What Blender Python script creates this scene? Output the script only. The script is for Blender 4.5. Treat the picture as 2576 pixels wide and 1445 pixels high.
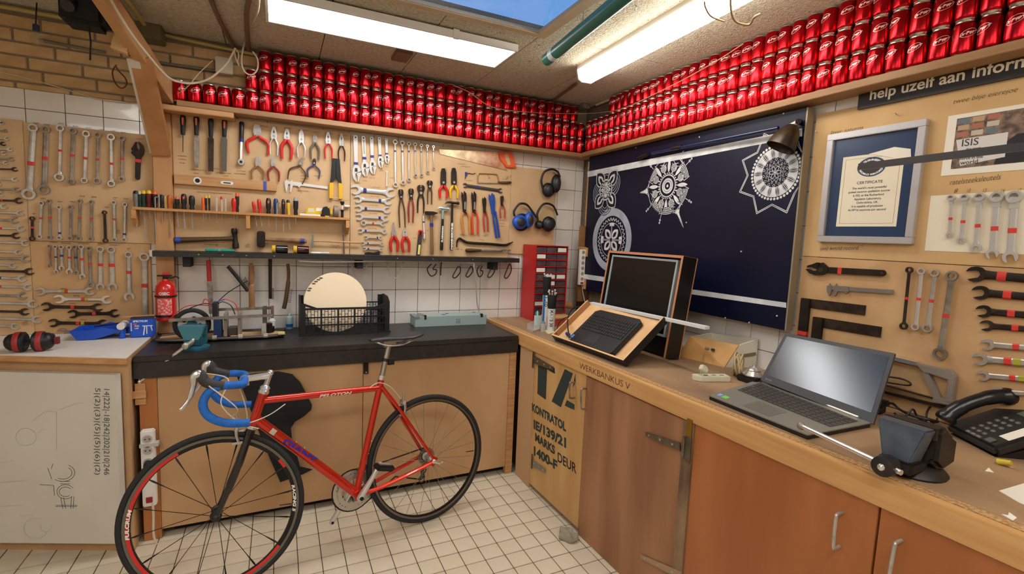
import bpy, bmesh, math, random
from mathutils import Vector as V, Matrix
random.seed(11)
for o in list(bpy.data.objects): bpy.data.objects.remove(o)
SC = bpy.context.scene; COL = SC.collection
# ---------------------------------------------------------------- camera
CAM = V((-2.143, -3.2755, 1.5194)); FPX = 1232.1
PITCH, YAW, ROLL = -.1024, .4466, .0421
_f = V((math.sin(YAW)*math.cos(PITCH), math.cos(YAW)*math.cos(PITCH), math.sin(PITCH)))
_r0 = V((math.cos(YAW), -math.sin(YAW), 0)); _u0 = _r0.cross(_f)
_r = _r0*math.cos(ROLL)+_u0*math.sin(ROLL); _u = -_r0*math.sin(ROLL)+_u0*math.cos(ROLL)
cd = bpy.data.cameras.new('camera'); cam = bpy.data.objects.new('camera', cd); COL.objects.link(cam)
cd.sensor_width = 36; cd.lens = 36*FPX/2576; cd.clip_start = .02; cd.clip_end = 100
cam.matrix_world = Matrix(((_r.x, _u.x, -_f.x, CAM.x), (_r.y, _u.y, -_f.y, CAM.y), (_r.z, _u.z, -_f.z, CAM.z), (0, 0, 0, 1)))
SC.camera = cam
# ---------------------------------------------------------------- world sky, exposure
SC.view_settings.view_transform = 'Standard'; SC.view_settings.look = 'None'
SC.view_settings.exposure = 0.0; SC.view_settings.gamma = 1; SC.view_settings.use_curve_mapping = False
LED_STRENGTH, TUBE_STRENGTH, SKY_STRENGTH = 19.5, 18.0, 1.0
wd = bpy.data.worlds.new('sky'); SC.world = wd; wd.use_nodes = True
_n = wd.node_tree.nodes; _l = wd.node_tree.links; _bg = _n['Background']
_tc = _n.new('ShaderNodeTexCoord'); _ns = _n.new('ShaderNodeTexNoise'); _ns.inputs['Scale'].default_value = 3; _ns.inputs['Detail'].default_value = 5
_cr = _n.new('ShaderNodeValToRGB'); _cr.color_ramp.elements[0].position = .45; _cr.color_ramp.elements[1].position = .75
_cr.color_ramp.elements[0].color = (.16, .37, .80, 1); _cr.color_ramp.elements[1].color = (.38, .58, .88, 1)
_l.new(_tc.outputs['Generated'], _ns.inputs['Vector']); _l.new(_ns.outputs['Fac'], _cr.inputs['Fac']); _l.new(_cr.outputs['Color'], _bg.inputs['Color'])
_bg.inputs['Strength'].default_value = SKY_STRENGTH
# ---------------------------------------------------------------- measuring helpers: a sight line meets a wall, bench or floor plane
def ray(px, py): return _f + _r*((px-1288)/FPX) - _u*((py-722.5)/FPX)
def PB(px, py, d=0.0): q = ray(px, py); return CAM + q*((-d-CAM.y)/q.y)       # back wall, d in front of it
def PR(px, py, d=0.0): q = ray(px, py); return CAM + q*((-d-CAM.x)/q.x)       # right wall
def PZ(px, py, z): q = ray(px, py); return CAM + q*((z-CAM.z)/q.z)            # level z
def PN(px, py, p0, n): q = ray(px, py); return CAM + q*((V(p0)-CAM).dot(V(n))/q.dot(V(n)))
def inview(p, m=60):
    d = V(p)-CAM; z = d.dot(_f)
    if z < .05: return False
    x = 1288+FPX*d.dot(_r)/z; y = 722.5-FPX*d.dot(_u)/z
    return -m < x < 2576+m and -m < y < 1445+m
NB = V((0, -1, 0)); NR = V((-1, 0, 0)); UP = V((0, 0, 1))
# ---------------------------------------------------------------- materials
def c(r, g, b):
    f = lambda s: (s/12.92 if s <= .04045 else ((s+.055)/1.055)**2.4)
    return (f(r/255), f(g/255), f(b/255), 1)
MATS = {}
def mat(name, col, rough=.5, metal=0.0, col2=None, scale=8, stretch=(1, 1, 1), bump=0.0, bscale=None, detail=4, spots=None, coat=0, emit=None, es=0, lo=.35, hi=.65, spec=.5, trans=0, alpha=1):
    if name in MATS: return MATS[name]
    m = bpy.data.materials.new(name); m.use_nodes = True; t = m.node_tree; n = t.nodes; l = t.links
    b = n['Principled BSDF']; b.inputs['Base Color'].default_value = col; b.inputs['Roughness'].default_value = rough
    b.inputs['Metallic'].default_value = metal; b.inputs['Coat Weight'].default_value = coat; b.inputs['Specular IOR Level'].default_value = spec
    b.inputs['Transmission Weight'].default_value = trans; b.inputs['Alpha'].default_value = alpha
    if emit: b.inputs['Emission Color'].default_value = emit; b.inputs['Emission Strength'].default_value = es
    if col2 or bump or spots:
        tc = n.new('ShaderNodeTexCoord'); mp = n.new('ShaderNodeMapping'); mp.inputs['Scale'].default_value = stretch
        l.new(tc.outputs['Object'], mp.inputs['Vector'])
        ns = n.new('ShaderNodeTexNoise'); ns.inputs['Scale'].default_value = scale; ns.inputs['Detail'].default_value = detail
        l.new(mp.outputs['Vector'], ns.inputs['Vector'])
        cur = None
        if col2:
            r = n.new('ShaderNodeValToRGB'); e = r.color_ramp.elements; e[0].position = lo; e[1].position = hi; e[0].color = col; e[1].color = col2
            l.new(ns.outputs['Fac'], r.inputs['Fac']); cur = r.outputs['Color']
        if spots:     # (colour, scale, threshold)
            s2 = n.new('ShaderNodeTexNoise'); s2.inputs['Scale'].default_value = spots[1]; s2.inputs['Detail'].default_value = 3
            l.new(tc.outputs['Object'], s2.inputs['Vector'])
            r2 = n.new('ShaderNodeValToRGB'); r2.color_ramp.elements[0].position = spots[2]; r2.color_ramp.elements[1].position = spots[2]+.06
            l.new(s2.outputs['Fac'], r2.inputs['Fac']); mx = n.new('ShaderNodeMix'); mx.data_type = 'RGBA'
            l.new(r2.outputs['Color'], mx.inputs['Factor']); mx.inputs['A'].default_value = col; mx.inputs['B'].default_value = spots[0]
            if cur: l.new(cur, mx.inputs['A'])
            cur = mx.outputs['Result']
        if cur: l.new(cur, b.inputs['Base Color'])
        if bump:
            bp = n.new('ShaderNodeBump'); bp.inputs['Strength'].default_value = bump; bp.inputs['Distance'].default_value = .01
            src = ns
            if bscale:
                src = n.new('ShaderNodeTexNoise'); src.inputs['Scale'].default_value = bscale; src.inputs['Detail'].default_value = 6; l.new(mp.outputs['Vector'], src.inputs['Vector'])
            l.new(src.outputs['Fac'], bp.inputs['Height']); l.new(bp.outputs['Normal'], b.inputs['Normal'])
    MATS[name] = m; return m
def flat(r, g, b, rough=.5, metal=0): return mat('paint_%d_%d_%d_%d_%d' % (r, g, b, rough*100, metal*100), c(r, g, b), rough, metal)
MDF = mat('mdf_board', c(210, 174, 130), .7, col2=c(200, 163, 119), scale=6, bump=.03, bscale=300, spots=(c(150, 112, 74), 9, .70))
MDF2 = mat('mdf_board_yellow', c(208, 170, 118), .7, col2=c(197, 158, 106), scale=5, bump=.03, bscale=300)
PINE = mat('pine', c(204, 156, 104), .55, col2=c(180, 128, 78), scale=7, stretch=(1, 1, 12), bump=.04, detail=6)
PINEX = mat('pine_along_x', c(204, 156, 104), .55, col2=c(180, 128, 78), scale=30, stretch=(.08, 1, 1), bump=.04, detail=6)
PINEY = mat('pine_along_y', c(205, 148, 82), .55, col2=c(184, 124, 62), scale=30, stretch=(1, .06, 1), bump=.05, detail=6)
SHELFW = mat('shelf_wood', c(174, 132, 90), .55, col2=c(150, 108, 68), scale=25, stretch=(.1, .1, 1), bump=.03)
BEAMW = mat('beam_wood', c(204, 156, 106), .6, col2=c(184, 132, 82), scale=8, stretch=(1, 1, .2), bump=.04)
PLY = mat('plywood_front', c(200, 160, 116), .6, col2=c(184, 142, 98), scale=3, stretch=(1, 1, .5), bump=.02, spots=(c(120, 82, 50), 6, .72))
PLYDARK = mat('door_plywood_brown', c(168, 120, 84), .6, col2=c(142, 96, 64), scale=9, stretch=(1, 1, .12), bump=.03, detail=6)
PLYLITE = mat('door_plywood_light', c(206, 164, 106), .6, col2=c(188, 142, 84), scale=9, stretch=(1, 1, .2), bump=.02, detail=6)
VARN = mat('door_varnished', c(174, 106, 58), .38, col2=c(156, 90, 44), scale=7, stretch=(1, 1, .15), detail=5)
TILE = mat('white_tile', c(226, 218, 208), .18, col2=c(216, 207, 196), scale=4, coat=.2)
FTILE = mat('floor_tile', c(214, 200, 174), .35, col2=c(202, 186, 158), scale=9, bump=.03, spots=(c(84, 66, 50), 34, .705))
GROUT = mat('grout', c(112, 98, 82), .9, bump=.1, bscale=200, col2=c(96, 82, 66), scale=30)
FGROUT = mat('floor_grout', c(96, 74, 54), .9, col2=c(72, 55, 40), scale=40)
BRICK = mat('brick', c(206, 170, 122), .8, col2=c(190, 152, 104), scale=12, bump=.15, bscale=60)
MORTAR = mat('mortar', c(138, 124, 102), .95, bump=.2, bscale=150)
CEIL = mat('wood_wool_panel', c(210, 200, 178), .95, col2=c(186, 174, 150), scale=60, bump=.9, bscale=120, spots=(c(124, 112, 92), 55, .66), detail=8)
PLAST = mat('plaster', c(214, 204, 188), .9)
BLKW = mat('black_paint_wood', c(30, 26, 24), .42, col2=c(44, 40, 37), scale=30, bump=.03, spots=(c(110, 100, 90), 38, .76))
BLACK = mat('black_plastic', c(22, 20, 20), .45)
BLACKM = mat('black_matt', c(16, 15, 15), .75)
RUBBER = mat('rubber', c(30, 29, 29), .75, bump=.05, bscale=300)
STEEL = mat('steel', c(196, 190, 182), .34, .6, col2=c(172, 165, 156), scale=40)
CHROME = mat('chrome', c(228, 225, 221), .16, .8)
SATIN = mat('satin_chrome', c(214, 211, 207), .3, .65)
DULL = mat('dull_steel', c(160, 150, 138), .45, .6, col2=c(124, 112, 100), scale=30)
DARKST = mat('dark_steel', c(78, 64, 54), .5, .8, col2=c(54, 44, 38), scale=25)
IRON = mat('black_iron', c(40, 34, 30), .5, .7, col2=c(58, 46, 38), scale=18)
ALU = mat('aluminium', c(214, 214, 214), .25, 1)
WHITEP = mat('white_plastic', c(232, 228, 220), .4)
CREAMP = mat('cream_plastic', c(212, 206, 180), .45)
PAPER = mat('paper', c(232, 224, 208), .8)
REDT = mat('red_tape', c(206, 52, 40), .5); BLUET = mat('blue_tape', c(34, 44, 128), .5); GRNT = mat('yellow_green_tape', c(160, 158, 50), .5)
REDP = mat('red_plastic', c(206, 40, 30), .35); ORANGE = mat('orange_plastic', c(232, 96, 36), .4); YELLOW = mat('yellow_plastic', c(226, 178, 36), .4)
BLUEP = mat('blue_plastic', c(28, 84, 190), .4); INK = mat('ink', c(60, 44, 32), .9); GREYP = mat('grey_plastic', c(120, 118, 116), .45)
# ---------------------------------------------------------------- mesh building
class MB:
    def __init__(s): s.v = []; s.f = []; s.mi = []; s.cur = 0
    def add(s, vs, fs):
        b = len(s.v); s.v += [V(p) for p in vs]; s.f += [[b+i for i in f] for f in fs]; s.mi += [s.cur]*len(fs); return s
    def box(s, x0, x1, y0, y1, z0, z1):
        return s.add([(x0, y0, z0), (x1, y0, z0), (x1, y1, z0), (x0, y1, z0), (x0, y0, z1), (x1, y0, z1), (x1, y1, z1), (x0, y1, z1)],
                     [(3, 2, 1, 0), (4, 5, 6, 7), (0, 1, 5, 4), (1, 2, 6, 5), (2, 3, 7, 6), (3, 0, 4, 7)])
    def obox(s, p0, p1, w, h, side=None):      # bar from p0 to p1, w across, h along 'side' normal
        p0 = V(p0); p1 = V(p1); a = (p1-p0).normalized(); n = V(side) if side else (UP if abs(a.z) < .9 else V((1, 0, 0)))
        t = n.cross(a).normalized(); n = a.cross(t).normalized(); q = []
        for p in (p0, p1): q += [p-t*w/2-n*h/2, p+t*w/2-n*h/2, p+t*w/2+n*h/2, p-t*w/2+n*h/2]
        return s.add(q, [(3, 2, 1, 0), (4, 5, 6, 7), (0, 1, 5, 4), (1, 2, 6, 5), (2, 3, 7, 6), (3, 0, 4, 7)])
    def prism(s, pts, z0, z1):
        a = sum(pts[i][0]*pts[(i+1) % len(pts)][1]-pts[(i+1) % len(pts)][0]*pts[i][1] for i in range(len(pts)))
        if a < 0: pts = pts[::-1]
        n = len(pts)
        return s.add([(x, y, z0) for x, y in pts]+[(x, y, z1) for x, y in pts],
                     [tuple(range(n-1, -1, -1)), tuple(range(n, 2*n))]+[(i, (i+1) % n, n+(i+1) % n, n+i) for i in range(n)])
    def poly3(s, pts, off):                     # planar 3D polygon thickened by vector off
        n = len(pts); off = V(off); pts = [V(p) for p in pts]
        return s.add(pts+[p+off for p in pts], [tuple(range(n-1, -1, -1)), tuple(range(n, 2*n))]+[(i, (i+1) % n, n+(i+1) % n, n+i) for i in range(n)])
    def cyl(s, p0, p1, r0, r1=None, n=12):
        return s.tube([p0, p1], [r0, r0 if r1 is None else r1], n)
    def tube(s, pts, r, n=8, closed=False, flatten=None):
        pts = [V(p) for p in pts]; m = len(pts); rs = r if isinstance(r, (list, tuple)) else [r]*m
        vs = []; prev = None
        for i, p in enumerate(pts):
            if closed: t = pts[(i+1) % m]-pts[i-1]
            else: t = pts[min(i+1, m-1)]-pts[max(i-1, 0)]
            t = t.normalized() if t.length > 1e-9 else V((0, 0, 1))
            if prev is None: u = t.orthogonal().normalized()
            else: u = (prev-t*prev.dot(t)); u = u.normalized() if u.length > 1e-6 else t.orthogonal().normalized()
            prev = u; w = t.cross(u)
            for k in range(n):
                a = 2*math.pi*k/n; vs.append(p+(u*math.cos(a)+w*math.sin(a))*rs[i])
        fs = []
        for i in range(m if closed else m-1):
            for k in range(n):
                a = i*n+k; b = i*n+(k+1) % n; j = (i+1) % m; fs.append((a, b, j*n+(k+1) % n, j*n+k))
        if not closed: fs += [tuple(range(n-1, -1, -1)), tuple(range((m-1)*n, m*n))]
        if flatten:     # (axis, factor, centre)
            ax = flatten[0]
            for q in vs: q[ax] = flatten[2]+(q[ax]-flatten[2])*flatten[1]
        return s.add(vs, fs)
    def lathe(s, prof, n=20, o=(0, 0, 0), ax=(0, 0, 1), cap=True):
        o = V(o); ax = V(ax).normalized(); u = ax.orthogonal().normalized(); w = ax.cross(u); vs = []; fs = []
        for r, z in prof:
            for k in range(n):
                a = 2*math.pi*k/n; vs.append(o+ax*z+(u*math.cos(a)+w*math.sin(a))*r)
        for i in range(len(prof)-1):
            for k in range(n): fs.append((i*n+k, i*n+(k+1) % n, (i+1)*n+(k+1) % n, (i+1)*n+k))
        if cap: fs += [tuple(range(n-1, -1, -1)), tuple(range((len(prof)-1)*n, len(prof)*n))]
        return s.add(vs, fs)
    def ring(s, cx, cy, r0, r1, z0, z1, n=20, sx=1):
        vs = []; fs = []
        for k in range(n):
            a = 2*math.pi*k/n; x, y = math.cos(a)*sx, math.sin(a)
            vs += [(cx+x*r0, cy+y*r0, z0), (cx+x*r1, cy+y*r1, z0), (cx+x*r1, cy+y*r1, z1), (cx+x*r0, cy+y*r0, z1)]
        for k in range(n):
            a = 4*k; b = 4*((k+1) % n); fs += [(a+1, b+1, b+2, a+2), (b, a, a+3, b+3), (a+2, b+2, b+3, a+3), (b+1, a+1, a, b)]
        return s.add(vs, fs)
    def torus(s, o, ax, R, r, n=32, m=10):
        o = V(o); ax = V(ax).normalized(); u = ax.orthogonal().normalized(); w = ax.cross(u)
        return s.tube([o+(u*math.cos(2*math.pi*i/n)+w*math.sin(2*math.pi*i/n))*R for i in range(n)], r, m, closed=True)
    def sphere(s, o, r, n=14, sc=(1, 1, 1)):
        o = V(o); m = n//2; vs = []; fs = []
        for i in range(m+1):
            t = math.pi*(i+.001)/(m+.002)
            for k in range(n): a = 2*math.pi*k/n; vs.append(o+V((sc[0]*r*math.sin(t)*math.cos(a), sc[1]*r*math.sin(t)*math.sin(a), sc[2]*r*math.cos(t))))
        for i in range(m):
            for k in range(n): fs.append((i*n+k, (i+1)*n+k, (i+1)*n+(k+1) % n, i*n+(k+1) % n))
        return s.add(vs, fs)
    def xf(s, M, start=0):
        for i in range(start, len(s.v)): s.v[i] = M @ s.v[i]
        return s
    def mesh(s, name, mats, bevel=0, angle=35):
        me = bpy.data.meshes.new(name); me.from_pydata(s.v, [], s.f)
        for m in (mats if isinstance(mats, (list, tuple)) else [mats]): me.materials.append(m)
        if len(me.polygons): me.polygons.foreach_set('material_index', s.mi)
        bm = bmesh.new(); bm.from_mesh(me)
        if bevel:
            es = [e for e in bm.edges if len(e.link_faces) == 2 and e.calc_face_angle(0) > .6]
            bmesh.ops.bevel(bm, geom=es, offset=bevel, segments=2, affect='EDGES', clamp_overlap=True)
        bmesh.ops.recalc_face_normals(bm, faces=bm.faces)
        bm.to_mesh(me); bm.free()
        me.shade_smooth(); me.set_sharp_from_angle(angle=math.radians(angle)); return me
    def build(s, name, mats, parent=None, frame=None, bevel=0, angle=35, kind=None):
        o = bpy.data.objects.new(name, s.mesh(name, mats, bevel, angle)); COL.objects.link(o)
        if parent is not None: o.parent = parent
        if frame is not None:
            if parent is None: o.matrix_world = frame
            else: o.matrix_local = frame
        if kind: o['kind'] = kind
        return o
def tag(o, label, cat, group=None):
    o['label'] = label; o['category'] = cat
    if group: o['group'] = group
    return o
def thing(name, label, cat, frame=None, group=None):
    o = bpy.data.objects.new(name, None); COL.objects.link(o); o.empty_display_size = .02
    if frame is not None: o.matrix_world = frame if isinstance(frame, Matrix) else Matrix.Translation(V(frame))
    return tag(o, label, cat, group)
def struct(o): o['kind'] = 'structure'; return o
def frame(o, x, z):      # local axes: x along, z outward
    x = V(x).normalized(); z = V(z); z = (z-x*z.dot(x)).normalized(); y = z.cross(x); o = V(o)
    return Matrix(((x.x, y.x, z.x, o.x), (x.y, y.y, z.y, o.y), (x.z, y.z, z.z, o.z), (0, 0, 0, 1)))
def fB(x, y, d=0.0): return frame(PB(x, y, d), (1, 0, 0), NB)      # flat on back wall, local x right, y up, z out
def fR(x, y, d=0.0): return frame(PR(x, y, d), (0, -1, 0), NR)     # flat on right wall, local x towards the viewer, y up
_tcache = {}
def text_mb(s, size=.1, bold=0.0, align='LEFT', shear=0, sx=1.0, spacing=1.0, h=.0006):
    """lettering as thin flat polygons in the local XY plane"""
    cu = bpy.data.curves.new('lettering', 'FONT'); cu.body = s; cu.size = size; cu.offset = bold; cu.align_x = align; cu.shear = shear
    cu.space_character = spacing; cu.resolution_u = 3; cu.fill_mode = 'FRONT'; cu.extrude = 0
    ob = bpy.data.objects.new('lettering', cu); me = ob.to_mesh(); mb = MB()
    mb.add([(p.co.x*sx, p.co.y, h) for p in me.vertices], [tuple(p.vertices) for p in me.polygons])
    ob.to_mesh_clear(); bpy.data.objects.remove(ob); bpy.data.curves.remove(cu); return mb
def refine(mb, L):
    bm = bmesh.new(); vs = [bm.verts.new(p) for p in mb.v]
    for f in mb.f:
        try: bm.faces.new([vs[i] for i in f])
        except ValueError: pass
    for _ in range(5):
        bmesh.ops.triangulate(bm, faces=bm.faces[:]); es = [e for e in bm.edges if e.calc_length() > L]
        if not es: break
        bmesh.ops.subdivide_edges(bm, edges=es, cuts=1)
    bmesh.ops.triangulate(bm, faces=bm.faces[:]); bm.verts.index_update(); out = MB(); out.add([v.co.copy() for v in bm.verts], [[v.index for v in f.verts] for f in bm.faces]); bm.free(); return out
def ordinal(n): return '%d%s' % (n, 'th' if 10 <= n % 100 <= 20 else {1: 'st', 2: 'nd', 3: 'rd'}.get(n % 10, 'th'))
def spline(pts, n=8):
    pts = [V(p) for p in pts]; out = []
    for i in range(len(pts)-1):
        p0 = pts[max(i-1, 0)]; p1 = pts[i]; p2 = pts[i+1]; p3 = pts[min(i+2, len(pts)-1)]
        for k in range(n):
            t = k/n; out.append(.5*((2*p1)+(p2-p0)*t+(2*p0-5*p1+4*p2-p3)*t*t+(3*p1-p0-3*p2+p3)*t**3))
    out.append(pts[-1]); return out
def copy_tree(o, parent=None):
    r = o.copy(); COL.objects.link(r); r.parent = parent
    for ch in list(o.children):
        copy_tree(ch, r)
    return r
# ================================================================ the room
H = 2.52
X0, X1, Y0, Y1 = -4.6, 0.0, -5.0, 0.0
wall_back = struct(MB().box(X0-.1, X1+.1, .004, .12, 0, 2.137).build('wall_back', GROUT))
brick_back = struct(MB().box(X0-.1, X1+.1, .008, .12, 2.137, H+.1).build('wall_back_brick', MORTAR))
wall_right = struct(MB().box(.004, .12, Y0, .12, 0, H+.1).build('wall_right', GROUT))
struct(MB().box(X0-.12, X0, Y0, .12, 0, H+.1).build('wall_left', PLAST))
struct(MB().box(X0-.1, X1+.1, Y0-.12, Y0, 0, H+.1).build('wall_front', PLAST))
floor = struct(MB().box(X0, X1, Y0, Y1, -.1, -.003).build('floor', FGROUT))
ceiling = struct(MB().box(X0, X1, -.9, .1, H+.02, H+.1).box(X0, X1, Y0, -2.25, H+.02, H+.1).box(X0, -2.45, -2.25, -.9, H+.02, H+.1).box(-.85, X1, -2.25, -.9, H+.02, H+.1).build('ceiling', MORTAR))
# floor tiles, 10 cm
fm = MB().box(.002, .098, .002, .098, -.004, 0).mesh('floor_tile', FTILE, bevel=.0012)
cand = []
for i in range(-36, 13):
    for j in range(-45, 11):
        x = -1.172+.1*i; y = -.9948+.1*j
        if x < X0 or x > -.1 or y < Y0 or y > -.1: continue
        p = V((x+.05, y+.05, 0)); hid = (y > -.55 and x > -2.75) or x > -.74 or (x < -2.7 and y > -.35)
        cand.append((0 if (inview(p, 20) and not hid) else 1, (p-CAM).length, x, y))
cand.sort(); rest = MB(); k = 0
for vis, d, x, y in cand:
    if vis == 0 and k < 300:
        o = bpy.data.objects.new('floor_tile', fm); COL.objects.link(o); o.parent = floor; o.location = (x, y, random.uniform(-.0004, .0004)); k += 1
    else: rest.box(x+.0025, x+.0975, y+.0025, y+.0975, -.004, 0)
rest.build('floor_tiles', FTILE, floor, kind='stuff')
# wall tiles, 15 cm
BOARDS = []          # (x0,x1,z0,z1) covered areas on the back wall, used to leave out hidden tiles
def bounds(tl, br, d=0): a = PB(*tl, d); b = PB(*br, d); return a.x, b.x, b.z, a.z
BOARDS += [(-3.6, PB(388, 500).x, .9, PB(200, 318).z), (PB(388, 400).x, PB(878, 500).x, PB(600, 640).z, PB(700, 318).z), (PB(880, 500).x, PB(1283, 500).x, PB(1000, 648).z, PB(1000, 358).z), (PB(1283, 500).x, PB(1394, 500).x, PB(1340, 610).z, PB(1340, 430).z)]
tm = MB().box(.0016, .1504, 0, .006, .0016, .1504).mesh('wall_tile', TILE, bevel=.0012)
XG, ZG, TP = -.5264, 1.285, .152
def tile_hidden(x, z):
    return any(x >= b[0]-.004 and x+TP <= b[1]+.004 and z >= b[2]-.004 and z+TP <= b[3]+.004 for b in BOARDS)
for i in range(-8, 17):
    for j in range(-3, 6):
        x = XG+(i-13)*TP; z = ZG+j*TP
        if tile_hidden(x, z) or x < -3.45: continue
        if x+TP > .003:
            continue
        if j == 5:
            MB().box(x+.0016, x+.1504, 0, .006, z+.0016, 2.137).build('wall_tile', TILE, wall_back)
        else:
            o = bpy.data.objects.new('wall_tile', tm); COL.objects.link(o); o.parent = wall_back; o.location = (x, 0, z)
xe = XG+3*TP
for j in range(-3, 6):
    z = ZG+j*TP; MB().box(xe+.0016, -.001, 0, .006, z+.0016, min(z+.1504, 2.137)).build('wall_tile', TILE, wall_back)
# right wall tiles
tmr = MB().box(0, .006, .0016, .1519, .0016, .1504).mesh('wall_tile', TILE, bevel=.0012)
YG = PR(1824.5, 838.4).y; ZR = PR(1930, 885.4).z
for i in range(-3, 14):
    for j in range(-1, 8):
        y = YG-i*.1535; z = ZR+j*TP
        if y > -.16: continue
        if j >= 1 and j <= 6 and y < -.28 and y > -1.55: continue      # hidden behind the painted board
        if y < -1.95 and j <= 6: continue                               # hidden behind the tool boards
        o = bpy.data.objects.new('wall_tile', tmr); COL.objects.link(o); o.parent = wall_right; o.location = (0, y, z)
# bricks above the tiles on the left
bmh = MB().box(.005, .205, 0, .02, .005, .0575).mesh('brick', BRICK, bevel=.003)
bmh2 = MB().box(.005, .095, 0, .02, .005, .0575).mesh('brick', BRICK, bevel=.003)
zc = 2.137-.03; row = 0
BX = -2.874
while zc < H:
    off = (0, .105, .05, .155)[row % 4]
    for i in range(-5, 14):
        x = BX+off+(i-2)*.21
        if x < -3.6 or x > -.3: continue
        if zc < 2.137:
            MB().box(x+.005, x+.205, 0, .02, 2.139, zc+.0575).build('brick', BRICK, brick_back, bevel=.003); continue
        if zc+.0575 > H: continue
        o = bpy.data.objects.new('brick', bmh); COL.objects.link(o); o.parent = brick_back; o.location = (x, 0, zc)
    zc += .0625; row += 1
# wood wool ceiling panels, 48 cm strips
for ix in range(10):
    x1 = -.48*ix; x0 = max(x1-.48, X0)
    for (ya, yb) in ((-1.03, 0), (-2.25, -1.03), (-3.45, -2.25), (-4.65, -3.45), (-5.0, -4.65)):
        if ya == -2.25 and x0 > -2.41 and x1 < -.95: continue
        MB().box(x0+.0025, x1-.0025, ya+.0025, yb-.0025, H, H+.02).build('ceiling_panel', CEIL, ceiling)
# skylight: timber kerb, glass and the sky outside
sky = struct(bpy.data.objects.new('window_1', None)); COL.objects.link(sky)
KERB = mat('kerb_wood', c(198, 172, 138), .6, col2=c(180, 152, 116), scale=20, stretch=(.2, .2, 1))
MB().box(-2.4, -.93, -1.034, -1.0, H-.006, H-.0004).box(-2.4, -.985, -1.036, -1.0305, H, H+.012).build('window_frame', KERB, sky); MB().box(-.985, -.93, -2.25, -1.034, H-.006, H-.0004).box(-.985, -.961, -2.25, -1.037, H, H+.012).build('window_frame', KERB, sky)
MB().box(-2.4, -2.36, -2.25, -1.036, H-.006, H+.022).build('window_frame', KERB, sky); MB().box(-2.36, -.985, -2.25, -2.2, H-.006, H+.022).build('window_frame', KERB, sky)
gm = bpy.data.materials.new('skylight_glass'); gm.use_nodes = True; _t = gm.node_tree; _t.nodes.remove(_t.nodes['Principled BSDF'])
_a = _t.nodes.new('ShaderNodeBsdfTransparent'); _g = _t.nodes.new('ShaderNodeBsdfGlossy'); _g.inputs['Roughness'].default_value = .05; _mx = _t.nodes.new('ShaderNodeMixShader'); _mx.inputs[0].default_value = .06
_t.links.new(_a.outputs[0], _mx.inputs[1]); _t.links.new(_g.outputs[0], _mx.inputs[2]); _t.links.new(_mx.outputs[0], _t.nodes['Material Output'].inputs[0])
MB().box(-2.36, -.9855, -2.2, -1.0365, H+.006, H+.009).build('pane', gm, sky)
struct(MB().box(-2.46, -.9, -2.3, -2.26, H+.02, H+.1).build('trim_1', MORTAR))
# ---------------------------------------------------------------- lamps
def emitter(name, col, s):
    m = bpy.data.materials.new(name); m.use_nodes = True; b = m.node_tree.nodes['Principled BSDF']; b.inputs['Base Color'].default_value = (.9, .9, .9, 1)
    b.inputs['Emission Color'].default_value = col; b.inputs['Emission Strength'].default_value = s; return m
LEDM = emitter('led_diffuser', (.97, .985, 1, 1), LED_STRENGTH); TUBEM = emitter('tube_cover', (1, .95, .86, 1), TUBE_STRENGTH)
FRAMEW = mat('lamp_frame_white', c(226, 220, 212), .4)
def led_panel(x0, x1, y0, y1, label):
    t = thing('led_panel_lamp', label, 'lamp', (x0, y0, H-.045)); w = x1-x0; d = y1-y0
    MB().box(0, w, 0, .012, 0, .035).box(0, w, d-.012, d, 0, .035).box(0, .012, .012, d-.012, 0, .035).box(w-.012, w, .012, d-.012, 0, .035).build('frame', FRAMEW, t)
    MB().box(.012, w-.012, .012, d-.012, .004, .01).build('diffuser', LEDM, t)
    MB().box(.012, w-.012, .012, d-.012, .012, .035).build('back_plate', FRAMEW, t)
    MB().box(w*.7, w*.7+.03, -.004, .01, -.004, .04).build('mounting_clip', FRAMEW, t)
    return t
led_panel(-2.19, -1.015, -.875, -.578, 'long bright white LED panel on the ceiling beside the skylight')
led_panel(-2.19, -1.015, -3.6, -3.3, 'added white LED fill panel, unseen, on the ceiling behind the viewer over the floor')  # added out of view to raise the bounce light
led_panel(-4.1, -2.9, -3.6, -3.3, 'added white LED fill panel, unseen, on the ceiling far to the left behind the viewer')  # second added panel, unseen, only there to light the room
def tube_lamp(p0, p1, label):
    p0 = V(p0); p1 = V(p1); L = (p1-p0).length; t = thing('fluorescent_tube_lamp', label, 'lamp', frame(p0, p1-p0, (0, 0, -1)))
    MB().box(.0, L, -.06, .06, -.03, .0).build('housing', FRAMEW, t)
    prof = [(-.062, .0), (-.05, .048), (-.03, .06), (.03, .06), (.05, .048), (.062, .0)]
    m = MB(); vs = []
    for x in (.012, L-.012): vs += [(x, y, z) for y, z in prof]
    n = len(prof); m.add(vs, [(i, i+1, n+i+1, n+i) for i in range(n-1)]+[tuple(range(n)), tuple(range(2*n-1, n-1, -1))]); m.build('cover', TUBEM, t)
    m = MB()
    for x0, x1 in ((0, .012), (L-.012, L)): m.add([(x, y*1.03, z*1.03) for x in (x0, x1) for y, z in prof], [(i, i+1, n+i+1, n+i) for i in range(n-1)]+[tuple(range(n)), tuple(range(2*n-1, n-1, -1))])
    m.build('end_cap', FRAMEW, t); return t
tube_lamp((-.52, -.76, H-.03), (-.585, -2.06, H-.03), 'fluorescent lamp with long translucent cover on the ceiling near the right wall')
tube_lamp((-3.3, -1.9, H-.03), (-3.3, -3.3, H-.03), 'added fluorescent fill lamp, unseen, on the ceiling to the left behind the viewer')  # added lamp out of view, brightens the ceiling by bounce
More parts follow.
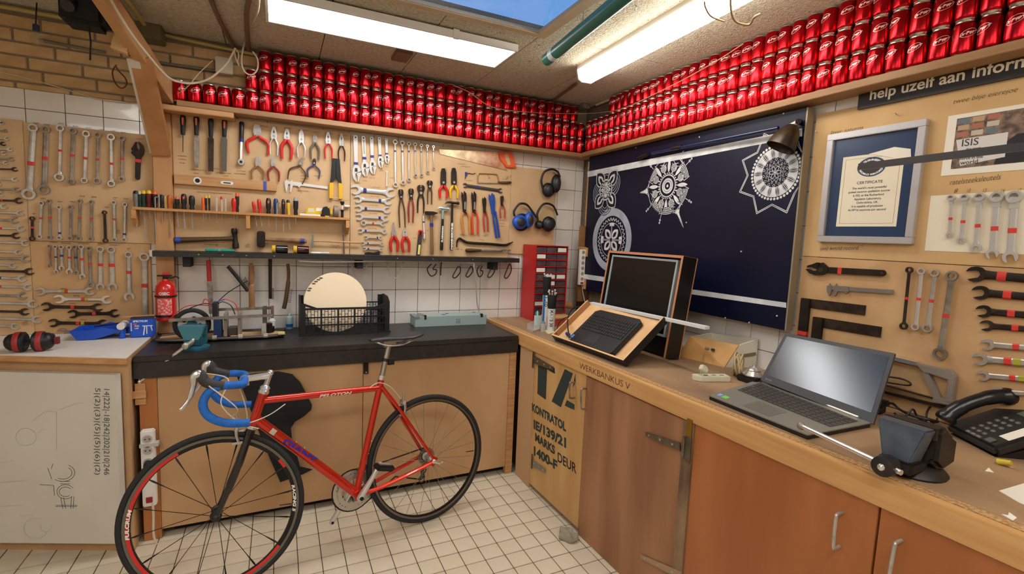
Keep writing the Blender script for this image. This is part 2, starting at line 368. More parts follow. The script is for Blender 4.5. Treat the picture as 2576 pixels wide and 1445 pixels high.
tube_lamp((-.7, -3.2, H-.03), (-.75, -4.5, H-.03), 'added fluorescent fill lamp, unseen, on the ceiling behind the viewer on the right')  # another added tube out of view, more fill light
# green cardboard tube hung from the ceiling, pale tape near its end
GREEN = mat('green_tube', c(28, 108, 96), .35); g = thing('green_tube', 'dark green tube with a white band hanging under the ceiling by the skylight', 'tube')
a = PZ(1376, 150, 2.44); d = (PZ(1560, 0, 2.44)-a).normalized()
MB().cyl(a, a+d*.07, .031, n=20).cyl(a+d*.115, a+d*1.6, .031, n=20).build('tube', GREEN, g); MB().cyl(a+d*.07, a+d*.115, .0313, n=20).build('white_band', mat('pale_band', c(196, 214, 214), .4), g)
MB().box(-.003, .003, -.003, .003, 0, .06).build('hanger', STEEL, g, frame=Matrix.Translation(a+d*.4+V((0, 0, .025)))); MB().box(-.003, .003, -.003, .003, 0, .06).build('hanger', STEEL, g, frame=Matrix.Translation(a+d*1.2+V((0, 0, .025))))
# small brown ceiling junction box
p = PZ(1011, 136, H); m = MB().box(p.x-.045, p.x+.045, p.y-.08, p.y+.08, H-.02, H).build('ceiling_box', mat('brown_plastic', c(120, 96, 76), .6), bevel=.003); tag(m, 'small square brown cover plate on the ceiling above the cans', 'cover plate')
# ================================================================ shelves with soda cans
CANRED = mat('can_red', c(190, 18, 28), .22, .85, col2=c(172, 12, 24), scale=25); CANLOGO = mat('can_logo_pale', c(232, 190, 184), .4, .3); CANLET = CANLOGO
CANALU = mat('can_aluminium', c(200, 190, 180), .28, 1)
sh = tag(MB().box(-2.62, -.002, -.13, 0, 2.128, 2.156).build('wall_shelf', SHELFW, bevel=.002), 'long narrow wooden shelf high on the back wall carrying red cans', 'shelf')
def zr(y): return 2.130+.0107*min(1.87, max(0, -.13-y))
sh2 = tag(MB().poly3([(-.11, -.131, zr(-.13)), (-.11, -2.0, zr(-2)), (-.11, -3.1, zr(-2)), (-.0005, -3.1, zr(-2)), (-.0005, -2.0, zr(-2)), (-.0005, -.131, zr(-.13))], (0, 0, .03)).build('wall_shelf', SHELFW, bevel=.002), 'long narrow wooden shelf high on the right wall carrying red cans', 'shelf')
a = PB(378, 262, .13); b = PB(588, 289, .13)
tag(MB().box(a.x, b.x, -.135, 0, 2.098, 2.126).build('wood_plank', PINEX, bevel=.002), 'short pale plank fixed under the left end of the back can shelf', 'plank')
R_, P_ = .0328, .0668
prof = [(.0225, .004), (.0245, 0), (.026, .002), (.0315, .011), (.0327, .017), (.0327, .098), (.0322, .1), (.0275, .1085)]
canm = MB().lathe(prof, 20).mesh('can_body', CANRED, angle=40)
basem = MB().lathe([(.0226, .0035), (.0248, -.0002), (.0264, .0018), (.0296, .0072)], 20).mesh('can_base', CANALU)
lidm = MB().lathe([(.0287, .1062), (.0277, .1085), (.0281, .1112), (.0262, .1125), (.025, .1118), (.0245, .108), (.004, .108)], 20).mesh('can_lid', CANALU)
lm = MB(); 
def bend(x, y, r): a = x/.0327; return (math.sin(a)*r, -math.cos(a)*r, y)
def ell(rx, ry, r, n=24, tilt=.28):
    vs = [bend(0, .066, r)]; fs = []
    for k in range(n):
        a = 2*math.pi*k/n; x = rx*math.cos(a); y = ry*math.sin(a); vs.append(bend(x, .066+y+x*tilt, r))
    for k in range(n): fs.append((0, 1+k, 1+(k+1) % n))
    return vs, fs
def ell2(rx, ry):
    m2 = MB(); n = 36; m2.add([(rx*q*math.cos(2*math.pi*k/n), ry*q*math.sin(2*math.pi*k/n), 0) for q in (.90, 1) for k in range(n)], [(k, (k+1) % n, n+(k+1) % n, n+k) for k in range(n)]); return m2
e2 = ell2(.0225, .0125); lm.add([bend(p.x, .070+p.y+p.x*.30, .0330) for p in e2.v], e2.f); lm.cur = 1
tx = refine(text_mb('Dr Pepper', .0108, .0009, 'CENTER', .25), .003); lm.add([bend(p.x, .0672+p.y+p.x*.30, .0333) for p in tx.v], tx.f)
logom = lm.mesh('can_logo', [CANLOGO, CANLET])
def can(p, rz, label, group):
    o = bpy.data.objects.new('soda_can', canm); COL.objects.link(o); o.location = p; o.rotation_euler = (0, 0, rz); tag(o, label, 'can', group)
    for nm, me in (('can_lid', lidm), ('can_logo', logom), ('can_base', basem)):
        ch = bpy.data.objects.new(nm, me); COL.objects.link(ch); ch.parent = o
ROWN = ('bottom row', 'middle row', 'top row'); CP = .1125
xr = PB(1458, 360, .068).x; xl = PB(452, 235, .068).x; n = int((xr-xl)/.0666); P_ = (xr-xl)/n
for r in range(3):
    for i in range(n+1):
        x = xr-i*P_
        if r >= 1 and x < PB(612, 200, .068).x: continue
        if r == 2 and (x < PB(655, 170, .068).x or i == 0): continue
        can((x+random.uniform(-.0002, .0002), -.068+random.uniform(-.003, .003), 2.156+CP*r), random.uniform(-.9, .7), 'red soda can in the %s on the back wall shelf, %s from the corner' % (ROWN[r], ordinal(i+1)), 'cans on the back wall shelf')
ys = PR(1484, 350, .062).y
for r in range(3):
    for i in range(38):
        y = ys-i*.0668
        if not inview((-.06, y, 2.165+CP*r+.05), 90): continue
        if r == 2 and i < 4: continue
        if r == 1 and i < 0: continue
        can((-.062+random.uniform(-.003, .003), y, zr(y)+.0303+CP*r), -math.pi/2+random.uniform(-.5, .75), 'red soda can in the %s on the right wall shelf, %s from the corner' % (ROWN[r], ordinal(i+1)), 'cans on the right wall shelf')
# ================================================================ benches
BZ, RZ, WZ = .905, .925, .92
bt = thing('workbench', 'long black topped workbench with tan plywood front along the back wall', 'workbench', (-2.745, -.58, 0))
def W2L(o): return -V(o.location)
def part(mb, name, m, root, **k):
    return mb.xf(Matrix.Translation(-root.location)).build(name, m, root, **k)
part(MB().box(-2.745, -.792, -.58, -.002, BZ-.028, BZ), 'worktop', BLKW, bt, bevel=.003)
part(MB().box(-2.745, -.792, -.58, -.55, BZ-.105, BZ-.029), 'fascia', BLKW, bt, bevel=.002)
part(MB().box(-2.62, -.82, -.5, -.48, 0, .8), 'plinth', BLACKM, bt)
xs = PB(913, 1000, .56).x; xL = PB(400, 1100, .56).x; xE = min(PB(1288, 1000, .56).x, -.84)
part(MB().box(xL, xs-.0015, -.56, -.54, .045, .802), 'front_panel', PLY, bt, bevel=.001); part(MB().box(xs+.0015, xE, -.56, -.54, .05, .802), 'front_panel', PLY, bt, bevel=.001)
part(MB().box(-2.73, xL-.001, -.565, -.53, 0, .802), 'side_post', mat('post_orange', c(184, 118, 62), .55, col2=c(168, 102, 50), scale=9, stretch=(1, 1, .15)), bt, bevel=.001); part(MB().box(xE+.001, -.793, -.565, -.53, 0, .802), 'side_post', PINE, bt, bevel=.001)
p = PB(345, 993, .57)
lt = part(MB().box(p.x-.035, p.x+.035, -.585, -.572, p.z-.016, p.z+.016), 'wooden_turn_latch', PINEX, bt, bevel=.001)
MB().box(-.02, .02, -.004, .008, -.05, .05).build('backing_block', PINE, lt, frame=Matrix.Translation(V((p.x+.012, -.568, p.z))-bt.location))
p = PB(921, 928, .57); hs = part(MB().box(p.x-.012, p.x+.012, -.572, -.56, p.z-.03, p.z+.03), 'hasp', IRON, bt, bevel=.002); MB().cyl((0, -.004, -.02), (0, 0, -.02), .004).build('screw', STEEL, hs, frame=Matrix.Translation(V((p.x, -.572, p.z))-bt.location))
# white topped bench on the left, its front turned a little
wb = thing('workbench', 'white topped workbench with wooden body at the left edge', 'workbench', (-2.735, -.66, 0))
A_ = V((-2.748, -.662, 0)); D_ = V((-.924, .384, 0)).normalized(); NW = V((-.384, -.924, 0)).normalized(); E_ = A_+D_*1.0
WTOP = mat('white_top', c(232, 224, 214), .5, col2=c(222, 212, 200), scale=5, spots=(c(150, 140, 130), 25, .74))
part(MB().poly3([A_+V((0, 0, WZ-.004)), V((-2.748, -.003, WZ-.004)), V((-3.66, -.003, WZ-.004)), E_+V((0, 0, WZ-.004))], (0, 0, .004)), 'white_sheet', WTOP, wb)
part(MB().poly3([A_+V((0, 0, WZ-.03)), V((-2.748, -.003, WZ-.03)), V((-3.66, -.003, WZ-.03)), E_+V((0, 0, WZ-.03))], (0, 0, .0255)), 'worktop', PINEX, wb)
b0 = V((-2.752, -.628, 0)); b1 = E_-NW*.03
part(MB().poly3([b0, V((-2.75, -.02, 0)), V((-3.66, -.02, 0)), b1], (0, 0, WZ-.031)), 'body', PLY, wb)
wm = thing('whiteboard', 'large whiteboard with sketches leaning on the front of the left bench', 'whiteboard')
q = [PN(290, 944, A_+NW*.012, NW), PN(293, 1370, A_+NW*.012, NW)]
zt = q[0].z; zb = q[1].z; s0 = (q[0]-A_).dot(D_)
f = frame(A_+D_*s0+NW*.0+V((0, 0, zb)), -D_, NW); wm.matrix_world = f; hh = zt-zb
MB().box(-.75, 0, 0, hh, -.02, .012).build('panel', mat('whiteboard_face', c(214, 208, 196), .25, col2=c(206, 199, 186), scale=3), wm, bevel=.002)
dm = mat('marker_grey', c(90, 90, 90), .9); dl = mat('marker_faint', c(178, 174, 164), .9)
def L2(px, py): v = f.inverted() @ PN(px, py, A_+NW*.0125, NW); return (v.x, v.y, .0128)
def strokes(paths, w, m, root, name, conv=L2, h=.0):
    mb = MB()
    for pts in paths:
        P = [V(conv(*p)) for p in pts]
        for a, b in zip(P[:-1], P[1:]):
            d = (b-a)
            if d.length < 1e-6: continue
            d.normalize(); t = V((-d.y, d.x, 0))*w/2; a2 = a-d*w*.3; b2 = b+d*w*.3
            mb.add([a2-t, b2-t, b2+t, a2+t], [(0, 1, 2, 3)])
    return mb.build(name, m, root)
def arc(cx, cy, rx, ry, a0, a1, n=14): return [(cx+rx*math.cos(math.radians(a0+(a1-a0)*i/n)), cy+ry*math.sin(math.radians(a0+(a1-a0)*i/n))) for i in range(n+1)]
strokes([arc(158, 1190, 30, 22, -60, 130), arc(158, 1190, 23, 16, -50, 120), [(133, 1168), (129, 1180)], arc(165, 1238, 22, 18, 40, 330), arc(165, 1238, 16, 12, 50, 320), [(152, 1212), (176, 1212)], [(152, 1218), (176, 1218)],
         [(153, 1254), (158, 1280)], [(160, 1252), (165, 1280)], [(180, 1252), (178, 1280)], [(186, 1250), (184, 1280)], [(140, 1272), (194, 1272)], [(140, 1275), (194, 1275)], [(100, 1220), (135, 1222), (137, 1247)], [(120, 1178), (130, 1206)]], .0022, dm, wm, 'clamp_sketch')
for pth in ([[(82, 1060), (115, 1034), (142, 1038), (142, 1130)], arc(65, 1100, 26, 22, 0, 350), [(95, 1090), (110, 1080)], [(0, 1165), (32, 1160)], [(60, 1210), (0, 1215)], arc(90, 1330, 30, 26, 20, 300), [(50, 1300), (85, 1295)], arc(115, 1325, 14, 14, 0, 200), [(150, 1032), (190, 1016), (212, 1014)], [(0, 1275), (55, 1272)]]): strokes([pth], .002, dl, wm, 'faint_sketch')
# numbers written top to bottom along the right edge of the board
def on_board(s, px0, px1, size, nm):
    a = V(L2(*px0)); b = V(L2(*px1)); x = (b-a).normalized(); mb = text_mb(s, size, 0, 'LEFT', 0, sx=1); w = max(p.x for p in mb.v); sc = (b-a).length/w
    M = frame(a, x, (0, 0, 1)); mb.xf(Matrix.Diagonal((sc, 1, 1, 1))); return mb.build(nm, dm, wm, frame=M)
on_board('14|222|-18|242|202|210|246', (262, 975), (262, 1195), .034, 'number_row'); on_board('5|(2)|(3)|(5)|(5)|(6)|(2)', (240, 975), (240, 1195), .03, 'number_row')
# ---------------------------------------------------------------- right hand bench
def fx(y): return -.785+max(0, -.66-y)/2.21*.085           # its front runs slightly askew
rb = thing('workbench', 'worn wooden workbench with cupboards along the right wall', 'workbench', (-.78, -.02, 0))
TOPW = mat('worn_worktop', c(164, 130, 94), .6, col2=c(132, 102, 76), scale=5, stretch=(1, .4, 1), bump=.06, bscale=40, spots=(c(196, 166, 124), 22, .70), detail=8)
CHIP = mat('chipboard', c(200, 158, 104), .8, col2=c(150, 108, 64), scale=120, bump=.3, bscale=150)
TRIM = mat('bench_trim', c(214, 166, 106), .5, col2=c(190, 138, 82), scale=26, stretch=(1, .05, 1), bump=.04, spots=(c(110, 60, 30), 9, .76), detail=6)
ya, yb = -.02, -3.3
def bar(x_in, x_out, z0, z1, y0=ya, y1=yb): return MB().poly3([(fx(y0)+x_in, y0, z0), (fx(-.66)+x_in, -.66, z0), (fx(y1)+x_in, y1, z0), (fx(y1)+x_out, y1, z0), (fx(-.66)+x_out, -.66, z0), (fx(y0)+x_out, y0, z0)], (0, 0, z1-z0))
part(MB().poly3([(fx(ya)+.06, ya, RZ-.03), (fx(-.66)+.06, -.66, RZ-.03), (fx(yb)+.06, yb, RZ-.03), (-.004, yb, RZ-.03), (-.004, ya, RZ-.03)], (0, 0, .03)), 'worktop', TOPW, rb)
part(bar(.028, .0595, RZ-.03, RZ-.001), 'chipboard_edge', CHIP, rb)
tr = part(bar(0, .0275, RZ-.078, RZ-.002), 'front_trim', TRIM, rb, bevel=.002)
part(MB().poly3([(fx(ya)+.06, ya, 0), (fx(-.66)+.06, -.66, 0), (fx(yb)+.06, yb, 0), (-.02, yb, 0), (-.02, ya, 0)], (0, 0, RZ-.032)), 'carcass', mat('carcass', c(120, 84, 52), .7), rb)
def RF(px, py, off=0.0):      # a point on the slanted front
    n = V((-1, -.0385, 0)).normalized(); return PN(px, py, V((fx(-.66), -.66, 0))+n*off, n)
NF = V((-1, -.0385, 0)).normalized(); DF = V((.0385, -1, 0)).normalized()
ty = RF(1458, 915).y; te = RF(1585, 975).y
M = frame(V((fx(ty)-.0006, ty, RZ-.057)), DF, NF); mb = text_mb('WERKBANKUS V', .042, -.0004, spacing=.95); w = max(p.x for p in mb.v); mb.xf(Matrix.Diagonal((abs(te-ty)/w, 1.05, 1, 1)))
mb.xf(Matrix.Translation(-rb.location) @ M).build('burnt_lettering', mat('burnt', c(108, 66, 34), .8), rb)
ZD = RZ-.08
def door(y0, y1, z0, z1, m, name='door'):
    return part(MB().poly3([(fx(y0)+.008, y0, z0), (fx(y1)+.008, y1, z0), (fx(y1)+.03, y1, z0), (fx(y0)+.03, y0, z0)], (0, 0, z1-z0)), name, m, rb, bevel=.001)
yA = RF(1338, 1000).y; yB_ = RF(1464, 1100).y; yC = RF(1716, 1100).y; yC2 = RF(1742, 1100).y; yD = RF(2208, 1290).y; yE = -3.3
post = door(-.585, yA+.002, 0, ZD, mat('pale_post', c(190, 152, 112), .7), 'corner_post')
d1 = door(yA, yB_+.0015, .03, ZD, PLYLITE); d2 = door(yB_-.0015, yC+.001, 0, ZD-.004, PLYDARK)
part(MB().poly3([(fx(yC)+.002, yC, 0), (fx(yC2)+.002, yC2, 0), (fx(yC2)+.05, yC2, 0), (fx(yC)+.05, yC, 0)], (0, 0, ZD)), 'divider_post', mat('rough_post', c(150, 120, 88), .7, col2=c(96, 72, 52), scale=12, stretch=(1, 1, .3)), rb)
d3 = door(yC2-.001, yD+.003, 0, ZD, VARN); d4 = door(yD-.003, yE, 0, ZD, VARN)
def on_front(px, py, off=0.0): return RF(px, py, off)
def pull(px0, px1, root, m=DULL):
    a = RF(*px0, -.006); b = RF(*px1, -.006); o = NF*.032
    return MB().tube(spline([a, a+o*.8, a+o+(b-a)*.12, b+o-(b-a)*.12, b+o*.8, b], 5), .0048, 8).xf(Matrix.Translation(-rb.location)).build('handle', m, root)
pull((1446, 962), (1446, 1001), d1); pull((1475, 978), (1475, 1028), d2)
h3 = pull((2120, 1290), (2112, 1375), d3, STEEL); a = RF(2114, 1325, .026); b = RF(2109, 1360, .026)
pull((2268, 1360), (2250, 1460), d4, STEEL)
STRAP = mat('hinge_steel', c(134, 128, 112), .45, .9, col2=c(112, 104, 88), scale=30)
def hinge(pa, pb, w, root, m=STRAP, name='strap_hinge'):
    a = RF(*pa, -.003); b = RF(*pb, -.003); d = (b-a).normalized(); t = NF.cross(d).normalized()*w/2
    h = MB().poly3([a+t, a-t, b-t*.5, b+t*.5], NF*.004).xf(Matrix.Translation(-rb.location)).build(name, m, root)
    for k in (.2, .55, .88):
        q = a+(b-a)*k+NF*.005-rb.location; MB().cyl(q-NF*.002, q+NF*.0015, .0045, n=8).build('screw', STEEL, h)
    return h
hinge((1345, 905), (1392, 928), .045, d1); hinge((1338, 1163), (1372, 1185), .035, d1, mat('hinge_grey', c(140, 138, 128), .6, .5))
a = RF(1341, 905); part(MB().poly3([a+V((0, 0, .05)), a+V((0, -.012, .05)), a+V((0, -.012, -.05)), a+V((0, 0, -.05))], NF*.006), 'hinge_leaf', STRAP, rb)
a = RF(1338, 1160); part(MB().poly3([a+V((0, 0, .045)), a+V((0, -.011, .045)), a+V((0, -.011, -.045)), a+V((0, 0, -.045))], NF*.006), 'hinge_leaf', STRAP, rb)
hinge((1712, 1125), (1625, 1092), .032, d2); hinge((1716, 1450), (1612, 1400), .03, d2, mat('hinge_pale', c(170, 140, 110), .6, .3))
a = RF(1730, 1130); part(MB().poly3([a+V((0, .012, .05)), a+V((0, -.018, .05)), a+V((0, -.018, -.05)), a+V((0, .012, -.05))], NF*.004), 'hinge_leaf', STRAP, rb); part(MB().cyl(RF(1719, 1125, .004)+V((0, 0, -.04)), RF(1719, 1125, .004)+V((0, 0, .04)), .006), 'hinge_pin', STRAP, rb)
BRASS = mat('brass', c(176, 140, 60), .4, .9); a = RF(1735, 1082); part(MB().poly3([a+V((0, .014, .042)), a+V((0, -.012, .042)), a+V((0, -.012, -.04)), a+V((0, .014, -.04))], NF*.004), 'brass_plate', BRASS, rb)
# stencilled lettering on the crate-wood door
STEN = mat('stencil_dark_green', c(38, 52, 48), .8, col2=c(60, 72, 64), scale=60, lo=.5, hi=.8)
DI = V((0, -1, 0))
def stencil(s, pa, pb, hpx, bold=.003, m=STEN):
    a = RF(*pa, -.0075); b = RF(*pb, -.0075); mb = text_mb(s, 1.0, bold*20, spacing=1.0); w = max(p.x for p in mb.v); hh = max(p.y for p in mb.v)
    x = b-a; y = RF(pa[0], pa[1]-hpx, -.0075)-a
    for i, p in enumerate(mb.v): mb.v[i] = a+x*(p.x/w)+y*(p.y/hh)+NF*.0006-rb.location
    return mb.build('stencil_lettering', m, d1)
def poly_front(pts, nm, root, m, off=-.0069): return MB().poly3([RF(*p, off)-rb.location for p in pts], NF*.0006).build(nm, m, root)
poly_front([(1349, 898), (1395, 926), (1396, 941), (1376, 929), (1373, 1006), (1352, 991), (1354, 914), (1348, 910)], 'stencil_letter_t', d1, STEN)
poly_front([(1421, 929), (1441, 940), (1411, 1025), (1388, 1010)], 'stencil_letter_a', d1, STEN); poly_front([(1426, 1007), (1445, 1018), (1445, 1032), (1421, 1021)], 'stencil_letter_a', d1, STEN); poly_front([(1447, 941), (1448, 962), (1441, 975)], 'stencil_letter_a', d1, STEN)
stencil('KONTRATOL', (1338, 1033), (1424, 1086), 20, .0022); stencil('IE/139/21', (1342, 1077), (1424, 1127), 22, .0022); stencil('MARKS', (1346, 1108), (1396, 1144), 20, .0022); stencil('1400-F', (1340, 1142), (1402, 1184), 22, .0022); stencil('DEUR', (1402, 1160), (1450, 1193), 23, .0006, mat('black_marker', c(30, 24, 22), .8))
# ================================================================ the racing bicycle
BX_ = V((.981, .1996, 0)).normalized(); BY_ = V((-.02, .098, .995)); BY_ = (BY_-BX_*BX_.dot(BY_)).normalized(); BW = BX_.cross(BY_)
BO = V((-2.381, -1.045, .334))-BY_*.334
BM = Matrix(((BX_.x, BY_.x, BW.x, BO.x), (BX_.y, BY_.y, BW.y, BO.y), (BX_.z, BY_.z, BW.z, BO.z), (0, 0, 0, 1)))
bike = thing('racing_bicycle', 'red racing bicycle with blue handlebar tape leaning in front of the black bench', 'bicycle', BM)
CRED = mat('bike_red', c(206, 46, 22), .22, .55, coat=.6); 
HT, HB, BB, SCL, RH, FH = V((.186, .80, 0)), V((.141, .672, 0)), V((.580, .252, 0)), V((.712, .758, 0)), V((.967, .334, 0)), V((0, .334, 0))
ax = (HT-HB).normalized(); STEER = Matrix.Translation(HB) @ Matrix.Rotation(math.radians(-10), 4, ax) @ Matrix.Translation(-HB)
fr = MB(); fr.cyl(HB, HT, .0185, n=18); fr.cyl(HT-ax*.03, SCL-V((0, .012, 0)), .0155, .0155, 16); fr.cyl(HB+ax*.03, BB, .0215, .0215, 18); fr.cyl(BB, SCL+(SCL-BB).normalized()*.035, .0155, .016, 16)
fr.cyl(BB-V((0, 0, .036)), BB+V((0, 0, .036)), .022, n=18)
for z in (-1, 1):
    fr.tube(spline([SCL+V((.005, -.005, z*.012)), V((.80, .628, z*.026)), RH+V((-.005, .02, z*.062))], 6), [.0095]*6+[.0085]*7, 10)
    fr.tube(spline([BB+V((.02, .0, z*.022)), V((.70, .268, z*.042)), RH+V((-.01, -.006, z*.062))], 6), .0105, 10)
    fr.obox(RH+V((-.014, -.02, z*.062)), RH+V((.012, .018, z*.062)), .028, .005, (0, 0, 1))
fr.build('frame', CRED, bike)
MB().box(-.012, .012, -.012, .012, 0, .0008).build('grey_sticker', mat('sticker_grey', c(190, 186, 170), .5), bike, frame=frame(HB+(BB-HB)*.16+V((.006, .028, .0212)), BB-HB, (0, 0, 1)))
# lettering
tm_ = text_mb('GIANT', .036, .0016, 'LEFT', .1, sx=1.5); w = max(p.x for p in tm_.v); d = (BB-HB).normalized(); n2 = V((0, 0, 1)).cross(d)
def wrap_tube(mb, p0, d, r, name, m, sc=1.0):
    u = V((0, 0, 1)); t = u.cross(d).normalized(); out = MB(); mb = refine(mb, .004)
    vs = []
    for p in mb.v: a = (p.y-.013)*sc/r; vs.append(p0+d*p.x*sc+t*math.sin(a)*r+u*math.cos(a)*r)
    out.add(vs, mb.f); return out.build(name, m, bike)
wrap_tube(tm_, HB+ax*.02+d*.155+V((0, .004, 0)), d, .0222, 'frame_lettering', mat('decal_blue', c(38, 40, 150), .4), .185/w)
t2 = text_mb('PELOTON', .02, .0006, 'LEFT', .2, sx=1.5); w2 = max(p.x for p in t2.v); d2 = (SCL-V((0, .012, 0))-(HT-ax*.03)).normalized(); wrap_tube(t2, HT-ax*.03+d2*.24, d2, .0161, 'frame_lettering', mat('decal_white', c(240, 225, 215), .5), .15/w2)
# head set
MB().lathe([(.019, 0), (.022, .004), (.022, .014), (.019, .018), (.019, .022), (.0215, .026), (.017, .034), (.0125, .038)], 18, HT, ax).build('headset', CHROME, bike); MB().lathe([(.021, -.002), (.0225, -.006), (.0225, -.014), (.019, -.018)], 18, HB, ax).build('headset', CHROME, bike)
# steered group: fork, front wheel, stem, bars
fk = MB(); crown = HB-ax*.03; fk.cyl(HB-ax*.015, crown-ax*.012, .019, .021, 14)
for z in (-1, 1):
    fk.tube(spline([crown+V((-.004, -.006, z*.022)), crown-ax*.12+V((-.002, 0, z*.042)), crown-ax*.22+V((-.008, 0, z*.046)), FH+V((.004, .004, z*.05))], 6), [.0150]*7+[.0135]*6+[.0105]*6, 12)
fk.xf(STEER).build('fork', mat('carbon_black', c(14, 13, 13), .25, coat=.5), bike)
def wheel(ctr, name, front, M=None):
    M = M or Matrix.Identity(4); z = V((0, 0, 1)); rim = MB()
    ro = .313; ri = .286 if front else .296; hw = .010
    rim.lathe([(ro, -hw), (ri, -hw*.6), (ri, hw*.6), (ro, hw), (ro-.004, hw*.5), (ro-.004, -hw*.5), (ro, -hw)], 64, ctr, z, cap=False)
    rim.v = [M @ v for v in rim.v]
    R = rim.build(name, mat('rim_front', c(24, 22, 22), .35, .3) if front else mat('rim_rear', c(34, 32, 30), .35, .5), bike)
    tr = MB().torus(ctr, z, .3225, .0125, 72, 12); tr.xf(M).build('tyre', RUBBER, R)
    bt_ = MB()
    for s in (-1, 1): bt_.ring(0, 0, .3015, .312, s*hw-.0004, s*hw+.0006, 64)
    bt_.xf(M @ Matrix.Translation(ctr)).build('brake_track', mat('brake_track', c(120, 114, 106), .35, .8), R)
    hub = MB().lathe([(.008, -.052), (.012, -.048), (.022, -.036), (.022, -.03), (.013, -.024), (.012, .024), (.022, .03), (.022, .036), (.012, .048), (.008, .052)] if front else [(.007, -.066), (.02, -.05), (.021, -.026), (.012, -.02), (.011, .028), (.021, .032), (.02, .038), (.009, .05), (.008, .066)], 18, ctr, z)
    hub.xf(M).build('hub', BLACK if front else STEEL, R)
    ns = 16 if front else 24
    for k in range(ns):
        a = 2*math.pi*(k+.25)/ns; s = 1 if k % 2 else -1; off = (.04 if front else .28)*(1 if (k//2) % 2 else -1)
        h = ctr+V((math.cos(a+off)*.02, math.sin(a+off)*.02, s*.033)); e = ctr+V((math.cos(a)*ri, math.sin(a)*ri, 0)); sp = MB()
        if front: m_ = h+(e-h)*.75; sp.tube([h, m_, h+(e-h)*.95, e], [.0013, .0014, .0038, .002], 6)
        else: sp.cyl(h, e, .0011, n=5)
        sp.xf(M).build('spoke', mat('spoke_black', c(36, 22, 18), .4, .5) if front else DULL, R)
    MB().cyl(ctr+V((.284*math.cos(-.1), .284*math.sin(-.1), 0)), ctr+V((.235*math.cos(-.1), .235*math.sin(-.1), 0)), .003, .0022, 8).xf(M).build('valve', BLACK, R)
    return R
fwh = wheel(FH, 'front_wheel', True, STEER); wheel(RH, 'rear_wheel', False)
DRED = mat('decal_red', c(206, 40, 36), .4); DWHITE = mat('decal_white2', c(238, 232, 224), .45)
def rim_patch(r0, r1, a0, a1, z, m, nm, n=18):
    mb = MB(); vs = []
    for i in range(n+1):
        a = math.radians(a0+(a1-a0)*i/n); vs += [(math.cos(a)*r0, math.sin(a)*r0, z-.0035*(r1-r0)/.016), (math.cos(a)*r1, math.sin(a)*r1, z)]
    mb.add(vs, [(2*i, 2*i+1, 2*i+3, 2*i+2) for i in range(n)]); mb.xf(STEER @ Matrix.Translation(FH)).build(nm, m, fwh)
def rim_text(s, ac, z, m, size=.017, flip=False):
    mb = text_mb(s, size, .0008, 'CENTER', .2, sx=1.5)
    vs = []
    for p in mb.v:
        r = (.289+p.y*.95) if not flip else (.303-p.y*.95); a = math.radians(ac)+(-p.x if not flip else p.x)/.296; vs.append((math.cos(a)*r, math.sin(a)*r, z-.0015+(r-.295)*.12))
    q = MB().add(vs, mb.f); q.xf(STEER @ Matrix.Translation(FH)).build('rim_lettering', m, fwh)
rim_patch(.289, .301, 115, 240, .0103, DRED, 'rim_decal', 30); rim_patch(.289, .301, 28, 36, .0103, DRED, 'rim_decal', 6); rim_patch(.289, .301, 285, 320, .0103, DRED, 'rim_decal', 10)
rim_text('FULCRUM', 175, .0128, DWHITE); rim_text('RACING 5', 0, .0122, DWHITE)
# stem and bars
ST0 = HT+ax*.036; ST1 = HT+ax*.092; CL = V((.118, .872, 0))
MB().cyl(ST0, ST1, .011, n=14).tube([ST1-ax*.012, CL], [.0155, .0135], 14).cyl(CL-V((0, 0, .022)), CL+V((0, 0, .022)), .019, n=16).cyl(CL+V((.012, -.012, -.01)), CL+V((.012, -.03, -.01)), .005).sphere(ST1, .0145, 12).xf(STEER).build('stem', CHROME, bike)
TAPE = mat('bar_tape_blue', c(30, 108, 196), .75, col2=c(22, 92, 176), scale=60)
for z in (1, -1):
    bar_ = spline([CL+V((0, 0, z*.02)), CL+V((0, 0, z*.12)), CL+V((-.004, 0, z*.175)), CL+V((-.03, .004, z*.203)), CL+V((-.075, .006, z*.21)), CL+V((-.115, -.012, z*.21)), CL+V((-.135, -.055, z*.212)), CL+V((-.118, -.10, z*.214)), CL+V((-.07, -.132, z*.215)), CL+V((-.02, -.142, z*.216)), CL+V((.018, -.146, z*.217))], 5)
    MB().tube(bar_, .0155, 12).xf(STEER).build('handlebar_grip', TAPE, bike)
    hp = CL+V((-.085, .006, z*.21)); hd = MB()
    hd.tube(spline([hp+V((.02, -.0, 0)), hp+V((-.02, .012, 0)), hp+V((-.042, .026, 0)), hp+V((-.052, .05, 0)), hp+V((-.058, .057, 0))], 4), [.017]*4+[.019]*4+[.0185]*4+[.0165]*4+[.010], 12); H_ = hd.xf(STEER).build('brake_hood', mat('hood_rubber', c(52, 48, 46), .7), bike)
    lv = MB(); lv.tube(spline([hp+V((-.05, .056, 0)), hp+V((-.074, .046, 0)), hp+V((-.078, .012, 0)), hp+V((-.092, -.034, z*.004)), hp+V((-.112, -.062, z*.01)), hp+V((-.122, -.068, z*.012))], 4), [.014, .017, .0175, .017]+[.016, .015, .014, .012]+[.010]*4+[.007]*4+[.006]*5, 10); lv.xf(STEER).build('brake_lever', mat('lever_silver', c(210, 208, 204), .3, .9), H_)
CABLE = mat('white_cable', c(206, 196, 176), .5)
for pts in ([(-.03, .90, .20), (.06, .80, .20), (.05, .745, .12), (.11, .70, .06), (.20, .71, .03), (.27, .745, .02)], [(-.02, .89, -.19), (.07, .86, -.12), (.03, .78, -.02), (.09, .70, .03), (.16, .66, .03)], [(.075, .885, .1), (.10, .80, .09), (.115, .72, .05), (.105, .69, .02)]):
    MB().tube(spline(pts, 8), .0024, 6).build('cable', CABLE, bike)
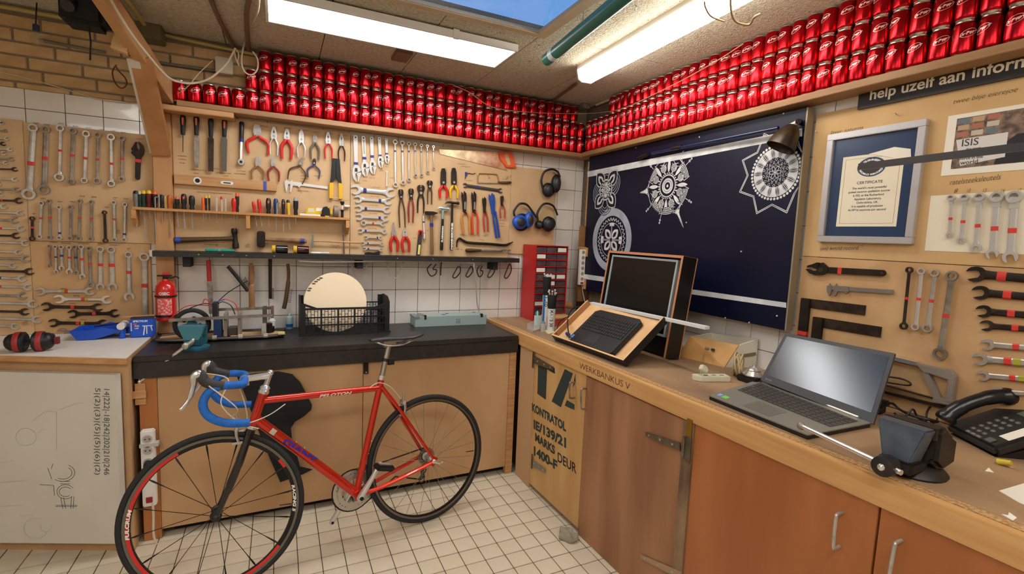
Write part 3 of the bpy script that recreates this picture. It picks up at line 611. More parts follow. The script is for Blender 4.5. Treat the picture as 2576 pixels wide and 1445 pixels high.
BRK = mat('brake_silver', c(200, 198, 192), .3, .9)
def brake(p, M, dx):
    b = MB(); p = V(p)
    for z in (1, -1):
        b.tube(spline([p+V((0, .015, -z*.01)), p+V((dx*.006, .018, z*.02)), p+V((dx*.006, -.012, z*.026)), p+V((0, -.04, z*.02))], 4), [.008]*5+[.007]*4+[.006]*4, 8); b.obox(p+V((-.024, -.045, z*.017)), p+V((.024, -.045, z*.017)), .010, .010, (0, 0, 1))
    b.tube([p+V((0, .01, .02)), p+V((dx*.0, .06, .024)), p+V((dx*.005, .075, .024))], [.006, .005, .004], 8); b.cyl(p+V((-.02, 0, 0)), p+V((.02, 0, 0)), .007)
    b.xf(M).build('brake_caliper', BRK, bike)
brake((.088, .655, 0), STEER, -1); brake((.825, .64, 0), Matrix.Identity(4), 1)
# saddle and post
sd = (SCL-BB).normalized(); SP1 = SCL+sd*.205
MB().cyl(SCL+sd*.03, SP1, .0132, n=14).obox(SP1+V((-.03, .004, 0)), SP1+V((.035, .004, 0)), .03, .018).build('seatpost', mat('post_silver', c(176, 172, 164), .35, .9), bike); MB().cyl(SCL+sd*.028, SCL+sd*.05, .018, n=16).build('seat_collar', CHROME, bike)
MB().cyl(SCL+sd*.12+V((0, 0, 0)), SCL+sd*.135, .0185, n=14).box(.0, .03, .0, .03, -.01, .01).build('reflector_bracket', BLACK, bike, frame=None).location = (0, 0, 0)
for o in bike.children:
    if o.name.startswith('reflector'):
        me = o.data
        for v in me.vertices[-8:]: v.co += V((SCL+sd*.115)+V((.015, -.015, 0)))
S0 = V((.668, .985, 0)); sp = MB(); sec = [(0, .018, .012, 0), (.03, .022, .016, .002), (.09, .028, .018, .003), (.15, .048, .018, .0), (.2, .068, .020, .004), (.245, .066, .022, .012), (.268, .045, .016, .014)]
vs = []; n = 14
for x, hw, h, y0 in sec:
    for k in range(n):
        a = 2*math.pi*k/n; cy = math.sin(a); vs.append(S0+V((x, y0+(cy*h*.55 if cy > 0 else cy*h*(.9 if abs(math.cos(a)) > .75 else .35)), math.cos(a)*hw)))
sp.add(vs, [(i*n+k, i*n+(k+1) % n, (i+1)*n+(k+1) % n, (i+1)*n+k) for i in range(len(sec)-1) for k in range(n)]+[tuple(range(n-1, -1, -1)), tuple(range((len(sec)-1)*n, len(sec)*n))])
sad = sp.build('saddle', mat('saddle_black', c(44, 43, 44), .5), bike, angle=70); rl = MB()
for z in (-1, 1): rl.tube(spline([S0+V((.03, -.01, z*.012)), S0+V((.08, -.03, z*.022)), S0+V((.16, -.032, z*.022)), S0+V((.23, -.008, z*.03))], 5), .0035, 8)
rl.build('saddle_rail', STEEL, sad)
# cranks, chainrings, chain, derailleurs
CB = V((BB.x, BB.y, 0)); ca = V((.094, .137, 0)).normalized()
c1 = MB().tube([CB+V((0, 0, .05))-ca*.012, CB+V((0, 0, .058)), CB+ca*.09+V((0, 0, .066)), CB+ca*.168+V((0, 0, .07)), CB+ca*.18+V((0, 0, .07))], [.012, .017, .0115, .012, .007], 10).build('crank', SATIN, bike); MB().cyl(CB+V((0, 0, .070)), CB+V((0, 0, .078)), .009, n=12).build('crank_bolt', IRON, c1)
c2 = MB().tube([CB-V((0, 0, .06))+ca*.012, CB-V((0, 0, .068)), CB-ca*.09-V((0, 0, .074)), CB-ca*.168-V((0, 0, .078)), CB-ca*.182-V((0, 0, .078))], [.012, .017, .0115, .012, .007], 10).build('crank', SATIN, bike); MB().cyl(CB-ca*.17-V((0, 0, .064)), CB-ca*.17-V((0, 0, .068)), .0065, n=12).build('pedal_hole', BLACKM, c2)
pp = CB+ca*.17+V((0, 0, .075)); pd = MB().box(-.045, .045, -.013, .013, .012, .075).build('pedal', BLACK, bike, frame=Matrix.Translation(pp) @ Matrix.Rotation(-.28, 4, 'Z'), bevel=.008)
MB().cyl((0, 0, -.02), (0, 0, .02), .007, n=10).box(-.03, .03, -.016, .016, .03, .055).build('pedal_axle', STEEL, pd)
for R0, R1, z, nt, nm in ((.062, .100, -.048, 52, 'chainring'), (.058, .079, -.041, 39, 'inner_chainring')):
    cr = MB(); pts = []; vs = []; fs = []
    for k in range(nt*2):
        a = math.pi*k/nt; r = R1 if k % 2 else R1-.0035; x, y = math.cos(a), math.sin(a); vs += [(x*R0, y*R0, 0), (x*r, y*r, 0), (x*r, y*r, .0025), (x*R0, y*R0, .0025)]
    N = nt*2
    for k in range(N): a = 4*k; b = 4*((k+1) % N); fs += [(a+1, b+1, b+2, a+2), (b, a, a+3, b+3), (a+2, b+2, b+3, a+3), (b+1, a+1, a, b)]
    cr.add(vs, fs).xf(Matrix.Translation(CB+V((0, 0, z)))); ring_ = cr.build(nm, mat('ring_alu', c(196, 190, 178), .4, .7), bike)
    if nm == 'chainring':
        ho = MB()
        for k in range(30):
            a = 2*math.pi*k/30
            if k % 6 in (0, 1, 2): q = CB+V((math.cos(a)*.082, math.sin(a)*.082, z+.0025)); ho.cyl(q, q+V((0, 0, .0004)), .0022, n=8)
        ho.build('drilled_holes', BLACKM, ring_, kind='stuff')
for k in range(5):
    a = 2*math.pi*k/5+.3; MB().tube([CB+V((math.cos(a)*.012, math.sin(a)*.012, -.05)), CB+V((math.cos(a)*.066, math.sin(a)*.066, -.046))], [.008, .006], 8).build('spider_arm', SATIN, bike)
ch = MB(); chp = []
for k in range(17): a = math.pi*.42+math.pi*1.22*k/16; chp.append(CB+V((math.cos(a)*.101, math.sin(a)*.101, -.047)))
chp += [V((.80, .262, -.046)), V((.945, .208, -.045)), V((.965, .218, -.045)), V((.955, .26, -.045)), V((.985, .29, -.045)), V((1.0, .335, -.045)), V((.985, .372, -.045)), V((.962, .374, -.045)), V((.76, .355, -.046))]
ch.tube(chp, .0036, 6, closed=True, flatten=(2, .9, -.046)).build('chain', mat('chain_dark', c(46, 36, 32), .5, .7), bike)
cs = MB()
for k in range(9): cs.lathe([(.021+.0023*k, -.0012), (.021+.0023*k, .0012)], 24, RH+V((0, 0, -.055+.0032*k)), (0, 0, 1))
cs.build('cassette', mat('cassette', c(62, 56, 52), .45, .8), bike); MB().ring(0, 0, .028, .047, -.0008, .0008, 40).build('spoke_protector', mat('clear_disc', c(120, 104, 86), .3, 0, alpha=.45), bike, frame=Matrix.Translation(RH+V((0, 0, -.022))))
MB().tube(spline([RH+V((.004, -.02, -.068)), RH+V((.005, -.05, -.06)), RH+V((-.012, -.09, -.05)), RH+V((-.02, -.125, -.045))], 4), [.009]*4+[.011]*5+[.007]*4, 8).torus(RH+V((-.018, -.125, -.045)), (0, 0, 1), .015, .0035, 14, 6).torus(RH+V((-.006, -.08, -.045)), (0, 0, 1), .015, .0035, 14, 6).build('rear_derailleur', mat('derailleur', c(96, 92, 88), .35, .8), bike)
MB().tube([V((.66, .30, -.03)), V((.635, .36, -.035)), V((.632, .375, -.03))], .006, 8).obox(V((.60, .345, -.042)), V((.66, .352, -.042)), .004, .025, (0, 1, 0)).build('front_derailleur', DULL, bike)
MB().lathe([(.006, .05), (.012, .056), (.012, .07), (.006, .075)], 12, RH, (0, 0, 1)).tube([RH+V((0, 0, .07)), RH+V((.03, -.018, .074)), RH+V((.048, -.012, .074))], [.007, .005, .004], 8).build('quick_release', CHROME, bike); MB().lathe([(.006, .05), (.013, .054), (.013, .064), (.006, .07)], 12, FH, (0, 0, 1)).xf(STEER).build('quick_release', BLACK, bike)
for p in ((.30, .545), (.335, .512)): MB().cyl((p[0], p[1], 0), (p[0]+.016, p[1]+.018, 0), .0035, n=8).build('bottle_cage_bolt', CHROME, bike)
for p in ((.648, .43), (.662, .49)): MB().cyl((p[0], p[1], 0), (p[0]-.024, p[1]+.006, 0), .0035, n=8).build('bottle_cage_bolt', CHROME, bike)
MB().tube(spline([V((.655, .757, .012)), V((.70, .775, .016)), V((.76, .745, .014)), V((.815, .675, .012))], 6), .0025, 6).build('cable', CABLE, bike)
# ================================================================ tool boards on the back wall
BD = .014
def board(tl, tr, br, bl, label, m=MDF, d=BD, name='tool_board'):
    pts = [PB(*p, 0) for p in (tl, tr, br, bl)]; x0 = (pts[0].x+pts[3].x)/2; x1 = (pts[1].x+pts[2].x)/2; z1 = (pts[0].z+pts[1].z)/2; z0 = (pts[2].z+pts[3].z)/2
    return tag(MB().box(0, x1-x0, -d, -.0005, 0, z1-z0).build(name, m, frame=Matrix.Translation((x0, 0, z0)), bevel=.0015), label, 'board')
xl0 = PB(66, 400).x; xl1 = PB(388, 480).x; zt_ = PB(220, 325).z; zs = PB(200, 609).z
def bx(x0, x1, z0, z1, label, m=MDF, d=BD): return tag(MB().box(0, x1-x0, -d, -.0005, 0, z1-z0).build('tool_board', m, frame=Matrix.Translation((x0, 0, z0)), bevel=.0015), label, 'board')
bd_fl = bx(-3.66, xl0-.001, .921, PB(30, 302).z, 'narrow tan tool board at the far left edge holding short spanners')
bd_l1 = bx(xl0, xl1, zs+.001, zt_, 'tan tool board with ring spanners on the upper left of the back wall')
bd_l2 = bx(xl0, PB(382, 700).x, .921, zs-.001, 'tan tool board with open spanners low on the left of the back wall', mat('mdf_board_b', c(204, 162, 112), .7, col2=c(192, 150, 102), scale=5))
xc0 = PB(436, 400).x; xc1 = PB(879, 500).x; xr0 = PB(881, 500).x; xr1 = PB(1281, 520).x; zsh = PB(800, 647, .0).z
bd_c = bx(xc0, xc1, zsh, PB(660, 308).z, 'tan tool board with pliers and files in the middle of the back wall')
bx(PB(334, 580).x, xc0-.001, zs+.002, PB(380, 500).z-.01, 'small tan board piece behind the left end of the screwdriver shelf', d=.012) if False else None
bd_r = bx(xr0, xr1, PB(1080, 655).z, PB(1080, 366).z, 'tan tool board with adjustable wrenches, saw and hammers on the back wall')
bd_e = bx(xr1+.001, PB(1394, 520).x, PB(1340, 640).z, PB(1340, 425).z, 'small tan board holding three pairs of ear defenders')
# -------------------------------------------------------------- tool generators
def head_open(mb, cx, cy, ang, R, w, z0, z1, tilt=.26):
    a = ang+tilt; al = math.asin(min(.95, w/2/R)); pts = []; n = 14
    for i in range(n+1):
        t = a+al+(2*math.pi-2*al)*i/n; rr = R*(1.0+.10*max(0, math.cos(t-a))); pts.append((cx+math.cos(t)*rr, cy+math.sin(t)*rr))
    ca, sa = math.cos(a), math.sin(a)
    for u, v in ((-.15*R, -w/2), (-.42*R, -w*.2), (-.42*R, w*.2), (-.15*R, w/2)): pts.append((cx+u*ca-v*sa, cy+u*sa+v*ca))
    mb.prism(pts, z0, z1)
def head_ring(mb, cx, cy, R, z0, z1): mb.ring(cx, cy, R*.62, R, z0, z1, 18)
def shaft(mb, xa, xb, w0, w1, z0, z1):
    zc = (z0+z1)/2; t = (z1-z0)/2
    vs = []
    for x, w in ((xa, w0), (xb, w1)): vs += [(x, -w/2, zc), (x, -w*.32, z1), (x, w*.32, z1), (x, w/2, zc), (x, w*.32, z0), (x, -w*.32, z0)]
    mb.add(vs, [(5, 4, 3, 2, 1, 0), (6, 7, 8, 9, 10, 11)]+[(i, (i+1) % 6, 6+(i+1) % 6, 6+i) for i in range(6)])
def tframe(a, b, P, N, d): A = P(*a, d); B_ = P(*b, d); return frame(A, B_-A, N), (B_-A).length
def spanner(a, b, label, kinds='oo', rA=None, rB=None, w=None, m=STEEL, tapes=(), P=PB, N=NB, d=.015, group='spanners on the back wall', off=.004, name=None, th=.006):
    F, L = tframe(a, b, P, N, d)
    rA = rA or L*.085; rB = rB or L*.085; w = w or min(rA, rB)*.95; mb = MB(); z0, z1 = off, off+th
    ring_z = .006 if 'r' in kinds else 0
    for x, k, R, ang in ((rA, kinds[0], rA, math.pi), (L-rB, kinds[1], rB, 0)):
        if k == 'o': head_open(mb, x, 0, ang, R, R*.95, z0-.0005, z1+.0005, .26)
        elif k == 'r': head_ring(mb, x, 0, R, z0-.002, z1+.003)
        elif k == 'f':
            head_ring(mb, x, 0, R, z0-.003, z1+.006); mb.box(min(x, x+(R*1.9 if x < L/2 else -R*1.9)), max(x, x+(R*1.9 if x < L/2 else -R*1.9)), -R*.55, R*.55, z0, z1+.001)
    shaft(mb, rA*1.55, L-rB*1.55, w, w, z0+.0005, z1)
    sx = w
    for xa, xb, R in ((rA*1.5, rA*2.5, rA), (L-rB*1.5, L-rB*2.5, rB)):
        shaft(mb, xa, xb, min(R*1.25, w*1.7), w, z0+.0003, z1+.0002)
    nm = name or {'oo': 'open_spanner', 'rr': 'ring_spanner', 'ro': 'combination_spanner', 'or': 'combination_spanner'}.get(kinds, 'ratchet_spanner')
    o = tag(mb.build(nm, m, frame=F), label, 'spanner', group)
    for fr_, tm2 in tapes:
        t = MB(); shaft(t, L*fr_-w*.42, L*fr_+w*.42, w*1.12, w*1.12, z0-.0003, z1+.0007); t.build('tape_band', tm2, o)
    return o
def adjustable(a, b, label, hw, m=SATIN, tape=None, tf=.55, P=PB, N=NB, d=.015, head=.34, grp='adjustable wrenches', hand=1, slot=False, w0=.42, w1=.34):
    """a = end of handle, b = jaw tip; hw = head width"""
    F, L = tframe(a, b, P, N, d); s = hand; xh = L*(1-head); z0, z1 = .003, .013
    root = thing('adjustable_wrench', label, 'wrench', F, grp)
    hd = MB(); n = 8; wa, wb_ = hw*w0/2, hw*w1/2
    pts = [(wa*(1-math.cos(math.pi/2*i/n)) if 0 else wa-wa*math.sin(math.pi/2-math.pi*i/n/1.0*.5), 0) for i in range(0)]
    pts = [(wa+wa*math.cos(t), wa*math.sin(t)) for t in [math.pi/2+math.pi*i/10 for i in range(11)]]+[(xh, -wb_), (xh, wb_)]
    hd.prism(pts, z0, z1-.002)
    hd.build('handle', m, root)
    if slot: MB().prism([(L*.1, -wa*.45), (L*.44, -wa*.35), (L*.44, wa*.35), (L*.1, wa*.45)], z1-.002, z1-.0012).build('grip_recess', mat('recess_grey', c(168, 160, 150), .5, .6), root)
    he = MB(); P2 = lambda u, v: (xh+(L-xh)*u, s*v*hw)
    he.prism([P2(-.02, .17), P2(-.02, -.17), P2(.22, -.36), P2(.52, -.40), P2(.80, -.30), P2(1.0, -.02), P2(.90, .02), P2(.68, -.10), P2(.50, -.08), P2(.42, .10), P2(.34, .46), P2(.24, .50), P2(.10, .34)], z0-.001, z1); he.build('fixed_jaw', m, root)
    he = MB().prism([P2(.40, .48), P2(.44, .12), P2(.52, .04), P2(.62, .12), P2(.82, .16), P2(.96, .10), P2(.94, .24), P2(.70, .36), P2(.50, .50)], z0, z1-.001); he.build('moving_jaw', m, root)
    MB().prism([P2(.16, -.12), P2(.38, -.16), P2(.38, .14), P2(.16, .12)], z1, z1+.0006).build('adjusting_screw', DARKST, root)
    MB().cyl((wa, 0, z1-.002), (wa, 0, z1-.0012), wa*.38, n=12).build('hanging_hole', INK, root)
    if tape: MB().prism([(L*tf-.008, -hw*.215), (L*tf+.008, -hw*.205), (L*tf+.008, hw*.205), (L*tf-.008, hw*.215)], z0-.0004, z1-.0013).build('tape_band', tape, root)
    return root
def pliers(a, b, spread, label, kind='flat', head=.38, hm=DULL, gm_=REDP, gr=.0048, grip0=.12, P=PB, N=NB, d=.015, skew=0.0, hwid=None, name='pliers', tape=None, grp='pliers on the back wall', bulge=1.12):
    """a = jaw tip, b = middle between the handle ends; spread in metres"""
    F, L = tframe(a, b, P, N, d); xp = L*head; root = thing(name, label, 'pliers', F, grp); W = hwid or L*.15; z = .012
    for s in (1, -1):
        h = MB()
        if kind == 'needle': pts = [(0, s*.0005), (xp*.62, s*.0006), (xp*.8, s*.001), (xp*1.05, s*.002), (xp*1.05, s*W*.42), (xp*.8, s*W*.5), (xp*.5, s*W*.26), (0, s*W*.09)]
        elif kind == 'flat': pts = [(0, s*.0004), (xp*.30, s*.0004), (xp*.38, s*W*.13), (xp*.5, s*W*.13), (xp*.58, s*.0004), (xp*1.05, s*.0004), (xp*1.08, s*W*.42), (xp*.75, s*W*.52), (xp*.3, s*W*.36), (0, s*W*.2)]
        elif kind == 'cut': pts = [(0, s*.0004), (xp*.5, s*.0004), (xp*1.05, s*.0006), (xp*1.1, s*W*.4), (xp*.7, s*W*.5), (xp*.3, s*W*.42), (0, s*W*.12)]
        elif kind == 'pincer': pts = [(0, s*.0004), (xp*.08, s*W*.12), (xp*.35, s*W*.2), (xp*.6, s*.0006), (xp*1.1, s*.0006), (xp*1.1, s*W*.3), (xp*.75, s*W*.36), (xp*.4, s*W*.55), (xp*.12, s*W*.5), (0, s*W*.3)]
        elif kind == 'crimp': pts = [(0, s*.0004), (xp*.3, s*.0004), (xp*1.1, s*.0006), (xp*1.1, s*W*.38), (xp*.8, s*W*.55), (xp*.25, s*W*.5), (.02*xp, s*W*.3)]
        h.prism(pts, z-.005+(.0005 if s > 0 else 0), z+.005)
        e = V((L, s*spread/2+skew, z)); h0 = V((xp*.95, s*W*.22, z)); mid = V((xp+(L-xp)*.42, s*spread*.5*bulge+skew*.5, z)); pa = spline([h0, V((xp+(L-xp)*.1, s*(W*.3), z)), mid, e], 6)
        ng = max(2, int(len(pa)*grip0)); h.tube(pa[:ng+1], gr*.8, 8, flatten=(2, .8, z)); J = h.build('jaw', hm, root)
        g = MB().tube(pa[ng:], [gr*(.85+.35*math.sin(math.pi*min(1, i/(len(pa)-ng)*1.1))) for i in range(len(pa)-ng)], 10, flatten=(2, 1.0, z)); g.build('handle_grip', gm_, root)
    MB().cyl((xp*.82, 0, z+.004), (xp*.82, 0, z+.0065), W*.2, n=14).build('pivot_rivet', STEEL, root)
    if tape: MB().cyl((xp+(L-xp)*.12, spread*.5*.55+W*.05, z-.006), (xp+(L-xp)*.28, spread*.5*.85, z-.006), gr*1.3, n=10).build('tape_band', tape, root)
    return root
def px2m(px, py, npx): return ((PB(px+npx, py)-PB(px, py)).length+(PB(px, py+npx)-PB(px, py)).length)*.53
# -------------------------------------------------------------- left boards
for i, (a, b, ra, rb_, w, tf) in enumerate([((86, 313), (74, 503), 10, 14, 13, .52), ((118, 318), (112, 490), 9, 12, 11, .47), ((154, 316), (151, 457), 8, 10, 7, .45), ((186, 323), (181, 466), 8, 8, 8, .48), ((219, 330), (214, 462), 8, 7, 8, .52), ((248, 334), (246, 464), 7, 8, 7, .52), ((281, 338), (282, 471), 8, 8, 7.5, .56), ((309, 343), (308, 458), 6.5, 6.5, 7, .50)]):
    q = px2m(a[0], 400, 1); spanner(a, b, 'ring spanner with red band, %s in the upper row on the left board' % ordinal(i+1), 'rr', ra*q*1.05, rb_*q*1.05, w*q, [STEEL, DULL][i % 2], [(tf, REDT)], group='upper row of ring spanners', off=.006)
adjustable((347, 453), (350, 357), 'black wide-jawed adjustable wrench with red band beside the wooden post', .062, IRON, REDT, .5, head=.42, grp=None, w0=.34, w1=.4)
row2 = [((83, 545), (83, 606), 'rr', DARKST, REDT), ((107, 507), (102, 601), 'rr', STEEL, REDT), ((126, 502), (128, 603), 'rr', DULL, REDT), ((151, 517), (152, 604), 'rr', STEEL, BLUET), ((180, 517), (179, 605), 'rr', DULL, None), ((203, 502), (201, 606), 'rr', DULL, REDT), ((232, 504), (231, 607), 'rr', DULL, REDT), ((264, 530), (267, 611), 'rr', DARKST, None), ((288, 505), (290, 609), 'rr', STEEL, REDT), ((316, 510), (314, 609), 'rr', STEEL, BLUET)]
for i, (a, b, k, m, t) in enumerate(row2):
    q = px2m(a[0], 550, 1); spanner(a, b, '%s ring spanner, %s in the middle row on the left board' % ('dark' if m is DARKST else 'grey', ordinal(i+1)), k, 5.5*q, 5.8*q, 6.2*q, m, [(.45 if t is REDT else .8, t)] if t else [], group='middle row of ring spanners', off=.006)
row3 = [((126, 616), (127, 672), 3.5, 3.5, DULL, REDT), ((141, 617), (143, 688), 4.5, 5, STEEL, BLUET), ((156, 617), (157, 680), 5.5, 6.5, STEEL, BLUET), ((176, 618), (176, 690), 5.5, 7.5, STEEL, REDT), ((190, 617), (194, 691), 5.5, 6, DULL, BLUET), ((206, 616), (209, 702), 6, 7, STEEL, REDT), ((226, 620), (230, 724), 6, 8, DULL, REDT), ((254, 620), (253.6, 730), 8, 9, STEEL, REDT), ((281, 620), (284, 732), 9, 10.5, STEEL, REDT), ((324.5, 633), (326, 757), 8, 11.5, STEEL, REDT)]
for i, (a, b, ra, rb_, m, t) in enumerate(row3):
    q = px2m(a[0], 660, 1); spanner(a, b, 'combination spanner, %s from the left in the lower row on the left board' % ordinal(i+1), 'ro', ra*q, rb_*q, ra*q*1.2, m, [(.42, t)], group='lower row of combination spanners')
q = px2m(364, 700, 1); spanner((364, 636), (366, 800), 'long single ring spanner with red band hanging left of the fire extinguisher', 'rr', 11*q, 6*q, 12*q, STEEL, [(.5, REDT)], group=None, off=.006)
for i, (a, b, R, m, ts) in enumerate([((90, 733), (240, 733), 11, STEEL, [(.46, GRNT), (.51, REDT)]), ((137, 752), (283, 754), 11.5, CHROME, [(.49, REDT), (.55, GRNT)]), ((105, 771), (259, 774), 11.5, DARKST, [(.5, REDT)]), ((172, 790), (301, 788), 11, IRON, [(.5, REDT)]), ((123, 812), (271, 814), 11, DARKST, [(.49, REDT), (.57, GRNT)]), ((145, 836), (270, 834), 11, DULL, [(.5, REDT)])]):
    q = px2m(a[0], 780, 1); spanner(a, b, '%s double open spanner lying level, %s from the top on the left board' % ({STEEL: 'bright', CHROME: 'shiny', DARKST: 'brown', IRON: 'black', DULL: 'grey'}[m], ordinal(i+1)), 'oo', R*q, R*q, 8.5*q, m, ts, group='level open spanners on the left board')
colL = [(11, 310, 4.5), (20, 330, 4), (25, 350, 5), (16, 363, 5.5), (34, 377, 5.5), (18, 387, 5.5), (37, 401, 6), (22, 411, 5), (46, 427, 6), (47, 452, 6.5), (6, 464, 6), (52, 478, 7), (12, 489, 6.5), (58, 506, 8), (21, 520, 7.5), (62, 537, 8), (48, 555, 9), (64, 576, 8.5), (52, 594, 8.5), (76, 612, 9), (58, 635, 8), (78, 652, 10), (44, 668, 8.5), (87, 684, 10), (69, 701, 10), (83, 723, 9.5), (69, 745, 10), (97, 765, 11.5), (75, 785, 10), (107, 804, 11), (51, 821, 9.5)]
for i, (x, y, R) in enumerate(colL):
    q = px2m(30, 500, 1); L = 55+R*13; m = [STEEL, DULL, STEEL, DARKST, STEEL][i % 5]; t = [BLUET, REDT, None, None][i % 4]
    spanner((x-L, y-1-L*.02), (x, y), '%s open spanner, %s from the top of the column at the left edge' % ('brown' if m is DARKST else 'grey', ordinal(i+1)), 'oo', R*q, R*q, R*.62*q, m, [(1-(x+random.uniform(-8, 25))/L if t else .5, t)] if t else [], group='column of open spanners at the left edge', d=.0145)
# -------------------------------------------------------------- middle board: files, ratchet, level, pliers, caliper
def filetool(a, mid, b, label, blade, orange=True, m=DARKST):
    F, L = tframe(a, b, PB, NB, .015); x1 = (PB(*mid, .015)-PB(*a, .015)).length; root = thing('file', label, 'file', F, 'files on the middle board'); z = .016
    MB().tube([(0.003, 0, z), (.012, 0, z), (.03, 0, z), (x1*.55, 0, z), (x1*.95, 0, z), (x1, 0, z)], [.006, .0125, .0145, .012, .0105, .0095], 12, flatten=(2, .75, z)).build('handle', BLACK, root)
    if orange: MB().prism([(.02, -.0042), (.055, -.003), (.06, 0), (.055, .003), (.02, .0042), (.014, 0)], z+.008, z+.0125).build('orange_inlay', ORANGE, root)
    MB().cyl((.017, 0, z+.0105), (.017, 0, z+.0128), .0035, n=10).build('hanging_hole', BLACKM, root)
    if blade == 'round': MB().cyl((x1, 0, z), (L, 0, z), .0022, .0018, 8).build('blade', m, root)
    elif blade == 'half': MB().prism([(x1, -.006), (x1+.03, -.0125), (L*.85, -.011), (L, -.006), (L, .006), (L*.85, .011), (x1+.03, .0125), (x1, .006)], z-.004, z+.004).build('blade', m, root)
    else: MB().prism([(x1, -.007), (x1+.012, -.014), (L, -.0125), (L, .0125), (x1+.012, .014), (x1, .007)], z-.003, z+.003).build('blade', m, root)
filetool((461.7, 289), (462, 341), (461.4, 384), 'slim round file with orange and black handle nearest the wooden post', 'round')
filetool((495, 290.5), (495.6, 342), (496, 423), 'half round file with tapering blade and orange inlaid handle', 'half', True, DULL); filetool((531.4, 297), (531.4, 345), (531.4, 432), 'flat file with plain black handle between two orange inlaid files', 'flat', False); filetool((565.6, 298.5), (565.6, 346), (564, 431.5), 'flat file with orange inlaid handle next to the ratchet', 'flat', True, mat('file_grey', c(110, 102, 96), .5, .8))
F, L = tframe((608.6, 308), (607, 420), PB, NB, .015); r = thing('ratchet_wrench', 'socket ratchet with black handle, blue band and round head', 'ratchet', F); z = .016
MB().tube([(0, 0, z), (.008, 0, z), (L*.38, 0, z)], [.009, .0125, .0115], 12).build('handle', BLACK, r); MB().cyl((L*.38, 0, z), (L*.45, 0, z), .0118, n=12).build('tape_band', BLUET, r); MB().cyl((L*.45, 0, z), (L*.86, 0, z), .008, .0095, 10).build('shaft', CHROME, r); hd = MB().lathe([(.019, 0), (.019, .016), (.016, .02)], 20, (L*.9, 0, z-.01), (0, 0, 1)).build('ratchet_head', SATIN, r); MB().box(-.006, .006, -.006, .006, 0, .012).build('square_drive', IRON, hd, frame=Matrix.Translation((L*.9, 0, z+.008)))
F, L = tframe((439.6, 451), (696, 471), PB, NB, .015); lv = thing('spirit_level', 'long wooden spirit level with round and slotted bubble windows and blue tape', 'spirit level', F); hz = (PB(500, 445)-PB(500, 468)).length/2
MB().box(0, L, -hz, hz, 0, .022).build('body', PINEX, lv, bevel=.001); LQ = PB(498.3, 455.6, .015); s1 = (F.inverted() @ LQ).x; w1_ = MB().ring(s1, 0, .012, .0195, .022, .024, 24).build('round_window', WHITEP, lv); MB().cyl((s1, 0, .021), (s1, 0, .0228), .012, n=18).build('bubble', IRON, w1_)
s2 = (F.inverted() @ PB(572, 454, .015)).x; w2_ = MB().prism([(s2-.022+math.cos(t)*.009, math.sin(t)*.009) for t in [math.pi/2+math.pi*i/8 for i in range(9)]]+[(s2+.022+math.cos(t)*.009, math.sin(t)*.009) for t in [-math.pi/2+math.pi*i/8 for i in range(9)]], .022, .024).build('slot_window', WHITEP, lv); MB().box(s2-.018, s2+.018, -.0032, .0032, .024, .0246).build('bubble', IRON, w2_)
s3 = (F.inverted() @ PB(666.6, 466.7, .015)).x; MB().box(s3-.009, s3+.009, -hz-.0006, hz+.0006, -.0001, .0226).build('tape_band', mat('blue_tape_light', c(52, 84, 170), .5), lv)
m_ = lambda n: n*.00205
TAN = mat('tan_grip', c(150, 106, 58), .6); OLIVE = mat('olive_grip', c(104, 96, 80), .6); NAVY = mat('navy_grip', c(62, 70, 116), .5); BRN = mat('brown_steel', c(96, 72, 52), .5, .6)
PL = [((646.5, 315), (650, 388), 47, 'large crimping pliers with splayed red handles beside the ratchet', 'crimp', STEEL, REDP, .0075, .36, .038), ((689, 321), (689, 391), 18, 'pliers with bare steel handles, second from the left in the upper pliers row', 'flat', CHROME, SATIN, .0042, .40, .034), ((722, 326), (720.5, 401), 23, 'combination pliers with fat red handles in the upper pliers row', 'flat', SATIN, REDP, .0088, .34, .032),
      ((757.7, 327.5), (757.7, 397), 18, 'slim pliers with pale steel handles in the middle of the upper pliers row', 'cut', CHROME, SATIN, .0042, .44, .03), ((792, 338), (791.5, 402), 20, 'cutting pliers with olive grey handles in the upper pliers row', 'cut', DULL, OLIVE, .006, .34, .026), ((824.6, 334), (826, 401), 18, 'pliers with thin bright red handles in the upper pliers row', 'flat', SATIN, REDP, .0045, .40, .03), ((858, 337.5), (859, 406), 16, 'pliers with thin dark handles at the right end of the upper pliers row', 'flat', STEEL, DARKST, .0036, .42, .028),
      ((650, 393), (648, 453), 27, 'side cutters with tan handles left in the lower pliers row', 'cut', CHROME, TAN, .0046, .40, .03), ((687, 395.5), (689, 457), 25, 'side cutters with dark red handles in the lower pliers row', 'cut', STEEL, mat('dark_red_grip', c(150, 40, 34), .5), .005, .36, .026), ((760, 397.5), (742, 458), 40, 'bare steel pliers opened wide above the caliper', 'cut', DULL, BRN, .0036, .30, .026), ((790.4, 399), (788, 449), 29, 'pliers with thin navy handles above the caliper', 'cut', DARKST, NAVY, .0042, .30, .022)]
for a, b, sp_, lab, k, hm, gm_, gr, hf, hwd in PL: pliers(a, b, m_(sp_), lab, k, hf, hm, gm_, gr, hwid=hwd)
F, L = tframe((844.4, 400), (844.4, 503), PB, NB, .015); st = thing('wire_stripper', 'black wire stripper with two square yellow handles', 'stripper', F); q = L/103
for s in (1, -1):
    MB().prism([(0, s*.0006), (0, s*9*q), (45*q, s*12*q), (62*q, s*14*q), (62*q, s*8*q), (46*q, s*.001)], .004, .020).build('arm', BLACK, st, bevel=.001); MB().prism([(60*q, s*6*q), (62*q, s*16*q), (101*q, s*16*q), (101*q, s*7*q)], .002, .024).build('handle_grip', YELLOW, st, bevel=.002)
MB().cyl((99*q, -9*q, .012), (99*q, 9*q, .012), .002).build('wire_catch', STEEL, st)
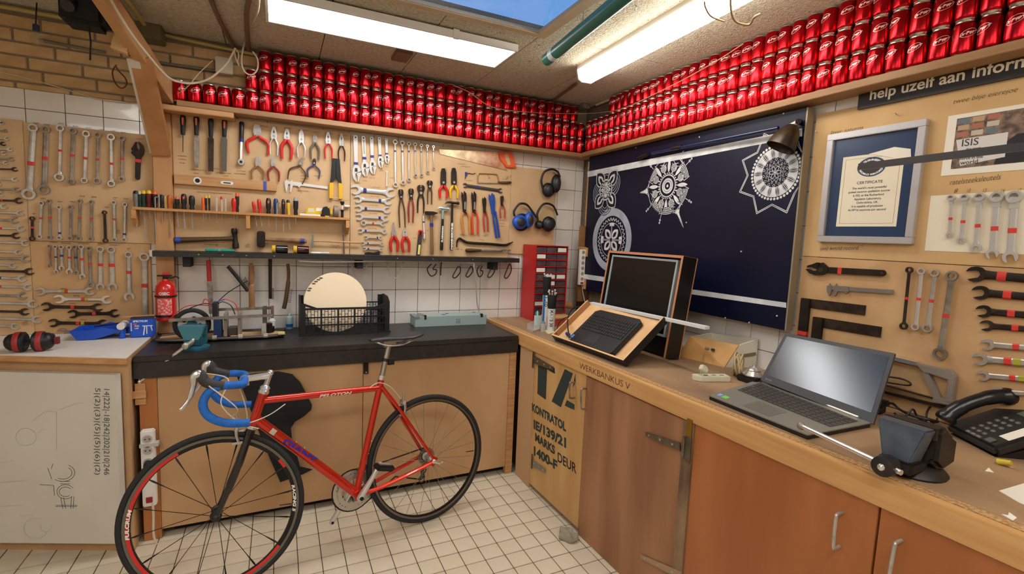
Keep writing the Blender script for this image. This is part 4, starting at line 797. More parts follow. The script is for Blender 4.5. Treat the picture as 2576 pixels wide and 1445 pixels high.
def caliper(a, b, label, P=PB, N=NB, down=1, m=SATIN, jaw=.055, d=.015):
    F, L = tframe(a, b, P, N, d); o = thing('vernier_caliper', label, 'caliper', F); h = .0085; s = -down
    MB().prism([(0, -h), (L, -h*.9), (L, h*.9), (0, h)], .004, .008).build('beam', m, o); MB().prism([(-.004, s*-h), (.016, s*-h), (.016, s*h), (.010, s*jaw), (.006, s*jaw), (-.004, s*h*1.6)], .003, .010).build('fixed_jaw', m, o)
    sl = MB().prism([(.026, s*-h*1.15), (.085, s*-h*1.15), (.085, s*h*1.5), (.042, s*h*1.5), (.032, s*jaw), (.028, s*jaw)], .0035, .0105).build('sliding_jaw', m, o); MB().prism([(.002, -s*h), (.012, -s*h), (.006, -s*h*2.4)], .004, .008).build('inside_jaw', m, o); MB().prism([(.03, -s*h), (.04, -s*h), (.032, -s*h*2.4)], .004, .008).build('inside_jaw', m, o)
    MB().cyl((.07, s*h*1.6, .006), (.078, s*h*2.1, .006), .004).build('thumb_screw', m, sl); return o
caliper((718, 459), (824, 473), 'silver vernier caliper on the middle board under the pliers', down=1, m=mat('bright_steel', c(236, 232, 228), .3, .7))
# -------------------------------------------------------------- the screwdriver shelf
SD = .09; za = PB(340, 524, SD).z; zb_ = PB(870, 545, SD).z; xs0 = PB(332, 524, SD).x; xs1 = PB(880, 545, SD).x; ZS = (za+zb_)/2
ss = thing('screwdriver_rack', 'narrow wooden shelf with holes full of upright screwdrivers', 'shelf', (xs0, 0, ZS))
SW = mat('rack_wood', c(206, 152, 92), .55, col2=c(186, 130, 72), scale=26, stretch=(.1, 1, 1))
part(MB().box(xs0, xs1, -SD, -.015, ZS-.014, ZS), 'shelf_board', SW, ss, bevel=.001)
for px in (336, 624, 875):
    x = PB(px, 560, SD).x; part(MB().poly3([(x-.01, -SD+.004, ZS-.0145), (x-.01, -.015, ZS-.0145), (x-.01, -.015, ZS-.10), (x-.01, -.04, ZS-.10), (x-.01, -SD+.004, ZS-.06)] if px != 624 else [(x-.01, -SD+.004, ZS-.0145), (x-.01, -.015, ZS-.0145), (x-.01, -.015, ZS-.09), (x-.01, -SD+.004, ZS-.09)], (.02, 0, 0)), 'bracket', SW, ss)
SDY = -.055
def sdr(px, topy, body, cap=None, r=.0105, shaft_px=None, label='', name='screwdriver', tilt=0, sm=STEEL, inlay=None, sr=.0024):
    x = PB(px, 520, -SDY).x; zt2 = PB(px, topy, -SDY).z; h = zt2-ZS; M = Matrix.Translation((x, SDY, ZS)) @ Matrix.Rotation(tilt, 4, 'Y'); o = thing(name, label, 'screwdriver', M, 'screwdrivers standing in the rack')
    pf = [(r*.72, .0005), (r*.8, h*.12), (r*.66, h*.24), (r*.95, h*.42), (r, h*.72), (r*.86, h*.92), (r*.5, h)]
    if cap:
        MB().lathe(pf[:5]+[(r*.98, h*.8)], 14).build('handle', body, o); MB().lathe([(r*.98, h*.8), (r*.86, h*.93), (r*.5, h)], 14).build('handle_cap', cap, o)
    else: MB().lathe(pf, 14).build('handle', body, o)
    if inlay: MB().sphere((0, -r*.55, h*.72), r*.6, 10, (1, .8, 1.9)).build('orange_inlay', inlay, o)
    L = .06 if shaft_px is None else max(.03, ZS-PB(px, shaft_px, -SDY).z)
    MB().cyl((0, 0, -L), (0, 0, .001), sr, n=8).build('shank', sm, o)
DGRN = mat('dark_green_grip', c(20, 44, 32), .45); DRD = mat('wine_grip', c(96, 14, 22), .4); CLEAR = mat('clear_grip', c(214, 196, 180), .15, alpha=.55); CYEL = mat('clear_yellow_grip', c(214, 178, 110), .2, alpha=.7); CORG = mat('clear_orange_grip', c(206, 104, 34), .2, alpha=.85)
sdr(342.5, 480, GREYP, BLACK, .0125, 585, 'grey and black clasp-shaped tool at the left end of the screwdriver rack')
for p, lab in (((353, 481, DGRN, mat('pale_cap', c(196, 190, 170), .5), .0105, 540), 'dark green screwdriver with pale cap near the left end of the rack'), ((362, 479.5, DGRN, YELLOW, .0125, 605), 'dark green screwdriver with yellow cap in the rack'), ((375.5, 479, DRD, YELLOW, .0135, 548), 'wine red screwdriver with yellow cap in the rack'), ((390, 480.5, BLACK, ORANGE, .013, 608), 'black screwdriver with orange cap beside the wine red one'), ((407.5, 490.5, BLACK, None, .0115, 562), 'thick black screwdriver in front of the wooden post'), ((416.5, 493, CYEL, None, .008, 548), 'screwdriver with clear yellow handle in front of the wooden post'), ((427, 491, CORG, None, .0105, 598), 'screwdriver with clear orange handle in front of the wooden post')): sdr(*p, label=lab)
sdr(446, 495, BLACK, ORANGE, .012, 570, 'stubby orange and black screwdriver right of the wooden post', inlay=None); sdr(463, 488, BLACK, None, .014, 575, 'big black screwdriver with orange inlay in the rack', inlay=ORANGE, sr=.004); sdr(483, 492.5, BLACK, None, .015, 588, 'round topped plain black screwdriver in the rack'); sdr(511, 497, ORANGE, None, .0085, None, 'orange handled screwdriver beside two slim yellow capped ones'); sdr(518.5, 491, BLACK, YELLOW, .0065, 554, 'slim black screwdriver with yellow cap, left of a pair'); sdr(526.6, 491, BLACK, YELLOW, .0055, 555, 'slim black screwdriver with yellow cap, right of a pair')
sdr(544.6, 496, CLEAR, None, .0075, None, 'voltage tester with clear handle, left of three'); sdr(557.7, 494.5, CLEAR, REDP, .008, None, 'voltage tester with clear handle and red end'); sdr(567.4, 500, CLEAR, None, .006, None, 'short thin clear voltage tester'); sdr(589, 499, REDP, None, .0145, None, 'red ball-handled screwdriver in the middle of the rack'); sdr(597, 484.5, BLACK, ORANGE, .0105, None, 'tall black screwdriver with orange top behind the red ball handle')
sdr(641, 507, REDP, None, .0095, 570, 'smaller leaning red screwdriver right of the rack middle', tilt=-.12); sdr(655, 501.5, REDP, None, .0115, 570, 'larger leaning red screwdriver right of the rack middle', tilt=-.1); sdr(675.4, 498.7, BLACK, None, .0145, 570, 'black screwdriver with big orange inlay next to the red pair', inlay=ORANGE); sdr(694, 500, mat('blue_grip', c(30, 56, 110), .4), None, .0135, 580, 'blue handled screwdriver in the rack'); sdr(712.8, 501.5, BLACK, None, .0105, 583, 'black screwdriver with orange inlay right of the blue one', inlay=ORANGE); sdr(726.6, 503, YELLOW, BLACK, .0105, 578, 'yellow and black knife handle in the rack', tilt=-.05); sdr(744, 497, BLACK, mat('pale_button', c(150, 150, 146), .5), .0145, 562, 'black utility knife standing in the rack', sr=.004)
# L keys in front of three handles
for px, t, lab in ((391, 497, 'bright hex key in front of an orange capped screwdriver'), ((401), 490, 'bright hex key in front of the thick black screwdriver'), (697, 512, 'pale rod leaning on the blue screwdriver')):
    x = PB(px, 520, .078).x; z1 = PB(px, t, .078).z; tag(MB().cyl((x, -.078, ZS+.001), (x, -.078, z1), .003, n=8).tube([(x, -.078, z1), (x+.004, -.075, z1+.002), (x+.012, -.068, z1+.002)], .003, 8).build('hex_key', CHROME, frame=None), lab, 'hex key')
# things at the right end of the rack
def shelf_item(px0, px1, py0, y=SDY): a = PB(px0, 540, -y); b = PB(px1, 540, -y); return a.x, b.x, PB((px0+px1)/2, py0, -y).z
x0, x1, zt3 = shelf_item(769, 812, 511, -.045); sfn = thing('stud_finder', 'yellow and white hand detector lying on the screwdriver rack', 'detector', (x0, -.045, ZS))
MB().prism([(0, .012), (.004, .045), (.015, .055), (x1-x0, .05), (x1-x0, .014), (.01, .01)], -.012, .012).build('body', YELLOW, sfn, frame=Matrix.Rotation(math.pi/2, 4, 'X'), bevel=.003); MB().prism([(.055, .03), (.06, .052), (.10, .05), (.10, .034)], .0121, .0135).build('white_label', WHITEP, sfn, frame=Matrix.Rotation(math.pi/2, 4, 'X')); MB().prism([(.012, .022), (.012, .045), (.045, .048), (.05, .024)], .0121, .0135).build('grey_label', mat('label_grey', c(212, 200, 170), .6), sfn, frame=Matrix.Rotation(math.pi/2, 4, 'X'))
x0, x1, z_ = shelf_item(754, 806, 534, -.06); tag(MB().box(x0, x1, -.075, -.045, ZS, ZS+.012).build('paper_box', PAPER, bevel=.001), 'flat white card box under the yellow detector', 'box')
x0, x1, z_ = shelf_item(809, 836, 515, -.07); tmz = thing('tape_measure', 'black and yellow tape measure standing on the screwdriver rack', 'tape measure', ((x0+x1)/2, -.062, ZS)); hw = (x1-x0)/2
MB().prism([(-hw*.95, 0), (hw*.55, 0), (hw*.55, hw*1.1), (hw*.3, hw*1.9), (-hw*.4, hw*2.1), (-hw*.95, hw*1.5)], -.02, .02).build('case', BLACK, tmz, frame=Matrix.Rotation(math.pi/2, 4, 'X'), bevel=.006); MB().prism([(hw*.5, hw*.5), (hw*1.0, hw*.5), (hw*1.0, hw*1.7), (hw*.5, hw*2.0)], -.018, .018).build('yellow_case', YELLOW, tmz, frame=Matrix.Rotation(math.pi/2, 4, 'X'), bevel=.004); MB().box(-.012, .012, -.021, -.015, .0, .006).build('tape_end', YELLOW, tmz)
x0, x1, z_ = shelf_item(840, 853, 520, -.05); rr = (PB(846, 518, .05).z-ZS)/2; tag(MB().ring(0, 0, rr*.55, rr, -.013, .013, 24).build('tape_roll', mat('grey_tape', c(128, 116, 100), .5), frame=frame((x0+.012, -.05, ZS+rr), (0, 1, 0), (1, 0, 0))), 'grey roll of adhesive tape standing on edge on the rack', 'tape roll')
x0, x1, z_ = shelf_item(856, 866, 507, -.055); br = thing('small_brush', 'small black round brush standing at the right end of the rack', 'brush', ((x0+x1)/2, -.055, ZS)); hb = PB(861, 507, .055).z-ZS
MB().lathe([(.008, 0), (.008, hb*.42), (.016, hb*.44), (.004, hb*.5)], 14).build('handle', BLACKM, br); MB().cyl((0, 0, hb*.5), (0, 0, hb*.76), .0045, n=10).build('ferrule', WHITEP, br); MB().lathe([(.006, hb*.76), (.0135, hb*.93), (.011, hb)], 14).build('bristles', BLACKM, br)
F, L = tframe((866, 519), (879, 520), PB, NB, .02); tag(MB().cyl((0, 0, .008), (L, 0, .008), .008, n=12).build('chalk_tube', WHITEP, frame=F), 'short white tube lying beside the black brush', 'tube')
a = PB(862, 556, .06); b = PB(865.5, 638, .02); tag(MB().cyl(a, b, .0042, .0042, 8).build('thin_rod', DULL), 'thin bare metal rod hanging below the right end of the rack', 'rod')
# -------------------------------------------------------------- hammers below the rack
def hammer(a, b, label, hm, wm_, hpx, wpx, hr, kind='block', tape=None, tf=.85, P=PB, N=NB, tipc=None, shape=None, d=.015, hc=None):
    """a = head centre, b = handle end; hpx/wpx = head length/width in metres"""
    F, L = tframe(a, b, P, N, d); o = thing('hammer', label, 'hammer', F, None); z = .022; w = wpx/2; h = hpx/2
    hn = MB().tube([(w*.5, 0, z), (L*.3, 0, z), (L*.7, 0, z), (L*.95, 0, z), (L, 0, z)], [hr*.85, hr*.85, hr*1.0, hr*1.08, hr*.8], 12, flatten=(2, .8, z)).build('handle', wm_, o)
    if kind == 'block': MB().prism([(-w, -h*.85), (-w*.75, -h), (w*.75, -h), (w, -h*.85), (w*1.05, 0), (w, h*.85), (w*.75, h), (-w*.75, h), (-w, h*.85), (-w*1.05, 0)], z-w*.8, z+w*.8).build('head', hm, o, bevel=.003)
    elif kind == 'sledge': MB().tube([(0, -h, z), (0, -h*.85, z), (0, -h*.5, z), (0, -h*.42, z), (0, h*.42, z), (0, h*.55, z), (0, h*.95, z), (0, h, z)], [w*.7, w*.95, w*.95, w*.75, w*.8, w, w, w*.8], 10).build('head', hm, o)
    elif kind == 'peen': MB().prism([(-w, -h), (w*.7, -h), (w, -h*.2), (w*.8, h*.4), (w*.15, h), (-w*.3, h), (-w*.9, h*.3)], z-w*.7, z+w*.7).build('head', hm, o, bevel=.002)
    elif kind == 'claw':
        MB().tube([(0, h, z), (0, h*.8, z), (0, h*.4, z), (0, 0, z)], [w*1.0, w*1.0, w*.7, w*.9], 12).tube(spline([(0, 0, z), (-w*.3, -h*.4, z), (w*.1, -h*.8, z), (w*.9, -h*1.05, z)], 4), [w*.9, w*.85, w*.8, w*.75, w*.7, w*.65, w*.6, w*.55, w*.45, w*.4, w*.3, w*.22, w*.15], 8).build('head', hm, o)
    if tape: MB().tube([(L*tf-.012, 0, z), (L*tf+.012, 0, z)], hr*1.14, 12, flatten=(2, .82, z)).build('tape_band', tape, o)
    return o
hammer((592, 600), (428, 604.5), 'long wooden sledgehammer lying level with dark iron head and blue band', IRON, BRN, .116, .034, .0145, 'sledge', mat('blue_tape_bright', c(40, 80, 170), .5), .87)
hammer((657, 602), (771, 607), 'short club hammer with square iron head and blue taped handle', IRON, mat('worn_handle', c(150, 112, 70), .6, col2=c(120, 86, 52), scale=20), .094, .042, .0135, 'block', BLUET, .90)
hammer((786, 606), (906, 611), 'small light hammer with thin pale head and slim wooden handle', mat('head_pale', c(130, 148, 142), .4, .7), PINE, .084, .014, .0055, 'peen')
# -------------------------------------------------------------- right board
for i, (a, b, hw, t, tf, h, sl) in enumerate([((893.7, 341), (896, 459), .060, BLUET, .60, .36, False), ((913.6, 343), (918, 446), .056, BLUET, .54, .38, True), ((934, 345), (937, 440), .050, BLUET, .52, .38, False), ((953.4, 346), (957, 424), .044, BLUET, .60, .38, False), ((971, 349), (973, 413), .038, BLUET, .62, .36, False)]):
    adjustable(a, b, 'chrome adjustable wrench hanging jaw down, %s from the left, %s' % (ordinal(i+1), ('the longest', 'with slotted handle', 'middle length', 'second shortest', 'the shortest')[i]), hw, SATIN, t, tf, head=h, slot=sl, w0=.44, w1=.34)
for i, (a, b, ra, rb_) in enumerate([((993, 352), (994, 472), 5.2, 5.8), ((1011, 355), (1013, 466), 5, 5.3), ((1027.5, 358), (1028, 458), 4.2, 4.6), ((1043, 360), (1044.5, 447), 4, 4), ((1058.7, 363), (1059.5, 446), 3.5, 3.8), ((1073.6, 365), (1075, 438), 3.2, 3.5), ((1089, 367), (1090, 428), 2.8, 2.8)]):
    q = px2m(a[0], 410, 1)*1.05; spanner(a, b, 'slim chrome ring spanner with blue band, %s from the adjustable wrenches' % ordinal(i+1), 'rr', ra*q, rb_*q, ra*q*.85, CHROME, [(.24, BLUET)], group='row of slim ring spanners', off=.006, th=.005)
spanner((972.7, 429), (972, 471), 'tiny pale spanner hanging below the shortest adjustable wrench', 'oo', .006, .006, .0065, WHITEP, (), group=None)
for i, (a, b, R, k, t, tf) in enumerate([((882, 476), (993, 487), 11.5, 'oo', BLUET, .31), ((890.5, 500.5), (984.5, 508), 8.8, 'oo', BLUET, .68), ((892.5, 524), (981, 529), 8.3, 'oo', BLUET, .3), ((894.6, 545), (977, 550), 8, 'oo', BLUET, .72), ((907, 561), (968.5, 564), 6, 'ro', REDT, .5), ((900, 580), (972.7, 583), 6.2, 'oo', BLUET, .26), ((915.4, 597), (961.7, 598.6), 4.8, 'oo', BLUET, .72), ((907.8, 612), (965, 614), 4.8, 'oo', BLUET, .3), ((912, 625), (962, 628.5), 4.5, 'oo', BLUET, .28)]):
    q = px2m(a[0], 540, 1)*1.05; spanner(a, b, '%s open spanner with %s band, %s from the top under the adjustable wrenches' % (('big' if i == 0 else 'chrome'), 'red' if t is REDT else 'blue', ordinal(i+1)), k, R*q, R*q, R*.78*q, SATIN, [(tf, t)], group='level open spanners on the right board')
F, L = tframe((917, 639), (954, 637), PB, NB, .015); tag(MB().prism([(0, -.008), (L*.3, -.009), (L*.4, -.004), (L, -.012), (L, .012), (L*.6, .006), (L*.25, .011), (0, .008)], .002, .02).build('clamp', BLACK, frame=F, bevel=.002), 'small black clamp lying at the foot of the level spanners', 'clamp')
pliers((1007, 477), (1011.5, 573), m_(14)*1.25, 'long thin bare steel end pincers, first from the left of four', 'pincer', .24, IRON, BRN, .0042, hwid=.030, name='pincers', grp='pincers on the right board', bulge=1.0); pliers((1033, 475), (1032.5, 561), m_(10)*1.25, 'end pincers with dark red dipped handles', 'pincer', .26, IRON, mat('dipped_red', c(140, 44, 32), .5), .0052, hwid=.032, grip0=.35, name='pincers', grp='pincers on the right board', bulge=1.25)
pliers((1058, 466.5), (1057, 537), m_(16)*1.25, 'wide mouthed iron carpenter pincers, third of four', 'pincer', .34, IRON, DARKST, .0050, hwid=.046, name='pincers', grp='pincers on the right board', bulge=1.0); pliers((1080, 455), (1079.5, 515), m_(10)*1.25, 'short iron pincers hanging highest of the four', 'pincer', .30, IRON, BRN, .0042, hwid=.036, name='pincers', grp='pincers on the right board', bulge=1.1)
pliers((989, 560), (991, 634), m_(17)*1.2, 'long nosed pliers with thick red handles low on the right board', 'needle', .46, STEEL, REDP, .0085, hwid=.034, tape=BLUET); pliers((1016.7, 577), (1021, 635), m_(14)*1.25, 'combination pliers with thick red handles low on the right board', 'flat', .30, SATIN, REDP, .0082, hwid=.032, bulge=1.3)
F, L = tframe((1057, 579), (1050.5, 645), PB, NB, .015); fl = thing('work_torch', 'flat black work torch with red hook and yellow light strip', 'torch', F); w = .0125
MB().box(L*.18, L, -w, w, .002, .022).build('body', mat('torch_grey', c(52, 48, 46), .5), fl, bevel=.003); MB().box(0, L*.30, -w*1.08, w*1.08, .0, .018).build('red_hook', REDP, fl, bevel=.004); MB().box(L*.05, L*.26, -w*.6, w*.6, .018, .0195).build('hook_opening', IRON, fl); MB().box(L*.56, L*.92, -w*.55, w*.55, .022, .0235).build('light_strip', mat('strip_yellow', c(240, 222, 130), .4), fl); MB().cyl((L*.42, 0, .022), (L*.42, 0, .0245), .004, n=12).build('switch', REDP, fl)
F, L = tframe((1063.8, 543), (1066.5, 602), PB, NB, .015); tw = thing('tube_spanner', 'slim silver tube tool with blue band beside the work torch', 'tool', F)
MB().lathe([(.0045, 0), (.0065, .01), (.0065, L*.85), (.0085, L*.88), (.0085, L)], 12, (0, 0, .012), (1, 0, 0)).build('tube', SATIN, tw); MB().cyl((L*.24, 0, .012), (L*.30, 0, .012), .0072, n=12).build('tape_band', BLUET, tw); MB().cyl((L*.74, 0, .017), (L*.74, 0, .0192), .003, n=8).build('hole', IRON, tw)
def text_on_handle(o, L, f0, f1, s, m, r, z):
    mb = text_mb(s, .014, .001, 'LEFT', 0); w = max(p.x for p in mb.v); sc = L*(f1-f0)/w; q = MB().add([(L*f1-p.x*sc, -p.y+.005, z) for p in mb.v], mb.f); q.build('handle_lettering', m, o)
hammer((1083, 537), (1084.5, 641), 'plain hammer with iron head and wooden handle on the right board', IRON, mat('oiled_handle', c(126, 94, 62), .6), .085, .026, .0105, 'peen', BLUET, .28)
h1 = hammer((1112, 525), (1108, 630), 'claw hammer with pale blue head and black lettered handle', mat('head_blue', c(168, 190, 190), .35, .5), BLACK, .082, .022, .0105, 'claw'); L = (PB(1112, 525, .015)-PB(1108, 630, .015)).length; text_on_handle(h1, L, .42, .80, 'PLASMAMAN', WHITEP, .01, .0312); MB().tube([(.01, 0, .022), (L*.25, 0, .022)], .009, 10).build('neck', mat('head_blue', c(168, 190, 190), .35, .5), h1)
h2 = hammer((1135, 511), (1132.5, 630), 'claw hammer with dark iron head and white lettered black handle', IRON, BLACK, .098, .022, .0095, 'claw'); L = (PB(1135, 511, .015)-PB(1132.5, 630, .015)).length; text_on_handle(h2, L, .42, .98, 'HAMMERTIME', WHITEP, .01, .0302)
pliers((1114, 424), (1114, 499), m_(18)*1.25, 'crimping tool with short red handles under the saw', 'crimp', .58, IRON, REDP, .0082, hwid=.036, name='crimper', grp='crimpers'); pliers((1140, 423), (1141, 499), m_(19)*1.25, 'crimping tool with short yellow handles under the saw', 'crimp', .58, IRON, YELLOW, .0082, hwid=.036, name='crimper', grp='crimpers')
# hand saw
def poly_wall(pts, d0, d1, name, m, root=None, P=PB, bevel=0): 
    n = NB if P is PB else NR; return MB().poly3([P(*p, 0)+n*d0 for p in pts], n*(d1-d0)).build(name, m, root, bevel=bevel)
saw = thing('hand_saw', 'hand saw with bright tapering blade and orange handle under the can shelf', 'saw')
poly_wall([(1103, 377), (1253, 384), (1260, 404), (1273, 430), (1104.5, 388.5)], .017, .0185, 'blade', mat('saw_blade', c(206, 190, 160), .3, .9, col2=c(170, 150, 120), scale=20), saw)
hs_ = poly_wall([(1250, 383), (1284, 384.5), (1290, 404), (1295, 424), (1271, 423), (1254, 402)], .012, .032, 'handle', ORANGE, saw, bevel=.004); poly_wall([(1264, 390), (1274, 390.5), (1280, 416), (1273, 417), (1267, 402)], .0321, .0326, 'grip_opening', MDF, saw)
hk = thing('small_hacksaw', 'small hacksaw with brassy bent frame and wooden handle', 'hacksaw')
MB().tube(spline([PB(*p, .022) for p in ((1202, 461), (1201, 448), (1203, 438), (1210, 436), (1246, 438), (1251, 442), (1255, 456))], 4), .0038, 8).build('frame', mat('brassy', c(190, 160, 100), .35, .9), hk); MB().obox(PB(1202, 460, .022), PB(1256, 461, .022), .002, .008, NB).build('blade', DULL, hk); MB().tube([PB(1253, 459, .022), PB(1262, 460, .022), PB(1276, 460, .022), PB(1284, 459, .022), PB(1286.5, 459, .022)], [.006, .0085, .0095, .008, .004], 10).build('handle', BRN, hk)
ky = thing('key_set', 'small tool with red and grey wires hanging left of the little hacksaw', 'tool')
MB().box(-.007, .007, -.012, .012, 0, .01).build('blue_block', BLUET, ky, frame=fB(1172, 438, .015)); MB().tube(spline([PB(1173, 438, .02), PB(1180, 436, .02), (PB(1188, 438, .02)), PB(1196, 436, .02)], 4), .0022, 6).build('wire', DARKST, ky); MB().tube(spline([PB(1172, 440, .02), PB(1170, 450, .02)], 4), .003, 6).build('tail', DARKST, ky)
spanner((1164, 466), (1263, 481), 'flat dark grey spanner lying level under the little hacksaw', 'oo', .016, .017, .021, mat('flat_dark', c(74, 68, 64), .5, .6), [(.36, BLUET)], group=None, th=.004)
def pump(a, b, spread, label, gm_, hm=IRON, name='water_pump_pliers', hd=.26, gr=.0072, head_w=.034, slot=True):
    F, L = tframe(a, b, PB, NB, .015); o = thing(name, label, 'pliers', F, 'water pump pliers on the right board'); z = .014; W = head_w; xp = L*hd
    MB().prism([(0, W*.1), (xp*.25, W*.52), (xp*.75, W*.5), (xp*1.6, W*.15), (xp*1.8, W*.45), (xp*2.1, W*.35), (xp*1.9, -W*.05), (xp*1.0, -W*.05), (xp*.55, W*.16), (xp*.2, -W*.05)], z-.005, z+.002).build('upper_jaw', hm, o)
    MB().prism([(xp*.08, -W*.5), (xp*.35, -W*.1), (xp*.9, -W*.05), (xp*1.5, W*.2), (xp*1.9, -W*.1), (xp*1.9, -W*.5), (xp*1.2, -W*.5), (xp*.5, -W*.6)], z-.002, z+.006).build('lower_jaw', hm, o)
    if slot: MB().obox(V((xp*.95, W*.06, z+.0065)), V((xp*1.6, -W*.1, z+.0065)), W*.26, .001, (0, 0, 1)).build('slot_plate', STEEL, o)
    for s, sk in ((1, .0), (-1, 0)):
        pa = spline([V((xp*1.75, s*W*.26, z)), V((L*.62, s*spread*.5*1.08, z)), V((L*.85, s*spread*.5*1.02, z)), V((L, s*spread*.5*.98, z))], 6); MB().tube(pa, [gr*.85]*6+[gr]*7+[gr*.95]*5+[gr*.6], 10).build('handle_grip', gm_, o)
pump((1165, 481), (1172, 590), m_(20)*1.25, 'water pump pliers with long orange yellow handles, leftmost of five', mat('amber_grip', c(206, 128, 44), .5)); pump((1190, 482), (1194, 590), m_(15)*1.25, 'water pump pliers with long orange red handles, second of five', mat('orange_red_grip', c(206, 70, 36), .5)); pump((1216, 496), (1221.5, 584), m_(11)*1.25, 'smaller water pump pliers with dark red handles, third of five', mat('dull_red_grip', c(178, 58, 40), .5), hd=.24, gr=.006, head_w=.028, slot=False); pump((1234, 486), (1250.5, 599), m_(9)*1.25, 'large all blue pipe wrench, fourth of five', mat('pipe_blue', c(20, 70, 160), .45), mat('pipe_blue', c(20, 70, 160), .45), hd=.24, gr=.0078, head_w=.042, slot=False); pump((1261, 492), (1262.5, 550), m_(13)*1.25, 'shortest water pump pliers with red handles, rightmost of five', mat('dull_red_grip', c(178, 58, 40), .5), DARKST, hd=.24, gr=.005, head_w=.024, slot=False)
cb = MB().tube(spline([PB(*p, .025) for p in ((1149, 622), (1150, 608), (1156, 600), (1166, 606), (1180, 611), (1230, 614), (1268, 617), (1280, 614), (1290, 609))], 4), [.004]*4+[.007]*8+[.009]*16+[.007]*2+[.004]*3, 8, flatten=None).build('crowbar', IRON); tag(cb, 'black crowbar with hooked end lying above the file handle', 'crowbar')
F, L = tframe((1169, 630), (1283, 630), PB, NB, .015); cz = thing('long_chisel', 'chisel with pear shaped wooden handle lying at the bottom of the right board', 'chisel', F); MB().tube([(0, 0, .016), (.006, 0, .016), (L*.12, 0, .016), (L*.28, 0, .016), (L*.33, 0, .016)], [.006, .0125, .0135, .0095, .0085], 12).build('handle', BRN, cz); MB().tube([(L*.32, 0, .016), (L*.8, 0, .016)], .0085, 10).box(L*.8, L, -.006, .006, .012, .018).build('blade', DULL, cz)
# handwriting on the boards: short pencilled scribbles above the tools
def scribble(px, py, w, root, h=5, P=PB, n=None, d=BD+.0012):
    pts = []; x = px-w/2; a = 0
    while x < px+w/2:
        a += random.uniform(.5, .9); x += random.uniform(.25, .75); pts.append((x+math.cos(a*2)*.7, py+math.sin(a*2)*random.choice((.9, 1.2, 1.2, 2.4))+(x-px)*.06))
    return pts
def scribbles(items, name, P=PB, d=BD+.0015, w=.0009, m=mat('pencil', c(122, 92, 62), .9)):
    mb = MB(); n = NB if P is PB else NR
    for (px, py, ww) in items:
        pts = [P(*p, d) for p in scribble(px, py, ww, None)]
        for a, b in zip(pts[:-1], pts[1:]):
            dd = (b-a).normalized(); t = n.cross(dd).normalized()*w/2; mb.add([a-t, b-t, b+t, a+t], [(0, 1, 2, 3)])
    return mb, name, m
def put(sc, root):
    mb, nm, m = sc; mb.xf(Matrix.Translation(-root.matrix_world.translation)).build(nm, m, root, kind='stuff')
put(scribbles([(90, 310, 16), (118, 314, 14), (152, 311, 14), (190, 318, 14), (222, 322, 14), (255, 326, 14), (283, 330, 14), (310, 334, 12), (352, 350, 20), (84, 538, 10), (108, 500, 12), (152, 508, 14), (181, 508, 14), (206, 494, 14), (236, 496, 14), (267, 522, 12), (290, 498, 12), (316, 500, 12)], 'pencil_writing'), bd_l1)
put(scribbles([(135, 610, 20), (165, 612, 26), (210, 613, 30), (255, 614, 18), (285, 617, 18), (324, 626, 10), (160, 727, 18), (192, 745, 16), (182, 764, 16), (228, 783, 20), (210, 805, 18), (205, 826, 22)], 'pencil_writing'), bd_l2)
put(scribbles([(458, 393, 22), (458, 401, 20), (458, 410, 14), (498, 428, 40), (492, 436, 14), (540, 425, 22), (562, 436, 38), (568, 443, 14), (606, 431, 24), (604, 438, 30), (655, 317, 20), (668, 319, 12), (690, 321, 14), (723, 323, 18), (763, 328, 26), (795, 333, 20), (828, 337, 20), (862, 341, 26), (540, 486, 90), (766, 443, 22), (766, 450, 20), (765, 457, 22), (762, 481, 30), (800, 443, 22), (870, 505, 14), (530, 616, 36), (842, 618, 24), (840, 623, 16)], 'pencil_writing'), bd_c)
put(scribbles([(900, 462, 14), (918, 455, 12), (936, 448, 14), (960, 430, 12), (972, 420, 8), (985, 448, 10), (945, 472, 22), (942, 495, 22), (940, 517, 22), (938, 538, 22), (936, 556, 24), (936, 575, 22), (940, 590, 22), (938, 606, 22), (940, 619, 18), (1160, 413, 20), (1170, 420, 22), (1180, 455, 18), (1166, 592, 20), (1195, 592, 22), (1220, 594, 18), (1262, 555, 16), (1263, 563, 14), (1262, 570, 18), (1210, 604, 14), (1075, 580, 8), (1043, 600, 8), (1140, 602, 8), (1155, 628, 18)], 'pencil_writing'), bd_r)
# three ear defenders
def muffs(band, cups, label, cm, bm_=BLACK):
    o = thing('ear_defenders', label, 'ear defenders', None, 'ear defenders on the small board'); pts = spline([PB(*p) + NB*.05 for p in band], 6)
    MB().tube(pts, .008, 8, flatten=None).build('headband', bm_, o)
    for (x, y, rx, rz, dd) in cups:
        p = PB(x, y, dd); q = px2m(x, y, 1)*1.05; cp = MB().sphere(p, 1, 18, (rx*q, .032, rz*q)).build('ear_cup', cm, o); MB().sphere(p+V((0, -.022, 0)), 1, 14, (rx*q*.62, .014, rz*q*.66)).build('cup_badge', mat('badge_dark', c(44, 44, 46), .4), cp)
    for (x, y, rx, rz, dd) in cups[:1]:
        p = PB(x, y, dd); q = px2m(x, y, 1); MB().torus(p+V((rx*q*.4, .02, 0)), (0, 1, .2), rx*q*.95, .010, 20, 8).build('ear_cushion', BLACKM, o)
muffs([(1357, 475), (1354, 455), (1362, 434), (1380, 428), (1394, 434), (1400, 448)], [(1378, 478, 13, 15, .05), (1399, 462, 11, 19, .055)], 'black ear defenders hung highest near the corner', BLACK)
